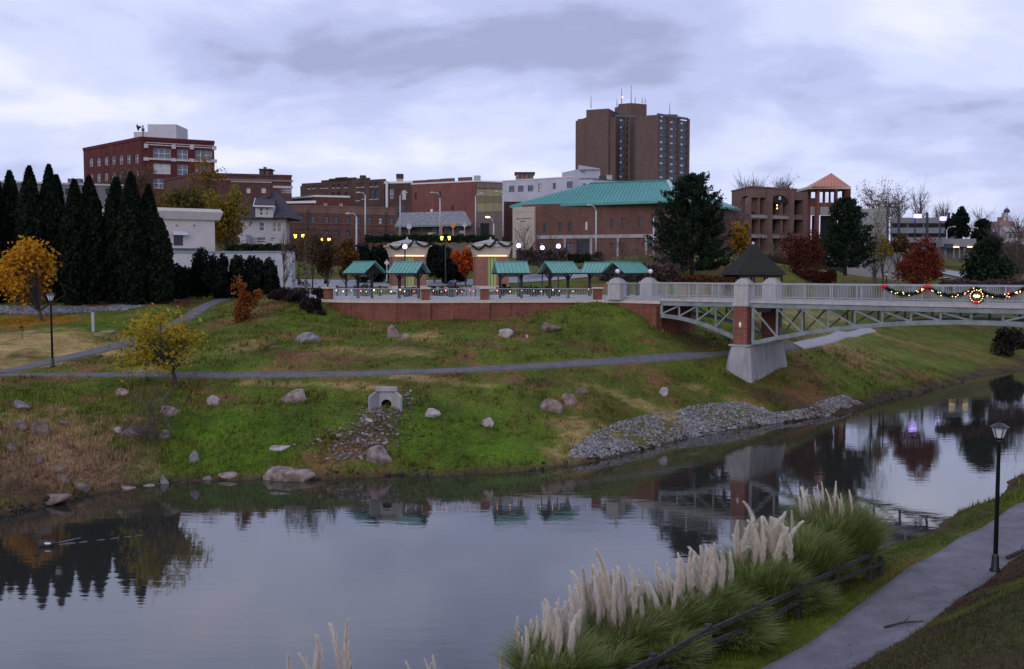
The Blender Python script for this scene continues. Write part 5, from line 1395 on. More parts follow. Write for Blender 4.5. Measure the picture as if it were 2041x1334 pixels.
tpost(1641, 1645, 167, 381, 412, BRT, 'mullion', 0.5); tpost(1653, 1656, 167, 381, 412, BRT, 'mullion', 0.5)
tpost(1612, 1696, 163.5, 371.5, 376.5, TAN_STONE, 'tower_cornice', 7.0)
rp = [P(1606, 373.5, 163), P(1699, 373.5, 163)]; zt_ = rp[0][2]
pk = P(1657, 345, 167); mb = MB(); x0, x1 = P(1618, 372, 163)[0], P(1698, 372, 163)[0]
mb.add([(x0, 163, zt_ + .1), (x1, 163.5, zt_ + .1), (x1 + .3, 171, zt_ + .1), (x0 + .3, 170.5, zt_ + .1), pk], [(0, 1, 4), (1, 2, 4), (2, 3, 4), (3, 0, 4), (3, 2, 1, 0)])
cop = mat('salmon_metal_roof', (0.44, 0.17, 0.105), (0.52, 0.215, 0.135), 0.5, 0.5); pr = mb.build('pyramid_roof', cop, ct_)
for k in range(1, 12):
    a = np.array((x0 + (x1 - x0) * k / 12, 163 + 0.5 * k / 12 - 0.02, zt_ + .13)); t = min(k, 12 - k) / 6 * 0.98; c_ = np.array((x0 + (x1 - x0) * 0.5, 163.25, zt_ + .13))
    b_ = a + (pk - c_) * t; MB().bar(a, b_ + np.array((0, 0, .02)), 0.05, 0.08).build('roof_seam', mat('salmon_seam', (0.36, 0.13, 0.08), (0.42, 0.16, 0.1), 0.5, 1), pr)

# ---- 14 grey wall, distant garage, shop front, courthouse on the right
GW = mat('grey_ribbed_wall', (0.20, 0.195, 0.21), (0.29, 0.28, 0.295), 0.9, 2.0, stretch=(3, 3, 0.3))
bgw, fgw = building('grey_retaining_wall', 'grey ribbed concrete retaining wall on the right above the lawn', [(1560, 150), (1800, 150)], 7.0, ztop(1740, 505, 150), GW, [], coping=BELT13, cat='wall', parapet=0.15, back=1.5)
GARG = mat('garage_concrete', (0.17, 0.17, 0.195), (0.235, 0.235, 0.26), 0.9, 0.6)
pg = thing('parking_garage', 'distant open concrete parking garage between bare trees', 'parking garage', (*XY(1830, 225), 12))
def slab_px(o, nm, m, x0, y0, x1, y1, d, dep): return roof_box(o, nm, m, x0, y0, x1, y1, d, dep)
for y in (434, 454, 473, 492): slab_px(pg, 'parapet', GARG, 1776, y, 1902, y + 11, 225, 0.5)
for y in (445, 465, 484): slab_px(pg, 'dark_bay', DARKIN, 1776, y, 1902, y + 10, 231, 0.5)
for x in (1776, 1808, 1840, 1872, 1899): slab_px(pg, 'column', GARG, x, 434, x + 3, 520, 225.6, 0.8)
slab_px(pg, 'stair_tower', mat('pale_stair_panel', (0.24, 0.255, 0.26), (0.31, 0.325, 0.325), 0.9, 0.8), 1712, 416, 1768, 520, 222, 8)
fr = thing('steel_frame', 'tall dark steel goal-post frame beside the distant garage', 'frame', (*XY(1780, 215), 12))
for x in (1769, 1791.5, 1848, 1891):
    a, b = P(x, 500, 215), P(x, 414 if x < 1800 else 424, 215); MB().bar(b, a, 0.42, 0.42).build('column', FRAME_D, fr)
MB().bar(P(1767, 413, 215), P(1794, 413, 215), 0.4, 0.4).build('crossbar', FRAME_D, fr)
sf = thing('shop_front', 'low pale shop front with two lit strip lights on the right', 'shop', (*XY(1905, 185), 12))
slab_px(sf, 'fascia', GARG, 1880, 476, 1946, 492, 185, 3); slab_px(sf, 'back_wall', GREYSTONE, 1880, 492, 1946, 516, 187, 3)
for x in (1884, 1900, 1911, 1921, 1938): slab_px(sf, 'pier', GARG, x, 492, x + 3, 516, 185.4, 0.5)
for x0, x1 in ((1900, 1912), (1929, 1939)): slab_px(sf, 'strip_light', GLOW, x0, 491.2, x1, 493.8, 184.6, 0.3)
slab_px(sf, 'awning', mat('navy_awning', (0.02, 0.035, 0.06), (0.03, 0.05, 0.08), 0.7, 1), 1885, 486, 1900, 495, 184.2, 1.2)
chs = thing('courthouse', 'far pale courthouse with a small domed clock tower at the right edge', 'courthouse', (*XY(2020, 330), 14))
CH = mat('courthouse_stone', (0.34, 0.31, 0.33), (0.44, 0.40, 0.42), 0.9, 0.5); CHB = mat('courthouse_brick', (0.24, 0.15, 0.15), (0.3, 0.2, 0.2), 0.9, 0.5)
slab_px(chs, 'main_block', CH, 1998, 452, 2100, 520, 330, 20); slab_px(chs, 'entablature', FRAME_W, 2005, 455, 2028, 462, 329, 0.8)
slab_px(chs, 'attic', CHB, 1993, 441, 2022, 452, 334, 10); slab_px(chs, 'tower_stage', CHB, 2000, 432, 2013, 441.5, 336, 4.4); slab_px(chs, 'tower_stage', CH, 2003, 424, 2010, 432.5, 337, 2.4)
q = P(2006.5, 424, 338); MB().lathe(q, [(1.0, 0), (0.95, 0.7), (0.6, 1.2), (0.15, 1.5), (0.05, 2.2)], 10).build('dome', FRAME_D, chs, True)
for x in (2001.5, 2009.5): slab_px(chs, 'clock_panel', FRAME_W, x, 433.5, x + 2.6, 440, 335.8, 0.2)
for x in (2012, 2022, 2034): slab_px(chs, 'window', GLASS_DK, x, 466, x + 4, 474, 329.8, 0.3)

# ---- gazebo behind the bridge
gq = XY(1500, 96); gz = thing('gazebo', 'gazebo with a steep dark shingled pyramid roof behind the bridge', 'gazebo', (gq[0], gq[1], ground_z(*gq)))
zE, zP = P(1500, 548, 96)[2], P(1500, 487, 96)[2]; hwid = 52 * mpp(96); z0g = ground_z(*gq)
mb = MB(); ang = math.radians(8); rot = lambda x, y: (gq[0] + x * math.cos(ang) - y * math.sin(ang), gq[1] + x * math.sin(ang) + y * math.cos(ang))
v = []
for e_, z in ((1.0, zE), (0.93, zE + 0.32), (0.5, zE + 1.52), (0.06, zP)):
    for x, y in ((-1, -1), (1, -1), (1, 1), (-1, 1)): v.append((*rot(x * hwid * e_ * .95, y * hwid * e_ * .95), z))
mb.add(v, [(i * 4 + j, i * 4 + (j + 1) % 4, i * 4 + 4 + (j + 1) % 4, i * 4 + 4 + j) for i in range(3) for j in range(4)] + [(3, 2, 1, 0), (12, 13, 14, 15)])
mb.build('shingle_roof', mat('mossy_shingles', (0.010, 0.010, 0.008), (0.026, 0.025, 0.019), 0.95, 5, 6, 0.5, 12), gz)
MB().lathe((gq[0], gq[1], zP), [(0.12, 0), (0.14, 0.1), (0.03, 0.25)], 8).build('finial', FRAME_W, gz)
for x in (-1, -0.33, 0.33, 1):
    for y in (-1, 1):
        p = rot(x * hwid * 0.82, y * hwid * 0.82); MB().box((p[0], p[1], (z0g - .3 + zE) / 2), (0.16, 0.16, zE - z0g + .3)).build('post', DARKWOOD, gz)
for y in (-1, 1):
    a, b = rot(-hwid * .85, y * hwid * .82), rot(hwid * .85, y * hwid * .82); MB().bar((*a, zE - 0.12), (*b, zE - 0.12), 0.16, 0.22).build('beam', DARKWOOD, gz)
p = rot(0, 0); MB().box((p[0], p[1], z0g + 0.0), (hwid * 1.9, hwid * 1.9, 0.5), ang).build('floor', CONC, gz)

# ---- road signs and signal heads
SIGNB = mat('sign_back', (0.42, 0.43, 0.45), (0.5, 0.51, 0.53), 0.6, 1); ORANGE = mat('orange_sign', (0.6, 0.2, 0.02), (0.66, 0.24, 0.03), 0.6, 1)
def road_sign(px, py, d, base_py, sides, m, label, r_px=5.5):
    c, b = P(px, py, d), P(px, base_py, d); o = thing('road_sign', label, 'sign', b, 0, 'road signs along the street')
    MB().tube([b, c + np.array((0, 0.04, 0.3))], 0.05, 6).build('post', GALV, o)
    r = r_px * mpp(d); off = math.pi / sides if sides != 4 else 0; mb = MB()
    ring_ = [(math.cos(off + 2 * math.pi * k / sides) * r, math.sin(off + 2 * math.pi * k / sides) * r) for k in range(sides)]
    mb.add([(c[0] + x, c[1] - 0.03, c[2] + z) for x, z in ring_] + [(c[0] + x, c[1], c[2] + z) for x, z in ring_], [tuple(range(sides)), tuple(reversed(range(sides, 2 * sides)))] + [(k, (k + 1) % sides, sides + (k + 1) % sides, sides + k) for k in range(sides)])
    mb.build('plate', m, o)
road_sign(815.5, 452, 132, 478, 8, SIGNB, 'grey-backed octagonal sign in front of the shop')
road_sign(903, 450, 132, 474, 6, ORANGE, 'orange sign in front of the shop', 5)
road_sign(926, 449, 132, 472, 4, SIGNB, 'grey diamond sign right of the orange sign', 5.5)
road_sign(771, 524, 96, 560, 4, SIGNB, 'grey diamond sign between the two left shelters', 5.5)
road_sign(880, 452, 134, 474, 8, mat('red_sign', (0.4, 0.1, 0.08), (0.45, 0.13, 0.1), 0.6, 1), 'small red sign left of the orange sign', 3.5)
sg = thing('traffic_signal', 'black traffic signal heads on the street light before the red brick wall', 'traffic signal', P(877, 385, 144.5))
for k, y in enumerate((384, 391)):
    q = P(877.5, y, 144.5); h_ = MB().box(q, (0.3, 0.25, 0.45)).build('signal_head', BLACK, sg)
    for s in (-1, 1): MB().tube([q + np.array((0, -0.12, 0.11 * s)), q + np.array((0, -0.3, 0.11 * s))], 0.09, 7).build('visor', BLACK, h_)
# ================================================================== VEGETATION
def leaf_quads(c, size, rg, up=0.0, elong=1.5, jitter=0.4):
    n = len(c); d = rg.normal(size=(n, 3)); d[:, 2] += up; d /= np.linalg.norm(d, axis=1)[:, None]
    w = np.cross(d, rg.normal(size=(n, 3))); w /= np.linalg.norm(w, axis=1)[:, None] + 1e-9
    s = size * (1 + jitter * (rg.random((n, 1)) * 2 - 1)); d = d * s * elong * 0.5; w = w * s * 0.5
    return np.stack([c - d, c + w, c + d, c - w], 1)
def blob_points(n, c, r, rg, lumps=14, fill=0.55):
    """points spread through a lumpy crown: clumps of clumps"""
    lc = rg.normal(size=(lumps, 3)); lc /= np.linalg.norm(lc, axis=1)[:, None]; lc *= (rg.random((lumps, 1)) ** 0.5) * 0.72
    k = rg.integers(0, lumps, n); p = rg.normal(size=(n, 3)); p /= np.linalg.norm(p, axis=1)[:, None]
    lr = (0.22 + 0.26 * rg.random(lumps))[k][:, None]
    p = lc[k] + p * lr * (rg.random((n, 1)) ** (1 - fill))
    return np.array(c) + p * np.array(r), np.array(c) + lc * np.array(r)
def limbs(mb, base, tops, rg, r0, fork=0.35, n=6, bend=0.12):
    """trunk that forks into curved tapering limbs reaching the clump centres"""
    base = np.array(base, float); ctr = np.mean(tops, 0); f = base + (ctr - base) * fork; f[:2] = base[:2] + (ctr - base)[:2] * fork * 0.6
    mid = (base + f) / 2 + rg.normal(size=3) * 0.03 * np.linalg.norm(f - base) * np.array((1, 1, 0))
    mb.tube([base - np.array((0, 0, 0.2)), base + (mid - base) * 0.15, mid, f, f + (ctr - f) * 0.5], [r0 * 1.5, r0 * 1.1, r0 * 0.9, r0 * 0.75, r0 * 0.3], 8)
    for t in tops:
        st = base + (f - base) * rg.uniform(0.75, 1.0) if rg.random() < 0.5 else f + (ctr - f) * rg.uniform(0, 0.4)
        m = (st + t) / 2 + rg.normal(size=3) * bend * np.linalg.norm(t - st) + np.array((0, 0, -0.05 * np.linalg.norm(t - st)))
        mb.tube([st, m, t], [r0 * 0.45, r0 * 0.28, r0 * 0.06], n, cap=False)
        for _ in range(3):
            a = m + (t - m) * rg.random(); e = a + rg.normal(size=3) * 0.28 * np.linalg.norm(t - st)
            mb.tube([a, (a + e) / 2 + rg.normal(size=3) * 0.03, e], [r0 * 0.16, r0 * 0.1, r0 * 0.03], 4, cap=False)
BARK = mat('dark_bark', (0.035, 0.028, 0.024), (0.075, 0.06, 0.05), 0.95, 6, 5, 0.4)
BARK_G = mat('grey_bark', (0.10, 0.085, 0.08), (0.17, 0.145, 0.135), 0.95, 6, 5, 0.3)
TWIG = mat('brown_twigs', (0.06, 0.042, 0.036), (0.11, 0.08, 0.07), 0.95, 3)
def leafmat(name, *cols):
    if name in MATS: return MATS[name]
    m = mat(name, cols[0], cols[-1], 0.7, 0.8, 3, island=True, contrast=(0.05, 0.95), spec=0.3)
    r = [x for x in m.node_tree.nodes if x.type == 'VALTORGB'][0].color_ramp
    for k, c in enumerate(cols[1:-1]): e = r.elements.new(0.05 + 0.9 * (k + 1) / (len(cols) - 1)); e.color = (*c, 1)
    return m
YELLOW = leafmat('yellow_leaves', (0.16, 0.12, 0.014), (0.36, 0.26, 0.014), (0.52, 0.38, 0.025), (0.32, 0.27, 0.035))
ORANGEL = leafmat('orange_leaves', (0.30, 0.12, 0.008), (0.55, 0.25, 0.010), (0.68, 0.37, 0.02), (0.46, 0.19, 0.01))
REDBR = leafmat('russet_leaves', (0.08, 0.012, 0.008), (0.17, 0.026, 0.014), (0.23, 0.05, 0.02), (0.11, 0.02, 0.012))
MAROON = leafmat('maroon_leaves', (0.045, 0.012, 0.010), (0.10, 0.022, 0.014), (0.15, 0.04, 0.02), (0.07, 0.02, 0.014))
OAKOR = leafmat('oak_orange_leaves', (0.12, 0.03, 0.008), (0.26, 0.075, 0.012), (0.33, 0.12, 0.02))
OLIVEL = leafmat('olive_leaves', (0.06, 0.055, 0.014), (0.12, 0.10, 0.022), (0.20, 0.15, 0.02))
GOLD = leafmat('gold_leaves', (0.14, 0.10, 0.014), (0.30, 0.20, 0.016), (0.40, 0.27, 0.02))
CEDAR = leafmat('cedar_needles', (0.004, 0.009, 0.005), (0.009, 0.020, 0.010), (0.018, 0.034, 0.015))
HOLLY = leafmat('dark_glossy_leaves', (0.003, 0.007, 0.004), (0.007, 0.016, 0.009), (0.015, 0.028, 0.014))
PINE = leafmat('pine_needles', (0.006, 0.015, 0.008), (0.014, 0.032, 0.016), (0.028, 0.054, 0.025))
HEDGE = leafmat('hedge_leaves', (0.010, 0.020, 0.008), (0.022, 0.04, 0.014), (0.04, 0.06, 0.02))
PLUMHEDGE = leafmat('plum_hedge_leaves', (0.014, 0.010, 0.010), (0.03, 0.018, 0.018), (0.05, 0.03, 0.025))
FIRERED = leafmat('scarlet_leaves', (0.28, 0.02, 0.012), (0.50, 0.07, 0.012), (0.58, 0.22, 0.012))
BROWNL = leafmat('brown_leaves', (0.045, 0.028, 0.012), (0.09, 0.05, 0.018), (0.15, 0.075, 0.02))

def tree(label, base, cpx, cpy, rx_px, rz_px, leaves, n, leaf, seed, name='tree', lumps=14, r0=0.12, fork=0.3, bark=None, d=None, group=None, ry=None, cat='tree', fill=0.55):
    rg = np.random.default_rng(seed); d = base[1] if d is None else d
    c = P(cpx, cpy, d); r = np.array((rx_px * mpp(d), (ry or rx_px) * mpp(d), rz_px * mpp(d)))
    o = thing(name, label, cat, base, 0, group)
    pts, lc = blob_points(n, c, r, rg, lumps, fill)
    mb = MB(); limbs(mb, base, lc, rg, r0, fork); mb.build('trunk', bark or BARK, o, True)
    quad_obj('crown', leaf_quads(pts, leaf, rg), leaves, o)
    return o
def bare_tree(label, base, cpx, cpy, rx_px, rz_px, seed, n=26, r0=0.09, name='bare_tree', bark=None, group='bare trees', upright=0.5, fine=5, leaves=None, nl=0, leaf=0.12, tw=1.0):
    rg = np.random.default_rng(seed); d = base[1]; c = P(cpx, cpy, d); r = np.array((rx_px, rx_px, rz_px)) * mpp(d)
    o = thing(name, label, 'tree', base, 0, group); base = np.array(base, float)
    mb = MB(); top = c + np.array((0, 0, r[2] * 0.7)); H = top[2] - base[2]
    mb.tube([base - np.array((0, 0, .2)), base + (top - base) * 0.3 + rg.normal(size=3) * 0.05, base + (top - base) * 0.65 + rg.normal(size=3) * .08, top], [r0 * 1.3, r0, r0 * 0.6, r0 * 0.1], 7)
    mb.build('trunk', bark or BARK_G, o, True)
    tb = MB(); tips = []
    for _ in range(n):
        e = c + (lambda v: v / np.linalg.norm(v) * rg.random() ** 0.4)(rg.normal(size=3)) * r
        f = np.clip((e[2] - base[2]) / H - rg.uniform(0.15, 0.35 + 0.1 * upright), 0.16, 0.9); s = base + (top - base) * f
        m = s + (e - s) * 0.5 + np.array((0, 0, -0.06 * np.linalg.norm(e - s))) + rg.normal(size=3) * 0.05 * np.linalg.norm(e - s)
        tb.tube([s, m, e], [r0 * 0.36, r0 * 0.22, r0 * 0.06], 4, cap=False)
        for k in range(fine):
            a = m + (e - m) * rg.uniform(-0.3, 1.0); g = a + (e - s) * rg.uniform(0.15, 0.4) + rg.normal(size=3) * 0.2 * np.linalg.norm(e - s) + np.array((0, 0, 0.12 * upright * np.linalg.norm(e - s)))
            w_ = max(0.012, r0 * 0.1) * tw; tb.tube([a, (a + g) / 2 + rg.normal(size=3) * 0.04, g], [w_, w_ * 0.75, w_ * 0.35], 3, cap=False); tips.append(g); tips.append((a + g) / 2)
    tb.build('crown', TWIG, o)
    if leaves is not None:
        t = np.array(tips); k = rg.integers(0, len(t), nl); quad_obj('leaves', leaf_quads(t[k] + rg.normal(size=(nl, 3)) * leaf * 1.6, leaf, rg), leaves, o)
    return o
def cone_conifer(label, base, top_py, w_px, seed, n=5200, group=None, name='conifer', d=None, leaves=None, blunt=0.62, leaf=0.2):
    rg = np.random.default_rng(seed); d = base[1]; px = CX + base[0] / d * F_PX; H = P(px, top_py, d)[2] - base[2]; W = w_px * mpp(d) / 2
    o = thing(name, label, 'tree', base, 0, group)
    def prof(h): return W * np.clip(np.minimum(1.0, (1 - h) * 2.7) ** (blunt + 0.1), 0, 1) * (0.8 + 0.2 * np.clip(h * 6, 0, 1))
    h = rg.random(n) ** 0.85; a = rg.random(n) * 2 * np.pi
    lump = 1 + 0.09 * np.sin(a * 3 + h * 17 + seed) + 0.08 * np.sin(a * 5 - h * 31 + seed * 2)
    rr = prof(h) * lump * (0.70 + 0.36 * rg.random(n) ** 1.5); lean = rg.normal() * 0.15
    c = np.stack([base[0] + rr * np.cos(a) + lean * h, base[1] + rr * np.sin(a), base[2] + 0.15 + h * (H - 0.1)], 1)
    q = leaf_quads(c, leaf, rg, up=1.3, elong=2.1); quad_obj('crown', q, leaves or CEDAR, o)
    hs = np.linspace(0.0, 0.97, 12); mb = MB(); mb.lathe((base[0] + 0, base[1], base[2] + 0.15), [(max(0.02, float(prof(x)) * 0.72), float(x * H * 0.97)) for x in hs], 10); mb.build('inner_foliage', CEDAR, o)
    MB().tube([base - np.array((0, 0, .2)), base + np.array((0, 0, H * 0.5))], [0.16, 0.08], 6).build('trunk', BARK, o)
    return o
def shrub(label, base, w_px, h_px, seed, leaves, n=1800, leaf=0.13, group=None, name='shrub', lumps=9, ratio=0.8, cat='shrub', stems=True, fill=0.5):
    rg = np.random.default_rng(seed); d = base[1]; r = np.array((w_px / 2, w_px / 2 * ratio, h_px * 0.62)) * mpp(d); c = np.array(base) + np.array((0, 0, h_px * 0.45 * mpp(d)))
    o = thing(name, label, cat, base, 0, group); pts, lc = blob_points(n, c, r, rg, lumps, fill); pts[:, 2] = np.maximum(pts[:, 2], base[2] + 0.02)
    quad_obj('foliage', leaf_quads(pts, leaf, rg, up=0.6), leaves, o)
    mb = MB()
    for t in lc[:6]: mb.tube([np.array(base) - np.array((0, 0, .1)), (np.array(base) + t) / 2 + rg.normal(size=3) * .05, t], [0.03, 0.022, 0.008], 4)
    mb.build('stems', BARK, o)
    return o
def pine(label, base, top_py, w_px, seed, group=None, n_whorl=17, low=0.12, shape=0.75, dens=46, d=None):
    rg = np.random.default_rng(seed); d = base[1]; px = CX + base[0] / d * F_PX; H = P(px, top_py, d)[2] - base[2]; W = w_px * mpp(d) / 2
    o = thing('pine_tree', label, 'tree', base, 0, group); base = np.array(base, float)
    tk = MB(); tk.tube([base - np.array((0, 0, .2)), base + np.array((0.05, 0, H * 0.5)), base + np.array((0, 0, H * 0.98))], [0.24, 0.15, 0.03], 8)
    Q = []; L = 0.42
    for i in range(n_whorl):
        h = low + (1 - low) * (i / (n_whorl - 1)) ** 0.92; nb = int(rg.integers(5, 9)); a0 = rg.random() * 6.28
        ln = W * (1 - h) ** shape * 1.08 + 0.25
        if h < 0.25: ln *= 0.75 + h
        for k in range(nb):
            a = a0 + 6.283 * k / nb + rg.normal() * 0.25; l_ = ln * rg.uniform(0.7, 1.12)
            s = base + np.array((0, 0, h * H)); dirv = np.array((math.cos(a), math.sin(a), 0))
            e = s + dirv * l_ + np.array((0, 0, l_ * (0.18 + 0.5 * h) * rg.uniform(0.4, 1.2) - 0.1))
            m = s + dirv * l_ * 0.55 + np.array((0, 0, -0.05 * l_))
            tk.tube([s, m, e], [0.055 * (1.2 - h), 0.04 * (1.2 - h), 0.012], 4, cap=False)
            nn = int(dens * (0.4 + l_ / W)); t = 0.28 + 0.75 * rg.random(nn) ** 0.8
            c = np.where(t[:, None] < 0.55, s + (m - s) * (t / 0.55)[:, None], m + (e - m) * ((t - 0.55) / 0.45)[:, None])
            c = c + rg.normal(size=(nn, 3)) * np.array((0.17, 0.17, 0.10)) * (0.7 + 0.5 * l_ / W)
            dd = rg.normal(size=(nn, 3)) * 0.75 + dirv * 0.5 + np.array((0, 0, 0.55)); dd /= np.linalg.norm(dd, axis=1)[:, None]
            w = np.cross(dd, rg.normal(size=(nn, 3))); w /= np.linalg.norm(w, axis=1)[:, None]; sz = L * rg.uniform(0.55, 1.1, (nn, 1))
            Q.append(np.stack([c - dd * sz * .4 - w * .03, c - dd * sz * .4 + w * .03, c + dd * sz * .6 + w * .085, c + dd * sz * .6 - w * .085], 1))
    tk.build('trunk', BARK, o, True)
    quad_obj('crown', np.concatenate(Q), PINE, o)
    return o

# ---- left bank trees
bt = G(83, 641); tree('orange autumn maple at the left edge in front of the conifers', bt, 57, 536, 74, 82, ORANGEL, 3600, 0.21, 101, 'maple_tree', 34, 0.13, 0.22, fill=0.25)
bt = G(352, 772); tree('sparse yellow-leaved tree leaning over the lower path', bt, 326, 680, 118, 92, YELLOW, 2500, 0.15, 102, 'yellow_tree', 34, 0.14, 0.42, fill=0.15)
bt = G(487, 640); tree('small rusty orange oak sapling on the slope by the plaza', bt, 486, 598, 42, 50, OAKOR, 1500, 0.17, 103, 'oak_sapling', 14, 0.07, 0.2, fill=0.35)
bt = G(45, 676); tree('tiny yellow sapling on the left lawn', bt, 40, 650, 9, 14, GOLD, 70, 0.12, 104, 'sapling', 4, 0.025, 0.5)
CED = [(-22, 352, 44), (2, 362, 34), (29, 344, 40), (67, 334, 42), (105, 332, 40), (122, 352, 30), (148, 361, 40), (185, 354, 44), (228, 357, 46), (266, 347, 44), (296, 372, 40)]
CLAB = ['conifer cut by the left edge of the row', 'short conifer second from the left edge', 'third conifer from the left with a slim tip', 'tall conifer behind the orange maple', 'tallest conifer of the left group',
        'thin conifer crowded against the tallest one', 'shorter conifer right of the tallest', 'dark conifer in the middle right of the row', 'broad conifer with gap on its left', 'tall conifer near the right end of the row', 'last full conifer beside the cream stucco building']
for k, (px, ty, w) in enumerate(CED):
    d = 86.5 + (k % 3) * 1.0; b = XY(px, d); cone_conifer('narrow dark green ' + CLAB[k], on_ground(b[0], b[1]), ty, w * 1.14, 200 + k, 10000, 'row of tall conifers')
b = XY(322, 87); cone_conifer('low rounded conifer at the right foot of the tall row', on_ground(b[0], b[1]), 438, 44, 215, 3600, 'row of tall conifers', blunt=0.5)
HOL = [(362, 520, 52), (395, 514, 50), (428, 519, 52), (462, 511, 52), (496, 516, 50), (528, 524, 50), (545, 545, 34)]
HLAB = ['first from the left', 'second from the left', 'third from the left', 'fourth and tallest', 'fifth from the left', 'sixth from the left', 'small last one at the right end']
for k, (px, ty, w) in enumerate(HOL):
    d = 92 + (k % 2); b = on_ground(*XY(px, d)); h_px = (P(px, 560, d)[2] - 0); top = P(px, ty - 5, d)[2]
    shrub('dark clipped shrub before the white wall, ' + HLAB[k], b, w * 1.2, (top - b[2]) / mpp(d) * 1.12, 230 + k, HOLLY, 4200, 0.2, 'dark shrubs before the white wall', 'dark_shrub', 12)
b = on_ground(*XY(440, 93)); 
for k, px in enumerate((350, 380, 410, 440, 470, 500)):
    b = on_ground(*XY(px, 93.2)); shrub('low dark shrub filling the foot of the shrub row, %s' % ['far left', 'second', 'third', 'fourth', 'fifth', 'far right'][k], b, 50, 55, 240 + k, HOLLY, 2400, 0.2, 'low shrubs at the foot of the row', 'dark_shrub', 8)
# planting bed left of the plaza wall
for k, (px, py, w, h) in enumerate(((560, 603, 60, 22), (600, 606, 60, 24), (636, 602, 40, 28), (585, 596, 60, 18), (632, 628, 34, 26), (620, 618, 40, 20))):
    b = G(px, py); shrub('low plum-brown bedding shrub left of the plaza wall, %s' % ['front left', 'front middle', 'tall by the pillar', 'rear', 'lowest at the wall corner', 'below the rear one'][k], b, w * 1.25, h * 1.3, 260 + k, PLUMHEDGE, 1500, 0.12, 'bedding shrubs by the wall', 'bedding_shrub', 10)
# street trees at the plaza edge
def gd(px, d): return on_ground(*XY(px, d))
bare_tree('slim bare street tree in front of the white wall end', gd(567, 92), 565, 508, 24, 62, 301, 30, 0.075, upright=1.0, fine=6)
bare_tree('bare street tree with thin dark crown left of the plaza', gd(611, 92), 608, 512, 30, 62, 302, 30, 0.08, leaves=BROWNL, nl=500, leaf=0.16)
tree('brown-leaved street tree left of the first shelter', gd(654, 96), 652, 512, 38, 46, BROWNL, 1700, 0.2, 303, 'street_tree', 14, 0.1, 0.4)
tree('orange-brown street tree behind the first shelter', gd(690, 99), 690, 514, 36, 44, leafmat('mixed_brown_orange', (0.06, 0.035, 0.014), (0.16, 0.07, 0.015), (0.26, 0.11, 0.018)), 1700, 0.2, 304, 'street_tree', 14, 0.1, 0.35)
tree('dark brown street tree far left of the shelters', gd(622, 101), 625, 500, 36, 40, BROWNL, 1300, 0.2, 305, 'street_tree', 14, 0.09, 0.4)
# dark evergreens behind the pavilions, long clipped hedge
for k, (px, ty, w, d) in enumerate(((725, 488, 50, 112), (752, 480, 50, 113), (778, 492, 46, 112), (865, 484, 50, 112), (890, 490, 54, 110), (912, 500, 40, 112))):
    b = gd(px, d); top = P(px, ty, d)[2]; b[2] = min(b[2], P(px, 552, d)[2])
    shrub('dense black-green evergreen %s' % ['left of the left pavilion, outermost', 'left of the left pavilion, tallest', 'touching the left pavilion', 'right of the left pavilion', 'between the pavilions, broadest', 'beside the scarlet tree'][k], b, w * 1.25, (top - b[2]) / mpp(d), 310 + k, HOLLY, 3200, 0.24, 'dark evergreens behind the pavilions', 'evergreen_bush', 12, cat='bush')
def hedge(label, px0, px1, d0, d1, py0, py1, seed, leaves=HEDGE, n=4000, thick=1.6):
    rg = np.random.default_rng(seed); u = rg.random(n); d = d0 + (d1 - d0) * u; px = px0 + (px1 - px0) * u
    xy = np.stack([(px - CX) / F_PX * d, d], 1); zt = np.array([P(a, py0, b)[2] for a, b in zip(px, d)]); zb = np.array([P(a, py1, b)[2] for a, b in zip(px, d)])
    lump = 0.85 + 0.3 * vnoise(u * 30, u * 0 + seed)
    c = np.stack([xy[:, 0], xy[:, 1] + (rg.random(n) - 0.5) * thick, zb + (zt - zb) * lump * rg.random(n) ** 0.6], 1)
    o = thing('hedge', label, 'hedge', c.min(0)); quad_obj('foliage', leaf_quads(c, 0.24, rg, up=0.5), leaves, o)
    a, b = P(px0, py1, d0), P(px1, py1, d1); mb = MB(); zz_ = zb.mean(); zz1 = zt.mean()
    mb.bar((a[0], a[1], (zz_ + zz1) / 2 - 0.1), (b[0], b[1], (zz_ + zz1) / 2 - 0.1), thick * 0.55, (zz1 - zz_) * 0.6); mb.build('inner_hedge', leaves, o)
hedge('long dark clipped hedge along the street above the pavilions', 730, 985, 128, 130, 467, 484, 320, n=5000)
hedge('green hedge along the top of the white wall below the house', 455, 590, 112, 112, 486, 504, 321, n=3000)
hedge('hedge in the gap behind the left street trees', 585, 735, 120, 122, 488, 520, 322, leaves=BROWNL, n=3500)
hedge('shrubby hedge under the community building windows', 1085, 1200, 118, 116, 503, 524, 323, leaves=HEDGE, n=2600)
tree('scarlet and orange tree left of the right pavilion', gd(928, 106), 925, 520, 27, 32, FIRERED, 1600, 0.22, 325, 'scarlet_tree', 12, 0.08, 0.3)
for k, (px, w, h, d) in enumerate(((812, 60, 12, 92), (905, 42, 14, 93), (872, 40, 12, 94), (1003, 34, 15, 92), (1060, 60, 15, 92), (1100, 40, 12, 93))):
    q = XY(px, d); shrub('low plum planting bed shrub %s' % ['below the left pavilion', 'beside the dark litter bin', 'left of the bin shrub', 'at the foot of the right pavilion', 'behind the third shelter', 'behind the middle right shelter'][k], np.array((q[0], q[1], Z_PLAZA)), w * 1.2, h * 1.7, 330 + k, PLUMHEDGE, 1100, 0.13, 'plaza planting bed shrubs', 'bedding_shrub', 9)
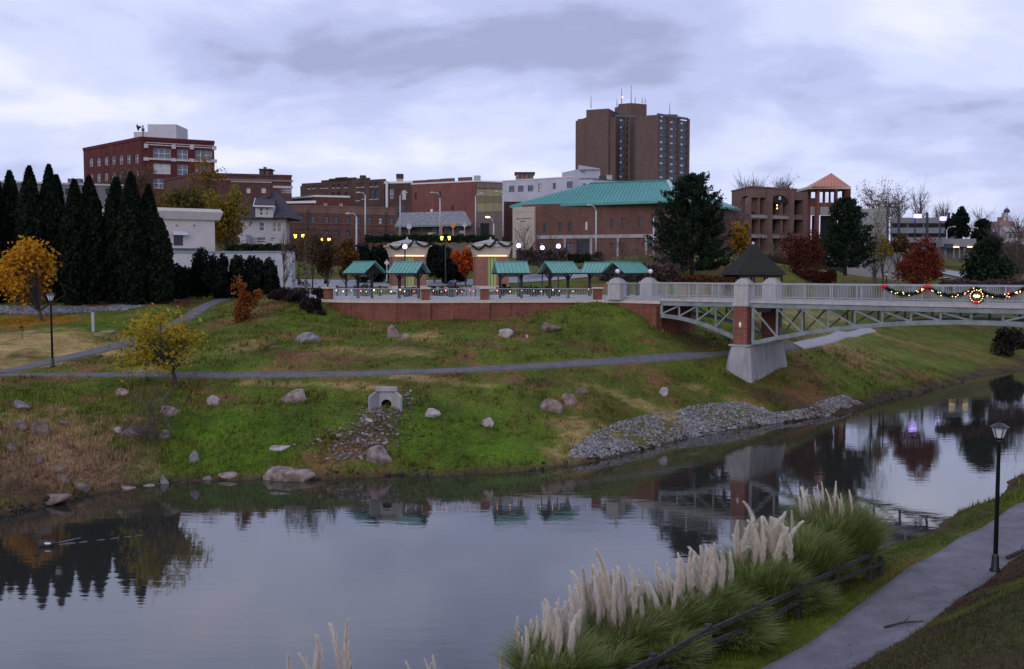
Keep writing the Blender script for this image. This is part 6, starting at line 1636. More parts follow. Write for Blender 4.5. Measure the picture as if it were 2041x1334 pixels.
# trees among the buildings, left
bare_tree('bare brown tree in front of the maroon office building', gd(250, 150), 258, 368, 46, 42, 340, 60, 0.2, leaves=leafmat('sparse_tan_leaves', (0.10, 0.05, 0.025), (0.16, 0.08, 0.03), (0.21, 0.11, 0.04)), nl=2600, leaf=0.2, fine=10, tw=1.4)
tree('broad olive tree behind the cream stucco building', gd(380, 128), 372, 402, 80, 52, OLIVEL, 3800, 0.32, 341, 'olive_tree', 20, 0.22, 0.4)
tree('yellow-green tree between the stucco building and the white house', gd(455, 126), 452, 425, 50, 88, leafmat('yellow_green_leaves', (0.09, 0.075, 0.012), (0.21, 0.155, 0.014), (0.33, 0.22, 0.02)), 3000, 0.28, 342, 'yellow_green_tree', 18, 0.2, 0.35)
tree('thin orange tree top in front of the office building corner', gd(410, 150), 412, 352, 50, 50, leafmat('tan_orange_leaves', (0.13, 0.07, 0.018), (0.27, 0.14, 0.02), (0.34, 0.19, 0.025)), 1300, 0.22, 343, 'orange_tree', 26, 0.16, 0.6, fill=0.1)
tree('small golden tree right of the cream stucco building', gd(440, 118), 440, 472, 14, 28, GOLD, 500, 0.22, 344, 'golden_tree', 8, 0.08, 0.3)
# bare shrubby trees before the community building
for k, (px, cy, rx, rz, d) in enumerate(((1046, 480, 24, 40, 120), (1075, 492, 30, 34, 116), (1108, 500, 26, 30, 114), (1240, 508, 36, 34, 110), (1275, 512, 38, 36, 108), (1310, 516, 36, 34, 106), (1340, 524, 34, 30, 104), (1205, 516, 30, 26, 112))):
    bare_tree('reddish bare young tree %s' % ['before the beige concrete panel', 'right of the beige panel', 'by the community building entrance', 'behind the gate shelters, left', 'behind the gate shelters, middle', 'left of the big pine', 'under the big pine', 'between entrance and gate shelters'][k], gd(px, d), px, cy, rx, rz, 350 + k, 34, 0.06, upright=0.9, fine=7, tw=1.3, group='bare young trees')
# pines and coloured trees on the right
b = gd(1378, 106); b[2] = P(1378, 557, 106)[2]; pine('big dark pine in front of the community building', b, 352, 176, 360, 'pines', 24, 0.12, 0.55, 95)
b = gd(1684, 118); b[2] = P(1684, 546, 118)[2]; pine('dark pine in front of the corner tower', b, 398, 118, 361, 'pines', 20, 0.12, 0.6, 70)
b = gd(1968, 122); b[2] = P(1968, 574, 122)[2]; shrub('broad dark spruce at the right behind the bridge', b, 108, 108, 362, PINE, 6500, 0.3, None, 'spruce_tree', 22, cat='tree')
b = gd(1600, 114); b[2] = P(1600, 566, 114)[2]; shrub('dark maroon shrubby tree right of the gazebo', b, 118, 122, 363, MAROON, 6500, 0.16, None, 'maroon_tree', 26, cat='tree', fill=0.3)
b = gd(1834, 116); b[2] = P(1834, 572, 116)[2]; shrub('rust-red mounded tree behind the bridge garland', b, 118, 70, 364, REDBR, 6000, 0.17, None, 'russet_tree', 26, cat='tree', fill=0.35)
b2 = np.array(P(1842, 530, 116.6)); shrub('rust-red tree rising behind the mounded red one', np.array((b2[0], 116.8, b[2] + 1.5)), 88, 72, 365, REDBR, 4200, 0.17, None, 'russet_tree', 20, cat='tree', fill=0.35)
tree('golden tree between the big pine and the gazebo', gd(1480, 120), 1478, 470, 34, 52, leafmat('golden_orange', (0.16, 0.085, 0.012), (0.34, 0.18, 0.014), (0.42, 0.25, 0.02)), 1900, 0.24, 366, 'golden_tree', 16, 0.14, 0.3, fill=0.3)
bare_tree('thin pale yellow birch left of the steel frame', gd(1742, 124), 1745, 470, 30, 68, 367, 40, 0.1, leaves=leafmat('pale_yellow', (0.15, 0.12, 0.05), (0.26, 0.2, 0.07), (0.3, 0.24, 0.09)), nl=900, leaf=0.18, upright=1.0, fine=6)
tree('small yellow tree below the birch', gd(1760, 128), 1762, 495, 24, 30, GOLD, 900, 0.2, 368, 'yellow_tree', 12, 0.1, 0.35)
tree('brown oak in front of the distant garage', gd(1790, 150), 1790, 492, 36, 26, BROWNL, 1600, 0.28, 369, 'brown_oak', 12, 0.16, 0.3)
for k, (px, d, cy, rx, rz, lv, nl) in enumerate(((1750, 260, 400, 52, 30, MAROON, 1500), (1834, 250, 412, 24, 40, None, 0), (1790, 262, 418, 30, 34, None, 0), (1880, 240, 428, 22, 26, None, 0), (1955, 240, 450, 36, 36, None, 0), (1500, 230, 372, 36, 18, None, 0), (1560, 232, 376, 16, 14, MAROON, 500), (2030, 240, 450, 26, 30, None, 0), (1470, 150, 455, 30, 60, BROWNL, 700), (1540, 150, 500, 40, 50, None, 0), (2025, 130, 520, 40, 48, BROWNL, 500), (1990, 200, 470, 30, 30, None, 0))):
    bare_tree(['maroon tinged bare tree on the skyline behind the corner tower', 'fan shaped bare tree behind the flood light', 'thin bare tree on the skyline left of the flood light', 'small bare tree above the garage end', 'wide bare tree left of the courthouse', 'bare twigs showing above the parking structure roof', 'small round maroon tree above the parking structure', 'bare tree beside the courthouse at the right edge',
               'bare tree left of the parking structure', 'bare tree before the parking structure bays', 'brown thicket tree at the right edge', 'bare tree behind the dark spruce'][k], gd(px, d), px, cy, rx, rz, 380 + k, 40, 0.16 * d / 200, leaves=lv, nl=nl, leaf=0.22 * d / 260, fine=10, tw=1.7, group='skyline trees', upright=0.8)
tree('dark evergreen tree right of the flood lights', gd(1912, 205), 1912, 452, 28, 40, HOLLY, 2600, 0.5, 395, 'evergreen_tree', 14, 0.25, 0.2)
tree('dark bushy tree left of the courthouse', gd(1958, 205), 1958, 468, 32, 32, HOLLY, 2200, 0.5, 396, 'evergreen_tree', 14, 0.25, 0.2)
b = G(2015, 712); shrub('dark brush heap on the right bank below the bridge', b, 100, 62, 397, leafmat('dark_brush', (0.014, 0.014, 0.010), (0.03, 0.028, 0.018), (0.06, 0.045, 0.03)), 3600, 0.2, None, 'brush_heap', 14)
# bare dead bush on the left bank
b = G(312, 893); bare_tree('bare reddish bush growing among rocks on the left bank', b, 302, 828, 58, 68, 398, 60, 0.03, 'bare_bush', bark=TWIG, group='bare bush', upright=1.0, fine=9, tw=0.75)

TWIGGY = leafmat('twiggy_thicket', (0.05, 0.035, 0.032), (0.11, 0.075, 0.068), (0.17, 0.12, 0.105))
hedge('brown bare thicket behind the gate shelters', 1195, 1350, 103, 101, 524, 562, 324, leaves=TWIGGY, n=5200, thick=3.0)
hedge('rusty undergrowth below the big pine', 1345, 1470, 101, 104, 548, 572, 326, leaves=leafmat('rusty_undergrowth', (0.07, 0.03, 0.014), (0.15, 0.07, 0.025), (0.22, 0.11, 0.04)), n=3200, thick=2.5)
hedge('brown brush strip along the lawn at the right edge', 1880, 2070, 118, 122, 556, 580, 327, leaves=TWIGGY, n=4200, thick=3.0)
hedge('dark thicket between gazebo and maroon tree', 1530, 1660, 116, 120, 538, 566, 328, leaves=MAROON, n=3200, thick=2.5)
hedge('bare brown thicket on the right below the courthouse', 1985, 2080, 150, 150, 478, 548, 329, leaves=TWIGGY, n=4500, thick=4.0)
hedge('brown shrub row at the foot of the parking structure', 1480, 1640, 150, 150, 505, 545, 330, leaves=TWIGGY, n=4000, thick=3.0)
hedge('bare twiggy thicket before the beige concrete panel', 1030, 1130, 112, 112, 492, 530, 331, leaves=TWIGGY, n=3200, thick=2.5)
# ================================================================== ROCKS
import bmesh
ROCK_P = mat('pinkish_limestone', (0.11, 0.078, 0.066), (0.36, 0.28, 0.245), 0.95, 2.2, 7, 0.5, 9, contrast=(0.35, 0.62))
ROCK_G = mat('grey_limestone', (0.09, 0.08, 0.08), (0.27, 0.25, 0.25), 0.95, 2.4, 7, 0.5, 9, contrast=(0.35, 0.62))
ROCK_W = mat('pale_limestone_rock', (0.19, 0.16, 0.148), (0.48, 0.43, 0.405), 0.95, 2.4, 7, 0.4, 9, contrast=(0.3, 0.62))
ROCK_B = mat('brown_stained_rock', (0.07, 0.048, 0.037), (0.24, 0.175, 0.14), 0.95, 2.4, 7, 0.5, 9, contrast=(0.35, 0.65))
def ico(sub):
    bm = bmesh.new(); bmesh.ops.create_icosphere(bm, subdivisions=sub, radius=1.0)
    V = np.array([v.co[:] for v in bm.verts]); bm.verts.index_update(); Fc = np.array([[v.index for v in f.verts] for f in bm.faces]); bm.free(); return V, Fc
IV, IF = ico(3); IV2, IF2 = ico(1)
def rock_shape(seed, cuts=15, V=IV):
    rg = np.random.default_rng(seed); P_ = V.copy()
    for _ in range(cuts):
        n = rg.normal(size=3); n /= np.linalg.norm(n); k = rg.uniform(0.45, 0.85); s = P_ @ n; P_ = P_ - np.outer(np.maximum(s - k, 0) * 0.93, n)
    f = 1 + 0.14 * (vnoise(P_[:, 0] * 2.3 + seed, P_[:, 1] * 2.3 + P_[:, 2] * 1.7) + 0.5 * vnoise(P_[:, 2] * 5 + seed, P_[:, 0] * 5 + P_[:, 1] * 3))
    P_ = P_ * f[:, None]; P_ /= np.abs(P_).max(0); return P_
def boulder(px, py, w_px, h_px, m, label, seed, flat=1.0, name='boulder', tilt=0.0):
    b = G(px, py); d = b[1]; w, h = w_px * mpp(d) / 2, h_px * mpp(d)
    V = rock_shape(seed); V = V * np.array((w, w * 0.75 * flat, h * 0.8))
    if tilt: c, s = math.cos(tilt), math.sin(tilt); V = V @ np.array(((c, 0, s), (0, 1, 0), (-s, 0, c))).T
    y0 = d + w * 0.45 * flat; base = np.array((b[0], y0, ground_z(b[0], y0))); zc = b[2] + h * 0.16
    V = V + np.array((0, 0, zc - base[2]))
    o = link_mesh(name, np_mesh(name, V, IF), m); o.location = tuple(base)
    return tag(o, label, 'rock', 'boulders on the creek bank')
BO = [(618, 684, 66, 22, 'G', 'long grey flat-topped boulder below the left end of the plaza wall'), (782, 674, 36, 28, 'P', 'upright pinkish boulder on the upper slope'), (806, 674, 26, 12, 'P', 'low slab against the upright pinkish boulder'),
      (1008, 673, 30, 22, 'W', 'small pale boulder on the upper slope, middle'), (1098, 662, 54, 21, 'B', 'brown block-shaped boulder just below the plaza wall'), (588, 800, 64, 31, 'P', 'large pale split boulder left of the culvert'),
      (425, 808, 28, 26, 'W', 'small pointed white boulder on the left green bank'), (241, 789, 32, 17, 'P', 'rounded pink boulder just below the lower path'), (335, 829, 42, 20, 'P', 'slanting pale slab behind the bare bush'),
      (36, 816, 38, 22, 'G', 'grey boulder at the far left below the path'), (860, 832, 38, 18, 'W', 'pale low boulder right of the culvert'), (972, 851, 30, 19, 'W', 'small round boulder on the right green bank'),
      (1095, 822, 56, 28, 'P', 'big pinkish boulder of the right-hand pair'), (1134, 808, 34, 25, 'P', 'smaller boulder leaning on the big right-hand one'), (1158, 786, 38, 13, 'B', 'half buried brown rock above the right-hand pair'),
      (1323, 789, 20, 18, 'W', 'lone white stone above the gravel slope'), (758, 927, 64, 40, 'P', 'large squarish tan boulder by the water below the rubble'), (572, 962, 108, 38, 'P', 'big sloping flat ledge rock at the water edge'),
      (557, 898, 42, 10, 'W', 'thin pale slab on the grass above the ledge rock'), (385, 922, 28, 24, 'G', 'blue-grey angular stone on the left green bank'), (455, 953, 46, 11, 'P', 'low stone at the water edge left of the ledge'),
      (413, 958, 20, 8, 'G', 'tiny flat stone at the water edge'), (325, 964, 24, 18, 'G', 'grey stone by the water on the left'), (252, 978, 32, 10, 'P', 'flat stone touching the water, leftmost of three'), (293, 972, 28, 9, 'P', 'flat stone touching the water, middle of three'),
      (322, 975, 26, 7, 'P', 'flat stone touching the water, rightmost of three'), (78, 868, 42, 28, 'B', 'jagged grey outcrop on the bare left slope'), (40, 858, 34, 22, 'B', 'brownish outcrop left of the jagged one'), (75, 922, 26, 14, 'B', 'small grey rock on the bare left slope'),
      (122, 962, 34, 14, 'B', 'tan ledge rock low on the bare slope'), (155, 974, 46, 15, 'B', 'dark ledge rock near the water on the bare slope'), (96, 1000, 84, 13, 'B', 'long thin brown ledge at the left water edge'), (255, 872, 60, 20, 'B', 'broad brown rock left of the bare bush'),
      (232, 862, 20, 15, 'W', 'small white block on the brown rock'), (325, 876, 30, 22, 'P', 'pink rock at the foot of the bare bush'), (16, 898, 34, 16, 'B', 'grey rock at the left edge of the bare slope'), (128, 848, 34, 13, 'B', 'flat grey rock high on the bare slope'),
      (1051, 673, 8, 6, 'W', 'tiny white stone on the upper slope'), (110, 940, 44, 10, 'B', 'thin ledge rock above the tan ledge'), (735, 842, 22, 10, 'W', 'white flat stone at the head of the rubble')]
for k, (px, py, w, h, c, lab) in enumerate(BO):
    boulder(px, py, w, h, {'G': ROCK_G, 'P': ROCK_P, 'W': ROCK_W, 'B': ROCK_B}[c], lab, 500 + k, tilt=0.25 if 'slop' in lab or 'slant' in lab else 0.0)

def stone_heap(name, label, pts, size, material, seed, var=0.5, kind='stuff'):
    rg = np.random.default_rng(seed); n = len(pts); V = []; Fs = []
    shapes = [rock_shape(900 + k, 7, IV2) for k in range(8)]; m = len(IV2)
    for i, p in enumerate(pts):
        s = size * (1 + var * rg.normal()) ; s = max(s, size * 0.35); a = rg.random() * 6.28; c, q = math.cos(a), math.sin(a)
        v = shapes[i % 8] * np.array((s, s * rg.uniform(.6, 1), s * rg.uniform(.45, .8))); v = v @ np.array(((c, -q, 0), (q, c, 0), (0, 0, 1))).T
        V.append(v + p); Fs.append(IF2 + i * m)
    o = link_mesh(name, np_mesh(name, np.concatenate(V), np.concatenate(Fs)), material)
    return tag(o, label, None, None, kind)
def stone_mat(name, *cols): return leafmat(name, *cols)
RIP = stone_mat('riprap_stones', (0.15, 0.14, 0.145), (0.30, 0.285, 0.295), (0.46, 0.44, 0.445), (0.70, 0.67, 0.665))
RUB = stone_mat('rubble_stones', (0.12, 0.085, 0.08), (0.25, 0.195, 0.185), (0.40, 0.34, 0.33), (0.62, 0.57, 0.56))
GRAV = stone_mat('white_gravel', (0.16, 0.155, 0.16), (0.30, 0.29, 0.30), (0.46, 0.45, 0.45))
# riprap slope: polygon in the photo, scattered in plan
poly = [(1132, 912), (1142, 890), (1190, 856), (1280, 828), (1390, 806), (1480, 800), (1540, 822), (1600, 816), (1680, 786), (1722, 806), (1650, 830), (1560, 842), (1450, 858), (1380, 872), (1290, 895), (1200, 914)]
W_P = [G(x, y)[:2] for x, y in poly]; W_P = np.array(W_P)
rg = np.random.default_rng(77); pp = rg.random((200000, 2)) * (W_P.max(0) - W_P.min(0)) + W_P.min(0)
pp = pp[in_poly(pp[:, 0], pp[:, 1], W_P)]
keep = rg.random(len(pp)) < np.clip(0.62 + 1.3 * vnoise(pp[:, 0] * 0.5, pp[:, 1] * 0.5) + 0.4 * vnoise(pp[:, 0] * 2, pp[:, 1] * 2), 0.06, 1); pp = pp[keep][:17000]
pz = gz_many(pp[:, 0], pp[:, 1]); stone_heap('riprap', 'bank of loose grey riprap stones along the creek', np.column_stack([pp, pz + 0.005]), 0.056, RIP, 78, 0.55)
# rubble chute under the culvert
rp = []
for _ in range(620):
    f = rg.random(); px = 768 + (690 - 768) * f ** 1.1 + rg.normal() * (22 + 16 * math.sin(f * 3.1)); py = 812 + (918 - 812) * f + rg.normal() * 4; g = G(px, py); rp.append(g + np.array((0, 0, 0.04)))
for _ in range(45):
    g = G(808 + rg.normal() * 10, 800 + rg.normal() * 13); rp.append(g + np.array((0, 0, 0.04)))
stone_heap('rubble', 'chute of loose pinkish rubble spilling down from the culvert', np.array(rp), 0.066, RUB, 79, 0.75)
gp_ = [(-40, 612), (0, 611), (120, 612), (290, 612), (250, 620), (150, 625), (0, 626), (-40, 627)]
W_G = np.array([G(x, y)[:2] for x, y in gp_]); q = rg.random((16000, 2)) * (W_G.max(0) - W_G.min(0)) + W_G.min(0); q = q[in_poly(q[:, 0], q[:, 1], W_G)][:3600]
stone_heap('gravel_bed', 'strip of pale gravel in front of the conifers', np.column_stack([q, gz_many(q[:, 0], q[:, 1]) + 0.03]), 0.13, GRAV, 80)
# stones and clods along the waterline
wl = []
for a, b in zip(FARW_W[1:-3], FARW_W[2:-2]):
    for _ in range(16):
        t = rg.random(); p = a + (b - a) * t; x, y = p[0] + rg.normal() * .12, p[1] + rg.normal() * .22 + 0.1; wl.append((x, y, ground_z(x, y) + 0.02))
stone_heap('shore_stones', 'scattered dark stones along the waterline', np.array(wl), 0.10, stone_mat('dark_shore_stones', (0.03, 0.024, 0.02), (0.08, 0.065, 0.055), (0.16, 0.14, 0.125)), 81, 0.6)

# ---- culvert headwall
cb = G(766, 820); cd_ = cb[1]; s = mpp(cd_) * 0.9; cv = thing('culvert', 'concrete culvert headwall with round pipe mouth and angled wing walls', 'culvert', cb)
zb_, zt_ = cb[2] - 0.25, cb[2] + 47 * s; yb = cd_ + 0.55; xc = cb[0] + 2 * s; hw_ = 17 * s; pr_ = 11.5 * s; pc = (xc, cb[2] + 0.02 + pr_ * 1.0)
# front plate with a round hole
mb = MB(); n = 20; ang = [2 * math.pi * k / n for k in range(n)]
inner = [(pc[0] + pr_ * math.cos(a), pc[1] + pr_ * math.sin(a)) for a in ang]
def sq(a):
    c, s_ = math.cos(a), math.sin(a); k = min(hw_ / abs(c) if abs(c) > 1e-6 else 9, ((zt_ - pc[1]) if s_ > 0 else (pc[1] - zb_)) / abs(s_) if abs(s_) > 1e-6 else 9); return (pc[0] + c * k, pc[1] + s_ * k)
outer = [sq(a) for a in ang]
v = [(x, yb, z) for x, z in inner] + [(x, yb, z) for x, z in outer] + [(x, yb + 1.6, z) for x, z in inner]
mb.add(v[:2 * n], [(k, (k + 1) % n, n + (k + 1) % n, n + k) for k in range(n)]); mb.build('headwall_face', CONC, cv)
mb = MB(); mb.add(v[:n] + v[2 * n:], [(k, n + k, n + (k + 1) % n, (k + 1) % n) for k in range(n)] + [tuple(range(n, 2 * n))]); mb.build('pipe', mat('pipe_black', (0.006, 0.006, 0.007), (0.01, 0.01, 0.011), 1.0, 2), cv)
for sx in (-1, 1):
    x0, x1 = xc + sx * hw_, xc + sx * (hw_ + 17 * s); 
    mb = MB(); mb.add([(x0, yb - 0.02, zb_), (x1, yb - 0.62, zb_), (x1, yb - 0.62, zt_ - 0.42), (x1 - sx * 0.05, yb - 0.55, zt_ - 0.30), (x0, yb - 0.02, zt_ - 0.10),
                      (x0 + sx * 0.12, yb + 0.1, zb_), (x1 + sx * 0.1, yb - 0.5, zb_), (x1 + sx * 0.1, yb - 0.5, zt_ - 0.42), (x1 + sx * 0.05, yb - 0.43, zt_ - 0.30), (x0 + sx * 0.12, yb + 0.1, zt_ - 0.10)],
                     [(0, 1, 2, 3, 4), (9, 8, 7, 6, 5), (0, 5, 6, 1), (1, 6, 7, 2), (2, 7, 8, 3), (3, 8, 9, 4), (4, 9, 5, 0)]); mb.build('wing_wall', CONC, cv)
MB().box((xc, yb + 0.06, zt_ + 0.0), (hw_ * 2 + 0.34, 0.42, 0.22)).build('coping', CONC, cv)

# ---- dead sticks, marker post
def stick(px, py, px2, py2, r, label, m=None):
    a, b = G(px, py), G(px2, py2); o = thing('fallen_stick', label, 'stick', a); rr = np.array((0, 0, r + 0.04))
    mid = (a + b) / 2 + np.array((0.03, 0.08, r + .06)); MB().tube([a + rr, mid, b + rr], [r, r * 0.9, r * 0.4], 6).build('stem', m or BARK, o, True)
    MB().tube([mid, mid + (b - a) * 0.25 + np.array((0.0, 0.25, 0.05))], [r * 0.5, r * 0.2], 5).build('side_branch', m or BARK, o)
stick(528, 694, 552, 687, 0.05, 'fallen grey stick on the slope below the plaza')
stick(1762, 1256, 1842, 1244, 0.035, 'dark fallen branch lying on the near path')
stick(2008, 1118, 2060, 1098, 0.07, 'dark branch at the right edge of the near path')
a = G(186, 661); mp_ = thing('marker_post', 'short pale marker post on the left lawn', 'post', a)
h_ = 36 * mpp(a[1]); MB().box(a + np.array((0, 0, h_ / 2 - 0.1)), (0.16, 0.16, h_ + 0.2)).build('shaft', mat('pale_post', (0.30, 0.36, 0.36), (0.42, 0.46, 0.45), 0.8, 3), mp_); MB().box(a + np.array((0, 0, h_ + 0.03)), (0.2, 0.2, 0.05)).build('cap', FRAME_W, mp_)
# slab drain on the lawn
a = G(215, 662); dr = MB().box(a + np.array((0, 0, 0.03)), (0.9, 0.5, 0.1)); tag(dr.build('drain_cover', CONC), 'flat concrete drain cover beside the marker post', 'drain')

# ---- plaza furniture
def bollard(px, d, label):
    q = XY(px, d); o = thing('bollard', label, 'bollard', (q[0], q[1], Z_PLAZA), 0, 'dark bollards at the plaza edge'); MB().lathe((q[0], q[1], Z_PLAZA), [(0.1, 0), (0.1, 0.85), (0.12, 0.87), (0.12, 0.93), (0.05, 1.0)], 8).build('shaft', BLACK, o); MB().lathe((q[0], q[1], Z_PLAZA), [(0.14, 0), (0.14, 0.08), (0.1, 0.1)], 8).build('foot', BLACK, o)
for k, px in enumerate((672, 690, 707, 720, 738, 757)): bollard(px, 94, 'dark bollard %s' % ['left of the first shelter, outermost', 'left of the first shelter, second', 'by the left post of the first shelter', 'under the first shelter', 'right of the first shelter', 'between the two left shelters'][k])
def bin_(px, d, label):
    q = XY(px, d); o = thing('litter_bin', label, 'bin', (q[0], q[1], Z_PLAZA), 0, 'black litter bins'); MB().lathe((q[0], q[1], Z_PLAZA), [(0.26, 0), (0.3, 0.1), (0.3, 0.95)], 10).build('body', BLACK, o); MB().lathe((q[0], q[1], Z_PLAZA + 0.95), [(0.33, 0), (0.33, 0.06), (0.2, 0.2), (0.05, 0.24)], 10).build('lid', BLACK, o)
bin_(728, 92, 'black litter bin under the first shelter'); bin_(900, 90, 'black litter bin between the two pavilions')
q = XY(934, 91); br_ = thing('bike_rack', 'looped metal bike rack in front of the right pavilion', 'bike rack', (q[0], q[1], Z_PLAZA))
for k in range(4):
    x = q[0] - 0.6 + 0.4 * k; MB().tube([(x, q[1] - .3, Z_PLAZA), (x, q[1] - .3, Z_PLAZA + .7), (x, q[1], Z_PLAZA + .95), (x, q[1] + .3, Z_PLAZA + .7), (x, q[1] + .3, Z_PLAZA)], 0.03, 6).build('hoop', BLACK, br_)
q = XY(905, 95); stp = thing('plaza_steps', 'broad pale steps rising between the two pavilions', 'steps', (q[0], q[1], Z_PLAZA))
for k in range(5): MB().box((q[0] + 0.2, q[1] + 0.36 * k, Z_PLAZA + 0.075 + 0.15 * k), (5.0, 0.5, 0.15)).build('step', CONC, stp)
MB().box((q[0] + 0.2, q[1] + 4.0, Z_PLAZA + 0.36), (5.0, 4.6, 0.72)).build('landing', PAVER, stp)
# pale street, kerb and sidewalk behind the plaza
def sheet(name, label, pts, z, m):
    mb = MB(); mb.add([(x, y, z(x, y) if callable(z) else z) for x, y in pts], [tuple(range(len(pts)))]); return tag(mb.build(name, m), label, kind='structure')
def drape_poly(name, label, pts, m, lift, nx=14, ny=5):
    (a, b, c, d) = [np.array(p, float) for p in pts]; V = []
    for j in range(ny + 1):
        for i in range(nx + 1):
            u, w = i / nx, j / ny; p = (a * (1 - u) + b * u) * (1 - w) + (d * (1 - u) + c * u) * w; V.append((p[0], p[1], ground_z(p[0], p[1]) + lift))
    Q = [(j * (nx + 1) + i, j * (nx + 1) + i + 1, (j + 1) * (nx + 1) + i + 1, (j + 1) * (nx + 1) + i) for j in range(ny) for i in range(nx)]
    return tag(link_mesh(name, np_mesh(name, V, Q), m, smooth=True), label, kind='structure')
STREET = mat('street_concrete', (0.26, 0.26, 0.28), (0.34, 0.34, 0.36), 0.9, 0.5)
drape_poly('street', 'pale street running behind the plaza', [(-46, 104), (13, 106), (13, 116), (-46, 114)], STREET, 0.06, 40, 8)
drape_poly('sidewalk', 'pale sidewalk left of the plaza', [(-30, 96), (-14, 96), (-14, 101), (-30, 101)], CONC, 0.14, 20, 6)
drape_poly('side_road', 'grey road climbing on the right behind the trees', [XY(1870, 168), XY(1960, 168), XY(1960, 180), XY(1870, 180)], STREET, 0.12, 12, 4)
drape_poly('lawn_walk', 'thin concrete walk across the right lawn', [XY(1870, 150), XY(1945, 158), XY(1945, 159.5), XY(1870, 151.3)], CONC, 0.1, 12, 3)
# vehicle parked in the distance
vq = XY(1662, 140); van = thing('parked_van', 'dark parked vehicle below the corner tower', 'van', (vq[0], vq[1], ground_z(*vq)))
z0 = P(1650, 546, 140)[2]; van.location.z = z0
V0 = np.array((vq[0], vq[1], z0)); W2 = 34 * mpp(140)
mb = MB(); prof = [(-W2 / 2, 0.35), (W2 / 2, 0.35), (W2 / 2, 1.0), (W2 / 2 - .25, 1.1), (W2 / 2 - .55, 1.75), (-W2 / 2 + .2, 1.85), (-W2 / 2, 1.2)]
mb.add([(V0[0] + x, V0[1] + y, V0[2] + z) for y in (-0.85, 0.85) for x, z in prof], [tuple(range(7)), tuple(reversed(range(7, 14)))] + [(k, 7 + k, 7 + (k + 1) % 7, (k + 1) % 7) for k in range(7)]); mb.build('body', BLACK, van)
for x in (-W2 / 2 + .45, W2 / 2 - .45):
    MB().tube([(V0[0] + x, V0[1] - .9, V0[2] + .33), (V0[0] + x, V0[1] - .68, V0[2] + .33)], 0.33, 10).build('wheel', BLACK, van)
MB().box(V0 + np.array((0, -0.86, 1.4)), (W2 * 0.6, 0.03, 0.4)).build('side_window', GLASS_BL, van)

# ================================================================== PAMPAS GRASS, FENCE
PAMP_G = leafmat('pampas_blades', (0.09, 0.15, 0.028), (0.20, 0.295, 0.065), (0.34, 0.40, 0.12), (0.55, 0.48, 0.25))
PAMP_D = leafmat('pampas_dry_blades', (0.10, 0.08, 0.04), (0.19, 0.15, 0.075), (0.28, 0.225, 0.12))
PLUME = mat('cream_plume', (0.76, 0.68, 0.59), (0.95, 0.90, 0.82), 0.95, 3.0, 4, island=True, contrast=(0.1, 0.9), spec=0.1)
def blades(n, base, R, H, rg, w=0.024, spread=0.5, seg=5, droop=0.6):
    a = rg.random(n) * 6.283; r0 = R * np.sqrt(rg.random(n)) * 0.45; c = np.stack([base[0] + r0 * np.cos(a), base[1] + r0 * np.sin(a), np.full(n, base[2] - 0.05)], 1)
    a2 = a + rg.normal(size=n) * 0.6; L = H * rg.uniform(0.55, 1.15, n); out = R * rg.uniform(0.25, 1.25, n) * spread * 1.6
    dirv = np.stack([np.cos(a2), np.sin(a2), np.zeros(n)], 1); side = np.stack([-np.sin(a2), np.cos(a2), np.zeros(n)], 1); rows = []
    for k in range(seg + 1):
        t = k / seg; p = c + dirv * (out * t ** 1.7)[:, None] + np.array((0, 0, 1)) * (L * (t - droop * 0.55 * t ** 2.6))[:, None]
        ww = w * (1 - 0.9 * t) * (0.6 + 0.8 * rg.random(n)[:, None] * 0 + 0.4); rows.append((p - side * ww, p + side * ww))
    V = np.stack([np.stack(r, 1) for r in rows], 1).reshape(n, -1, 3)   # n, (seg+1)*2, 3
    m = (seg + 1) * 2; f = np.array([[2 * k, 2 * k + 1, 2 * k + 3, 2 * k + 2] for k in range(seg)])
    F_ = (f[None] + (np.arange(n) * m)[:, None, None]).reshape(-1, 4); return V.reshape(-1, 3), F_
PLUME_MESH = []
def plume_mesh(seed):
    """feathery seed head: fine hairs leaving a curved rachis, wispy towards tip and edges"""
    rg = np.random.default_rng(seed); L = 1.25; n = int(rg.integers(1000, 1900)); t = rg.random(n) ** 0.85
    full = rg.uniform(0.75, 1.25); bd = rg.uniform(0.03, 0.3); k4 = rg.uniform(0, 0.22)
    bend = bd * t ** 2 + k4 * t ** 4; sag = (0.10 * bd + 0.35 * k4) * t ** 3
    a = rg.random(n) * 6.283; c = np.stack([bend, 0 * t, L * t - sag], 1) + rg.normal(size=(n, 3)) * 0.01
    ln = (0.10 + 0.20 * np.sin(np.clip(t ** 0.7, 0, 1) * math.pi) ** 0.8) * full * rg.uniform(0.55, 1.15, n)
    ax = np.stack([2 * bd * t + 4 * k4 * t ** 3, 0 * t, np.ones(n)], 1); ax /= np.linalg.norm(ax, axis=1)[:, None]
    od = np.stack([np.cos(a), np.sin(a), 0 * a], 1); opn = (0.38 * (1 - 0.55 * t) * rg.uniform(0.4, 1.5, n))[:, None]
    d = ax + od * opn + np.array((0.12, 0, 0)) + rg.normal(size=(n, 3)) * 0.08; d /= np.linalg.norm(d, axis=1)[:, None]
    e = c + d * ln[:, None] + np.array((0.05, 0, -0.12)) * (ln ** 2 * 3)[:, None]; m = (c + e) / 2 + np.array((0, 0, 0.012))
    w = np.cross(d, rg.normal(size=(n, 3))); w /= np.linalg.norm(w, axis=1)[:, None]; w *= 0.0055
    q = np.stack([c, m + w, e, m - w], 1); V = q.reshape(-1, 3)
    me_ = np_mesh('plume', V, np.arange(len(V)).reshape(-1, 4)); me_.materials.append(PLUME); return me_
for k in range(14): PLUME_MESH.append(plume_mesh(600 + k))
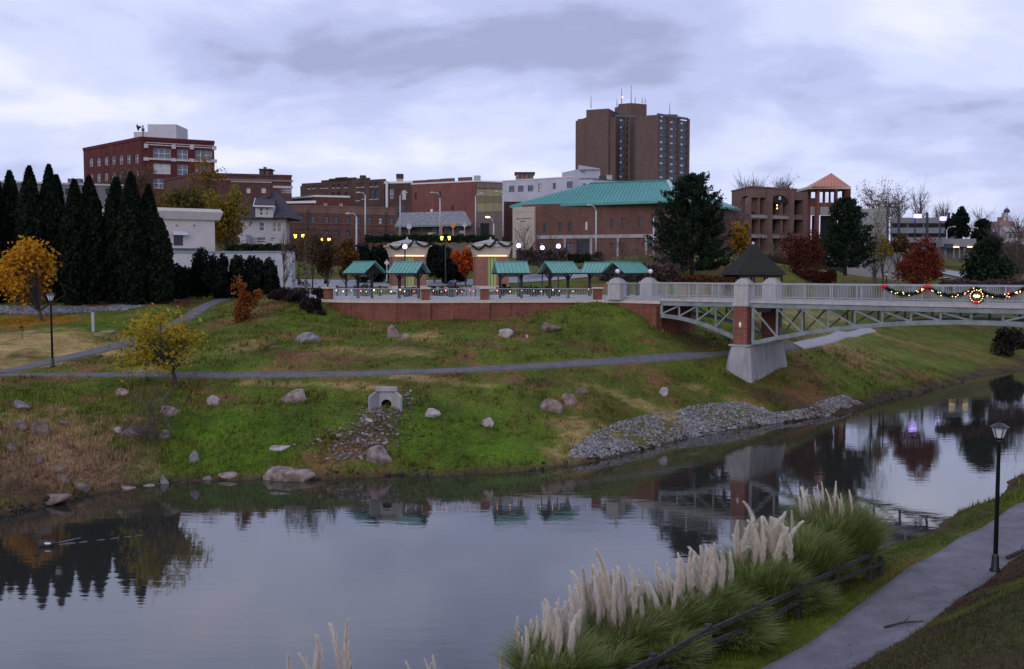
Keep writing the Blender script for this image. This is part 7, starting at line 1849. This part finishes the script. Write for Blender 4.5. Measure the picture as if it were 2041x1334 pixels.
def pampas(px, d, label, nb, R, H, plumes, seed, dry=0.12, zb=None):
    b = XY(px, d); z = ground_z(b[0], b[1]) if zb is None else zb; base = np.array((b[0], b[1], max(z, 0.05))); rg = np.random.default_rng(seed)
    o = thing('pampas_clump', label, 'pampas grass', base, 0, 'pampas grass along the near bank')
    V, F_ = blades(nb, base, R, H, rg); f_ = link_mesh('foliage', np_mesh('foliage', V - base, F_), PAMP_G, o); tag(f_, kind='stuff')
    V, F_ = blades(int(nb * dry), base, R * 0.9, H * 1.12, rg, 0.014); tag(link_mesh('dry_blades', np_mesh('dry_blades', V - base, F_), PAMP_D, o), kind='stuff')
    for i, (ppx, ppy, len_px, lean, thin) in enumerate(plumes):
        dp = d + rg.uniform(0.0, 0.9); tip = P(ppx, ppy, dp); up = len_px * mpp(dp); sc = up / 1.25; ln = lean + rg.normal() * 0.10
        pb_ = tip - np.array((math.sin(ln) * up, rg.normal() * 0.08 * up, math.cos(ln) * up))
        foot = base + np.array((rg.normal() * R * 0.25, 0.2 + rg.normal() * R * 0.15, 0)); m = foot + (pb_ - foot) * 0.6 + np.array((0, 0, 0.12 * np.linalg.norm(pb_ - foot)))
        MB().tube([foot, m, pb_ + (tip - pb_) * 0.1], [0.012, 0.009, 0.007], 4).build('stem', PAMP_D, o)
        pm = bpy.data.objects.new('plume', PLUME_MESH[(seed * 5 + i * 3) % 14]); COL.objects.link(pm); pm.parent = o
        wx = sc * thin * rg.uniform(.6, 1.0); pm.location = tuple(pb_ - base); pm.scale = (wx, wx, sc)
        pm.rotation_euler = (rg.normal() * 0.08, ln, math.pi + rg.normal() * 0.6 if rg.random() < .8 else rg.normal() * 0.6)
rgp = random.Random(5)
def fan(pts, n, lens, lean0, lean1, jy=38, thin=1.0, jx=9):
    xs, ys = [p[0] for p in pts], [p[1] for p in pts]; out = []
    for k in range(n):
        u = (k + rgp.random()) / n; x = xs[0] + (xs[-1] - xs[0]) * u; y = float(np.interp(x, xs, ys))
        out.append((x + rgp.uniform(-jx, jx), y + rgp.random() ** 1.6 * jy, rgp.uniform(*lens), lean0 + (lean1 - lean0) * u, thin))
    return out
GA = [(952, 1284), (994, 1250), (1020, 1220), (1045, 1204), (1079, 1194), (1109, 1214), (1140, 1222)]
GB1 = [(1134, 1145), (1164, 1122), (1204, 1098), (1219, 1134), (1260, 1140)]
GB2 = [(1260, 1140), (1291, 1122), (1320, 1118), (1345, 1104)]
GB3 = [(1345, 1104), (1375, 1094), (1397, 1085), (1438, 1086)]
GC = [(1456, 1040), (1485, 1026), (1511, 1032), (1532, 1022), (1580, 1030)]
GDD = [(1590, 968), (1617, 974), (1652, 950), (1672, 958), (1685, 978), (1712, 992)]
pampas(1105, 21.3, 'pampas clump with fanned plumes at the bottom middle', 2600, 1.15, 2.0, fan(GA, 34, (80, 125), -0.62, -0.12, 60), 701)
pampas(1245, 23.3, 'pampas clump with the tallest spiky plumes, middle left', 2600, 1.1, 1.85, fan(GB1, 25, (90, 135), -0.22, -0.06, 60) + [(1137, 1143, 120, -.3, .8), (1166, 1112, 130, -.15, .8), (1205, 1089, 135, -.08, .8)], 702, 0.3)
pampas(1335, 24.4, 'pampas clump with mixed tan and white plumes, middle', 2200, 1.05, 1.75, fan(GB2, 18, (80, 115), -0.16, -0.1, 60), 708, 0.3)
pampas(1405, 25.4, 'pampas clump with dense white plumes, right of the middle', 2600, 1.1, 1.85, fan(GB3, 22, (80, 115), -0.25, -0.05, 50, 1.1), 703)
pampas(1500, 27.2, 'pampas clump with broad white plumes before the pier reflection', 3000, 1.2, 2.35, fan(GC, 30, (80, 120), -0.12, 0.0, 50, 1.2) + [(1524, 988, 80, .35, .9), (1545, 1010, 90, .3, .8), (1394, 1165, 60, .2, 1.0)], 704)
pampas(1585, 28.8, 'tall green pampas clump left of the tallest one', 3400, 1.25, 2.75, [(1560, 1035, 90, -.05, .8), (1590, 1010, 90, .1, .7), (1575, 1050, 80, .0, .9)], 709)
pampas(1668, 30.8, 'tallest pampas clump with thin tan plumes at the right end', 4600, 1.4, 3.15, fan(GDD, 22, (90, 140), -0.08, 0.02, 60, 0.5), 705, 0.3)
GE = [(536, 1312), (575, 1276), (600, 1300), (648, 1290), (664, 1243), (690, 1253), (706, 1285)]
pampas(655, 19.0, 'pampas plumes rising from the bottom edge at the left', 500, 0.8, 1.2, [(536, 1312, 110, -.35, .8), (575, 1274, 130, -.3, .9), (600, 1305, 110, -.1, .4), (648, 1292, 120, -.1, .7), (664, 1242, 150, -.16, 1.0), (690, 1254, 150, -.06, 1.0), (706, 1290, 110, .05, .5)], 706, zb=0.1)
pampas(868, 20.4, 'small pampas plumes just entering the bottom edge', 500, 0.7, 1.1, [(822, 1322, 90, -.2, .7), (850, 1318, 90, -.1, .7), (868, 1311, 90, -.05, .8), (884, 1318, 90, .1, .7)], 707, zb=0.15)
for k, (px, d, H, lab) in enumerate(((1190, 22.1, 1.6, 'bottom left of the fence'), (1455, 25.2, 1.5, 'left of the third fence post'), (1545, 27.0, 1.9, 'behind the middle rails'), (1635, 28.9, 2.2, 'behind the right-hand rails'), (1710, 30.6, 2.3, 'at the end of the fence'), (1330, 22.9, 1.3, 'against the lower rails'), (1600, 27.3, 1.1, 'spilling through the rails'), (1480, 24.7, 0.9, 'low in front of the rails'), (1440, 26.2, 1.9, 'between the white plumed clumps'), (1620, 29.9, 2.6, 'left of the tallest clump'), (1720, 31.6, 2.4, 'at the far right end'), (1280, 23.9, 1.6, 'under the tan plumes'))):
    pampas(px, d, 'dark green grass mound without plumes, ' + lab, 2200, 1.0, H, [], 711 + k, 0.08)

FENCEW = mat('weathered_fence_wood', (0.022, 0.019, 0.018), (0.06, 0.052, 0.048), 0.9, 5, 6, 0.4, stretch=(1, 1, 4))
fence = thing('rail_fence', 'dark weathered two-rail wooden fence beside the near path', 'fence', (9.0, 27.8, 0.9))
fp0, fdir = np.array((11.45, 30.4)), np.array((-0.69, -0.724))
fpts = []
for k in range(8):
    q = fp0 + fdir * (0.8 if k == 1 else 0.8 + 2.25 * (k - 1)) if k else fp0
    fpts.append(np.array((q[0], q[1], ground_z(q[0], q[1]))))
for k, p in enumerate(fpts):
    hgt = 0.62 if k == 0 else 0.98
    MB().box((p[0], p[1], p[2] + hgt / 2 - 0.1), (0.15, 0.15, hgt + 0.2), 0.8 + 0.1 * math.sin(k * 3)).build('post', FENCEW, fence)
for a, b, k in zip(fpts[:-1], fpts[1:], range(9)):
    for h in ((0.45,) if k == 0 else (0.5, 0.86)):
        j = 0.03 * math.sin(k * 5 + h * 9); off = np.array((0.04, -0.04, 0)) 
        MB().bar(a + off + np.array((0, 0, h + j)), b + off + np.array((0, 0, h - j)), 0.07, 0.12).build('rail', FENCEW, fence)

# ---- duck and its wake
dk = PZ(92, 1089, 0.0)
duck = thing('duck', 'dark duck with white flank swimming on the left of the creek', 'duck', (dk[0], dk[1], 0))
DB = mat('duck_dark_plumage', (0.02, 0.018, 0.018), (0.05, 0.045, 0.045), 0.8, 9); DW = mat('duck_white_plumage', (0.6, 0.6, 0.62), (0.72, 0.72, 0.74), 0.8, 9)
def body(path, radii, n=10, sqz=0.8):
    mb = MB(); mb.tube(path, radii, n); return mb
sc_ = 1.35
bp_ = [(0.30, 0, 0.10), (0.26, 0, 0.09), (0.12, 0, 0.07), (-0.06, 0, 0.07), (-0.17, 0, 0.10), (-0.215, 0, 0.17), (-0.225, 0, 0.24), (-0.25, 0, 0.285), (-0.30, 0, 0.28), (-0.33, 0, 0.265), (-0.385, 0, 0.255)]
rd_ = [0.012, 0.045, 0.10, 0.115, 0.085, 0.048, 0.045, 0.055, 0.042, 0.022, 0.014]
MB().tube([(dk[0] + x * sc_, dk[1] + y, z * sc_) for x, y, z in bp_], [r * sc_ for r in rd_], 12).build('body', DB, duck, True)
for s in (-1, 1): MB().sphere((dk[0] + 0.08 * sc_, dk[1] + s * 0.085 * sc_, 0.10 * sc_), 0.075 * sc_, 8, 6, (1.5, 0.4, 0.5)).build('wing', DW, duck, True)
wk = MB(); e0 = np.array((dk[0] + 0.35, dk[1], 0)); 
def ridge(mb, pts, w, h):
    pts = [np.array(p) for p in pts]; n0 = len(mb.v)
    for i, p in enumerate(pts):
        t = pts[min(i + 1, len(pts) - 1)] - pts[max(i - 1, 0)]; t /= np.linalg.norm(t); nrm = np.array((-t[1], t[0], 0)); f = math.sin(math.pi * min(0.98, (i + 0.15) / len(pts))) 
        ww = w * (0.6 + 0.6 * i / len(pts))
        for o_, z in ((-ww, 0.003), (-ww * .3, h * f * .8 + .004), (0.0, h * f + .004), (ww * .3, h * f * .8 + .004), (ww, 0.003)): q = p + nrm * o_; mb.v.append((q[0], q[1], z))
    for i in range(len(pts) - 1):
        for k in range(4): mb.f.append((n0 + i * 5 + k, n0 + i * 5 + k + 1, n0 + (i + 1) * 5 + k + 1, n0 + (i + 1) * 5 + k))
far_ = [PZ(92 + (290 - 92) * t, 1089 + (1066 - 1089) * t + 0.4 * math.sin(t * 23), 0) for t in np.linspace(0.12, 1, 40)]
for k0 in (0, 9, 17, 23, 29, 34): ridge(wk, far_[k0:k0 + (9 if k0 < 9 else 5)], 0.055 - k0 * 0.0006, 0.028 - k0 * 0.0005)
far2 = [PZ(92 + (160 - 92) * t, 1087 + (1072 - 1087) * t, 0) for t in np.linspace(0.2, 1, 10)]; ridge(wk, far2, 0.05, 0.018)
tag(wk.build('wake', WATER_MAT, None, True), 'faint wake ripples trailing behind the duck', kind='structure')

# ================================================================== GRASS TUFTS, FALLEN LEAVES
def tufts(name, label, XYs, hgt, w, seed, nb=3):
    rg = np.random.default_rng(seed); n = len(XYs); z = gz_many(XYs[:, 0], XYs[:, 1]); c = np.column_stack([XYs, z - 0.02]); V = []; 
    for k in range(nb):
        a = rg.random(n) * 6.283; h = hgt * rg.uniform(0.4, 1.25, n); ln = h * rg.uniform(0.1, 0.7, n); b = c + np.column_stack([rg.normal(size=(n, 2)) * w * 1.3, np.zeros(n)])
        s_ = np.column_stack([np.cos(a), np.sin(a), np.zeros(n)]) * w * rg.uniform(.6, 1.3, (n, 1)); tip = b + np.column_stack([np.cos(a + 1.6) * ln, np.sin(a + 1.6) * ln, h])
        V.append(np.stack([b - s_, b + s_, tip], 1))
    V = np.stack(V, 1).reshape(-1, 3); me_ = np_mesh(name, V, np.arange(len(V)).reshape(-1, 3))
    i = np.clip(np.searchsorted(GX, XYs[:, 0]) - 1, 0, len(GX) - 2); j = np.clip(np.searchsorted(GY, XYs[:, 1]) - 1, 0, len(GY) - 2)
    C = cov[j, i]; C = np.repeat(C, nb * 3, axis=0) * (0.85 + 0.5 * rg.random((n * nb, 1))).repeat(3, axis=0); set_cover(me_, C)
    return tag(link_mesh(name, me_, BLADE_MAT), label, kind='stuff')
rg = np.random.default_rng(91)
def scatter(n, x0, x1, y0, y1, pd=0.75, zmin=0.12):
    q = np.column_stack([rg.uniform(x0, x1, n), rg.uniform(y0, y1, n)]); i = np.clip(np.searchsorted(GX, q[:, 0]) - 1, 0, len(GX) - 2); j = np.clip(np.searchsorted(GY, q[:, 1]) - 1, 0, len(GY) - 2)
    ok = (PDIST[j, i] > pd) & (GZ[j, i] > zmin) & ~in_poly(q[:, 0], q[:, 1], PLAZA) & ~in_poly(q[:, 0], q[:, 1], W_P)
    vis = np.abs(q[:, 0]) < q[:, 1] * 0.56 + 2
    dens = rg.random(n) < np.clip(0.62 + 0.9 * vnoise(q[:, 0] * 0.6, q[:, 1] * 0.6), 0.15, 1)
    return q[ok & vis & dens]
tufts('grass', 'rough grass on the far creek bank', scatter(170000, -30, 45, 41, 95), 0.12, 0.024, 92)
q = scatter(60000, -30, 45, 41, 90, 0.5, 0.02); k = gz_many(q[:, 0], q[:, 1]) < 0.6
tufts('shore_grass', 'longer dry grass along the far waterline', q[k][:9000], 0.30, 0.02, 93)
tufts('near_grass', 'grass verge and weeds beside the near path', scatter(150000, -2, 30, 13, 52, 0.75, 0.1), 0.12, 0.009, 94, 4)
c = rough_c; q = np.column_stack([c[0] + rg.normal(size=9000) * 5.0, c[1] + rg.normal(size=9000) * 4.5]); z_ = gz_many(q[:, 0], q[:, 1]); q = q[z_ > 0.1]
tufts('dead_weeds', 'brown dead weeds on the bare left slope', q, 0.30, 0.018, 95)
q = scatter(26000, -30, 45, 42, 92, 0.9, 0.2); q = q[vnoise(q[:, 0] * 0.8 + 5, q[:, 1] * 0.8) > 0.03]
cov = cov * 0.6 + np.array((0.11, 0.075, 0.028)) * 0.4
tufts('weed_clumps', 'coarse weed and dead grass clumps dotted over the far bank', q[:5000], 0.30, 0.045, 99, 5)
def litter(name, label, pts, size, m, seed):
    rg_ = np.random.default_rng(seed); z = gz_many(pts[:, 0], pts[:, 1]); c_ = np.column_stack([pts, z + 0.06]); Q = leaf_quads(c_, size, rg_, elong=1.1); Q[:, :, 2] = c_[:, None, 2] + (Q[:, :, 2] - c_[:, None, 2]) * 0.3
    return tag(link_mesh(name, np_mesh(name, Q.reshape(-1, 3), np.arange(len(Q) * 4).reshape(-1, 4)), m), label, kind='stuff')
g = G(250, 800); litter('fallen_leaves', 'yellow leaves fallen on the grass below the yellow tree', np.column_stack([g[0] + rg.normal(size=420) * 3.6, g[1] + rg.normal(size=420) * 2.0]), 0.11, leafmat('fallen_yellow', (0.30, 0.22, 0.05), (0.48, 0.38, 0.11), (0.55, 0.46, 0.2)), 96)
g = G(60, 640); litter('orange_leaf_litter', 'orange leaf litter under the maple', np.column_stack([g[0] + rg.normal(size=1500) * 3.4, g[1] + rg.normal(size=1500) * 1.3]), 0.13, ORANGEL, 97)
nx_ = rg.uniform(2, 24, 12000); off = rg.uniform(1.05, 6.5, 12000)
q0 = np.column_stack([rg.uniform(4, 26, 500), np.zeros(500)]); q0[:, 1] = 23.5 + (q0[:, 0] - 8.15) * 1.14 + rg.normal(size=500) * 0.9; litter('path_leaves', 'scattered fallen leaves lying on the near path', q0, 0.045, leafmat('path_leaf', (0.05, 0.03, 0.02), (0.12, 0.07, 0.035), (0.20, 0.13, 0.06)), 100)
q = np.column_stack([nx_ + off * 0.72, 23.4 + (nx_ - 8.15) * 1.14 - off * 0.69]); litter('path_edge_litter', 'brown leaf litter along the uphill edge of the near path', q, 0.05, leafmat('brown_litter', (0.05, 0.025, 0.015), (0.11, 0.055, 0.03), (0.17, 0.10, 0.06)), 98)
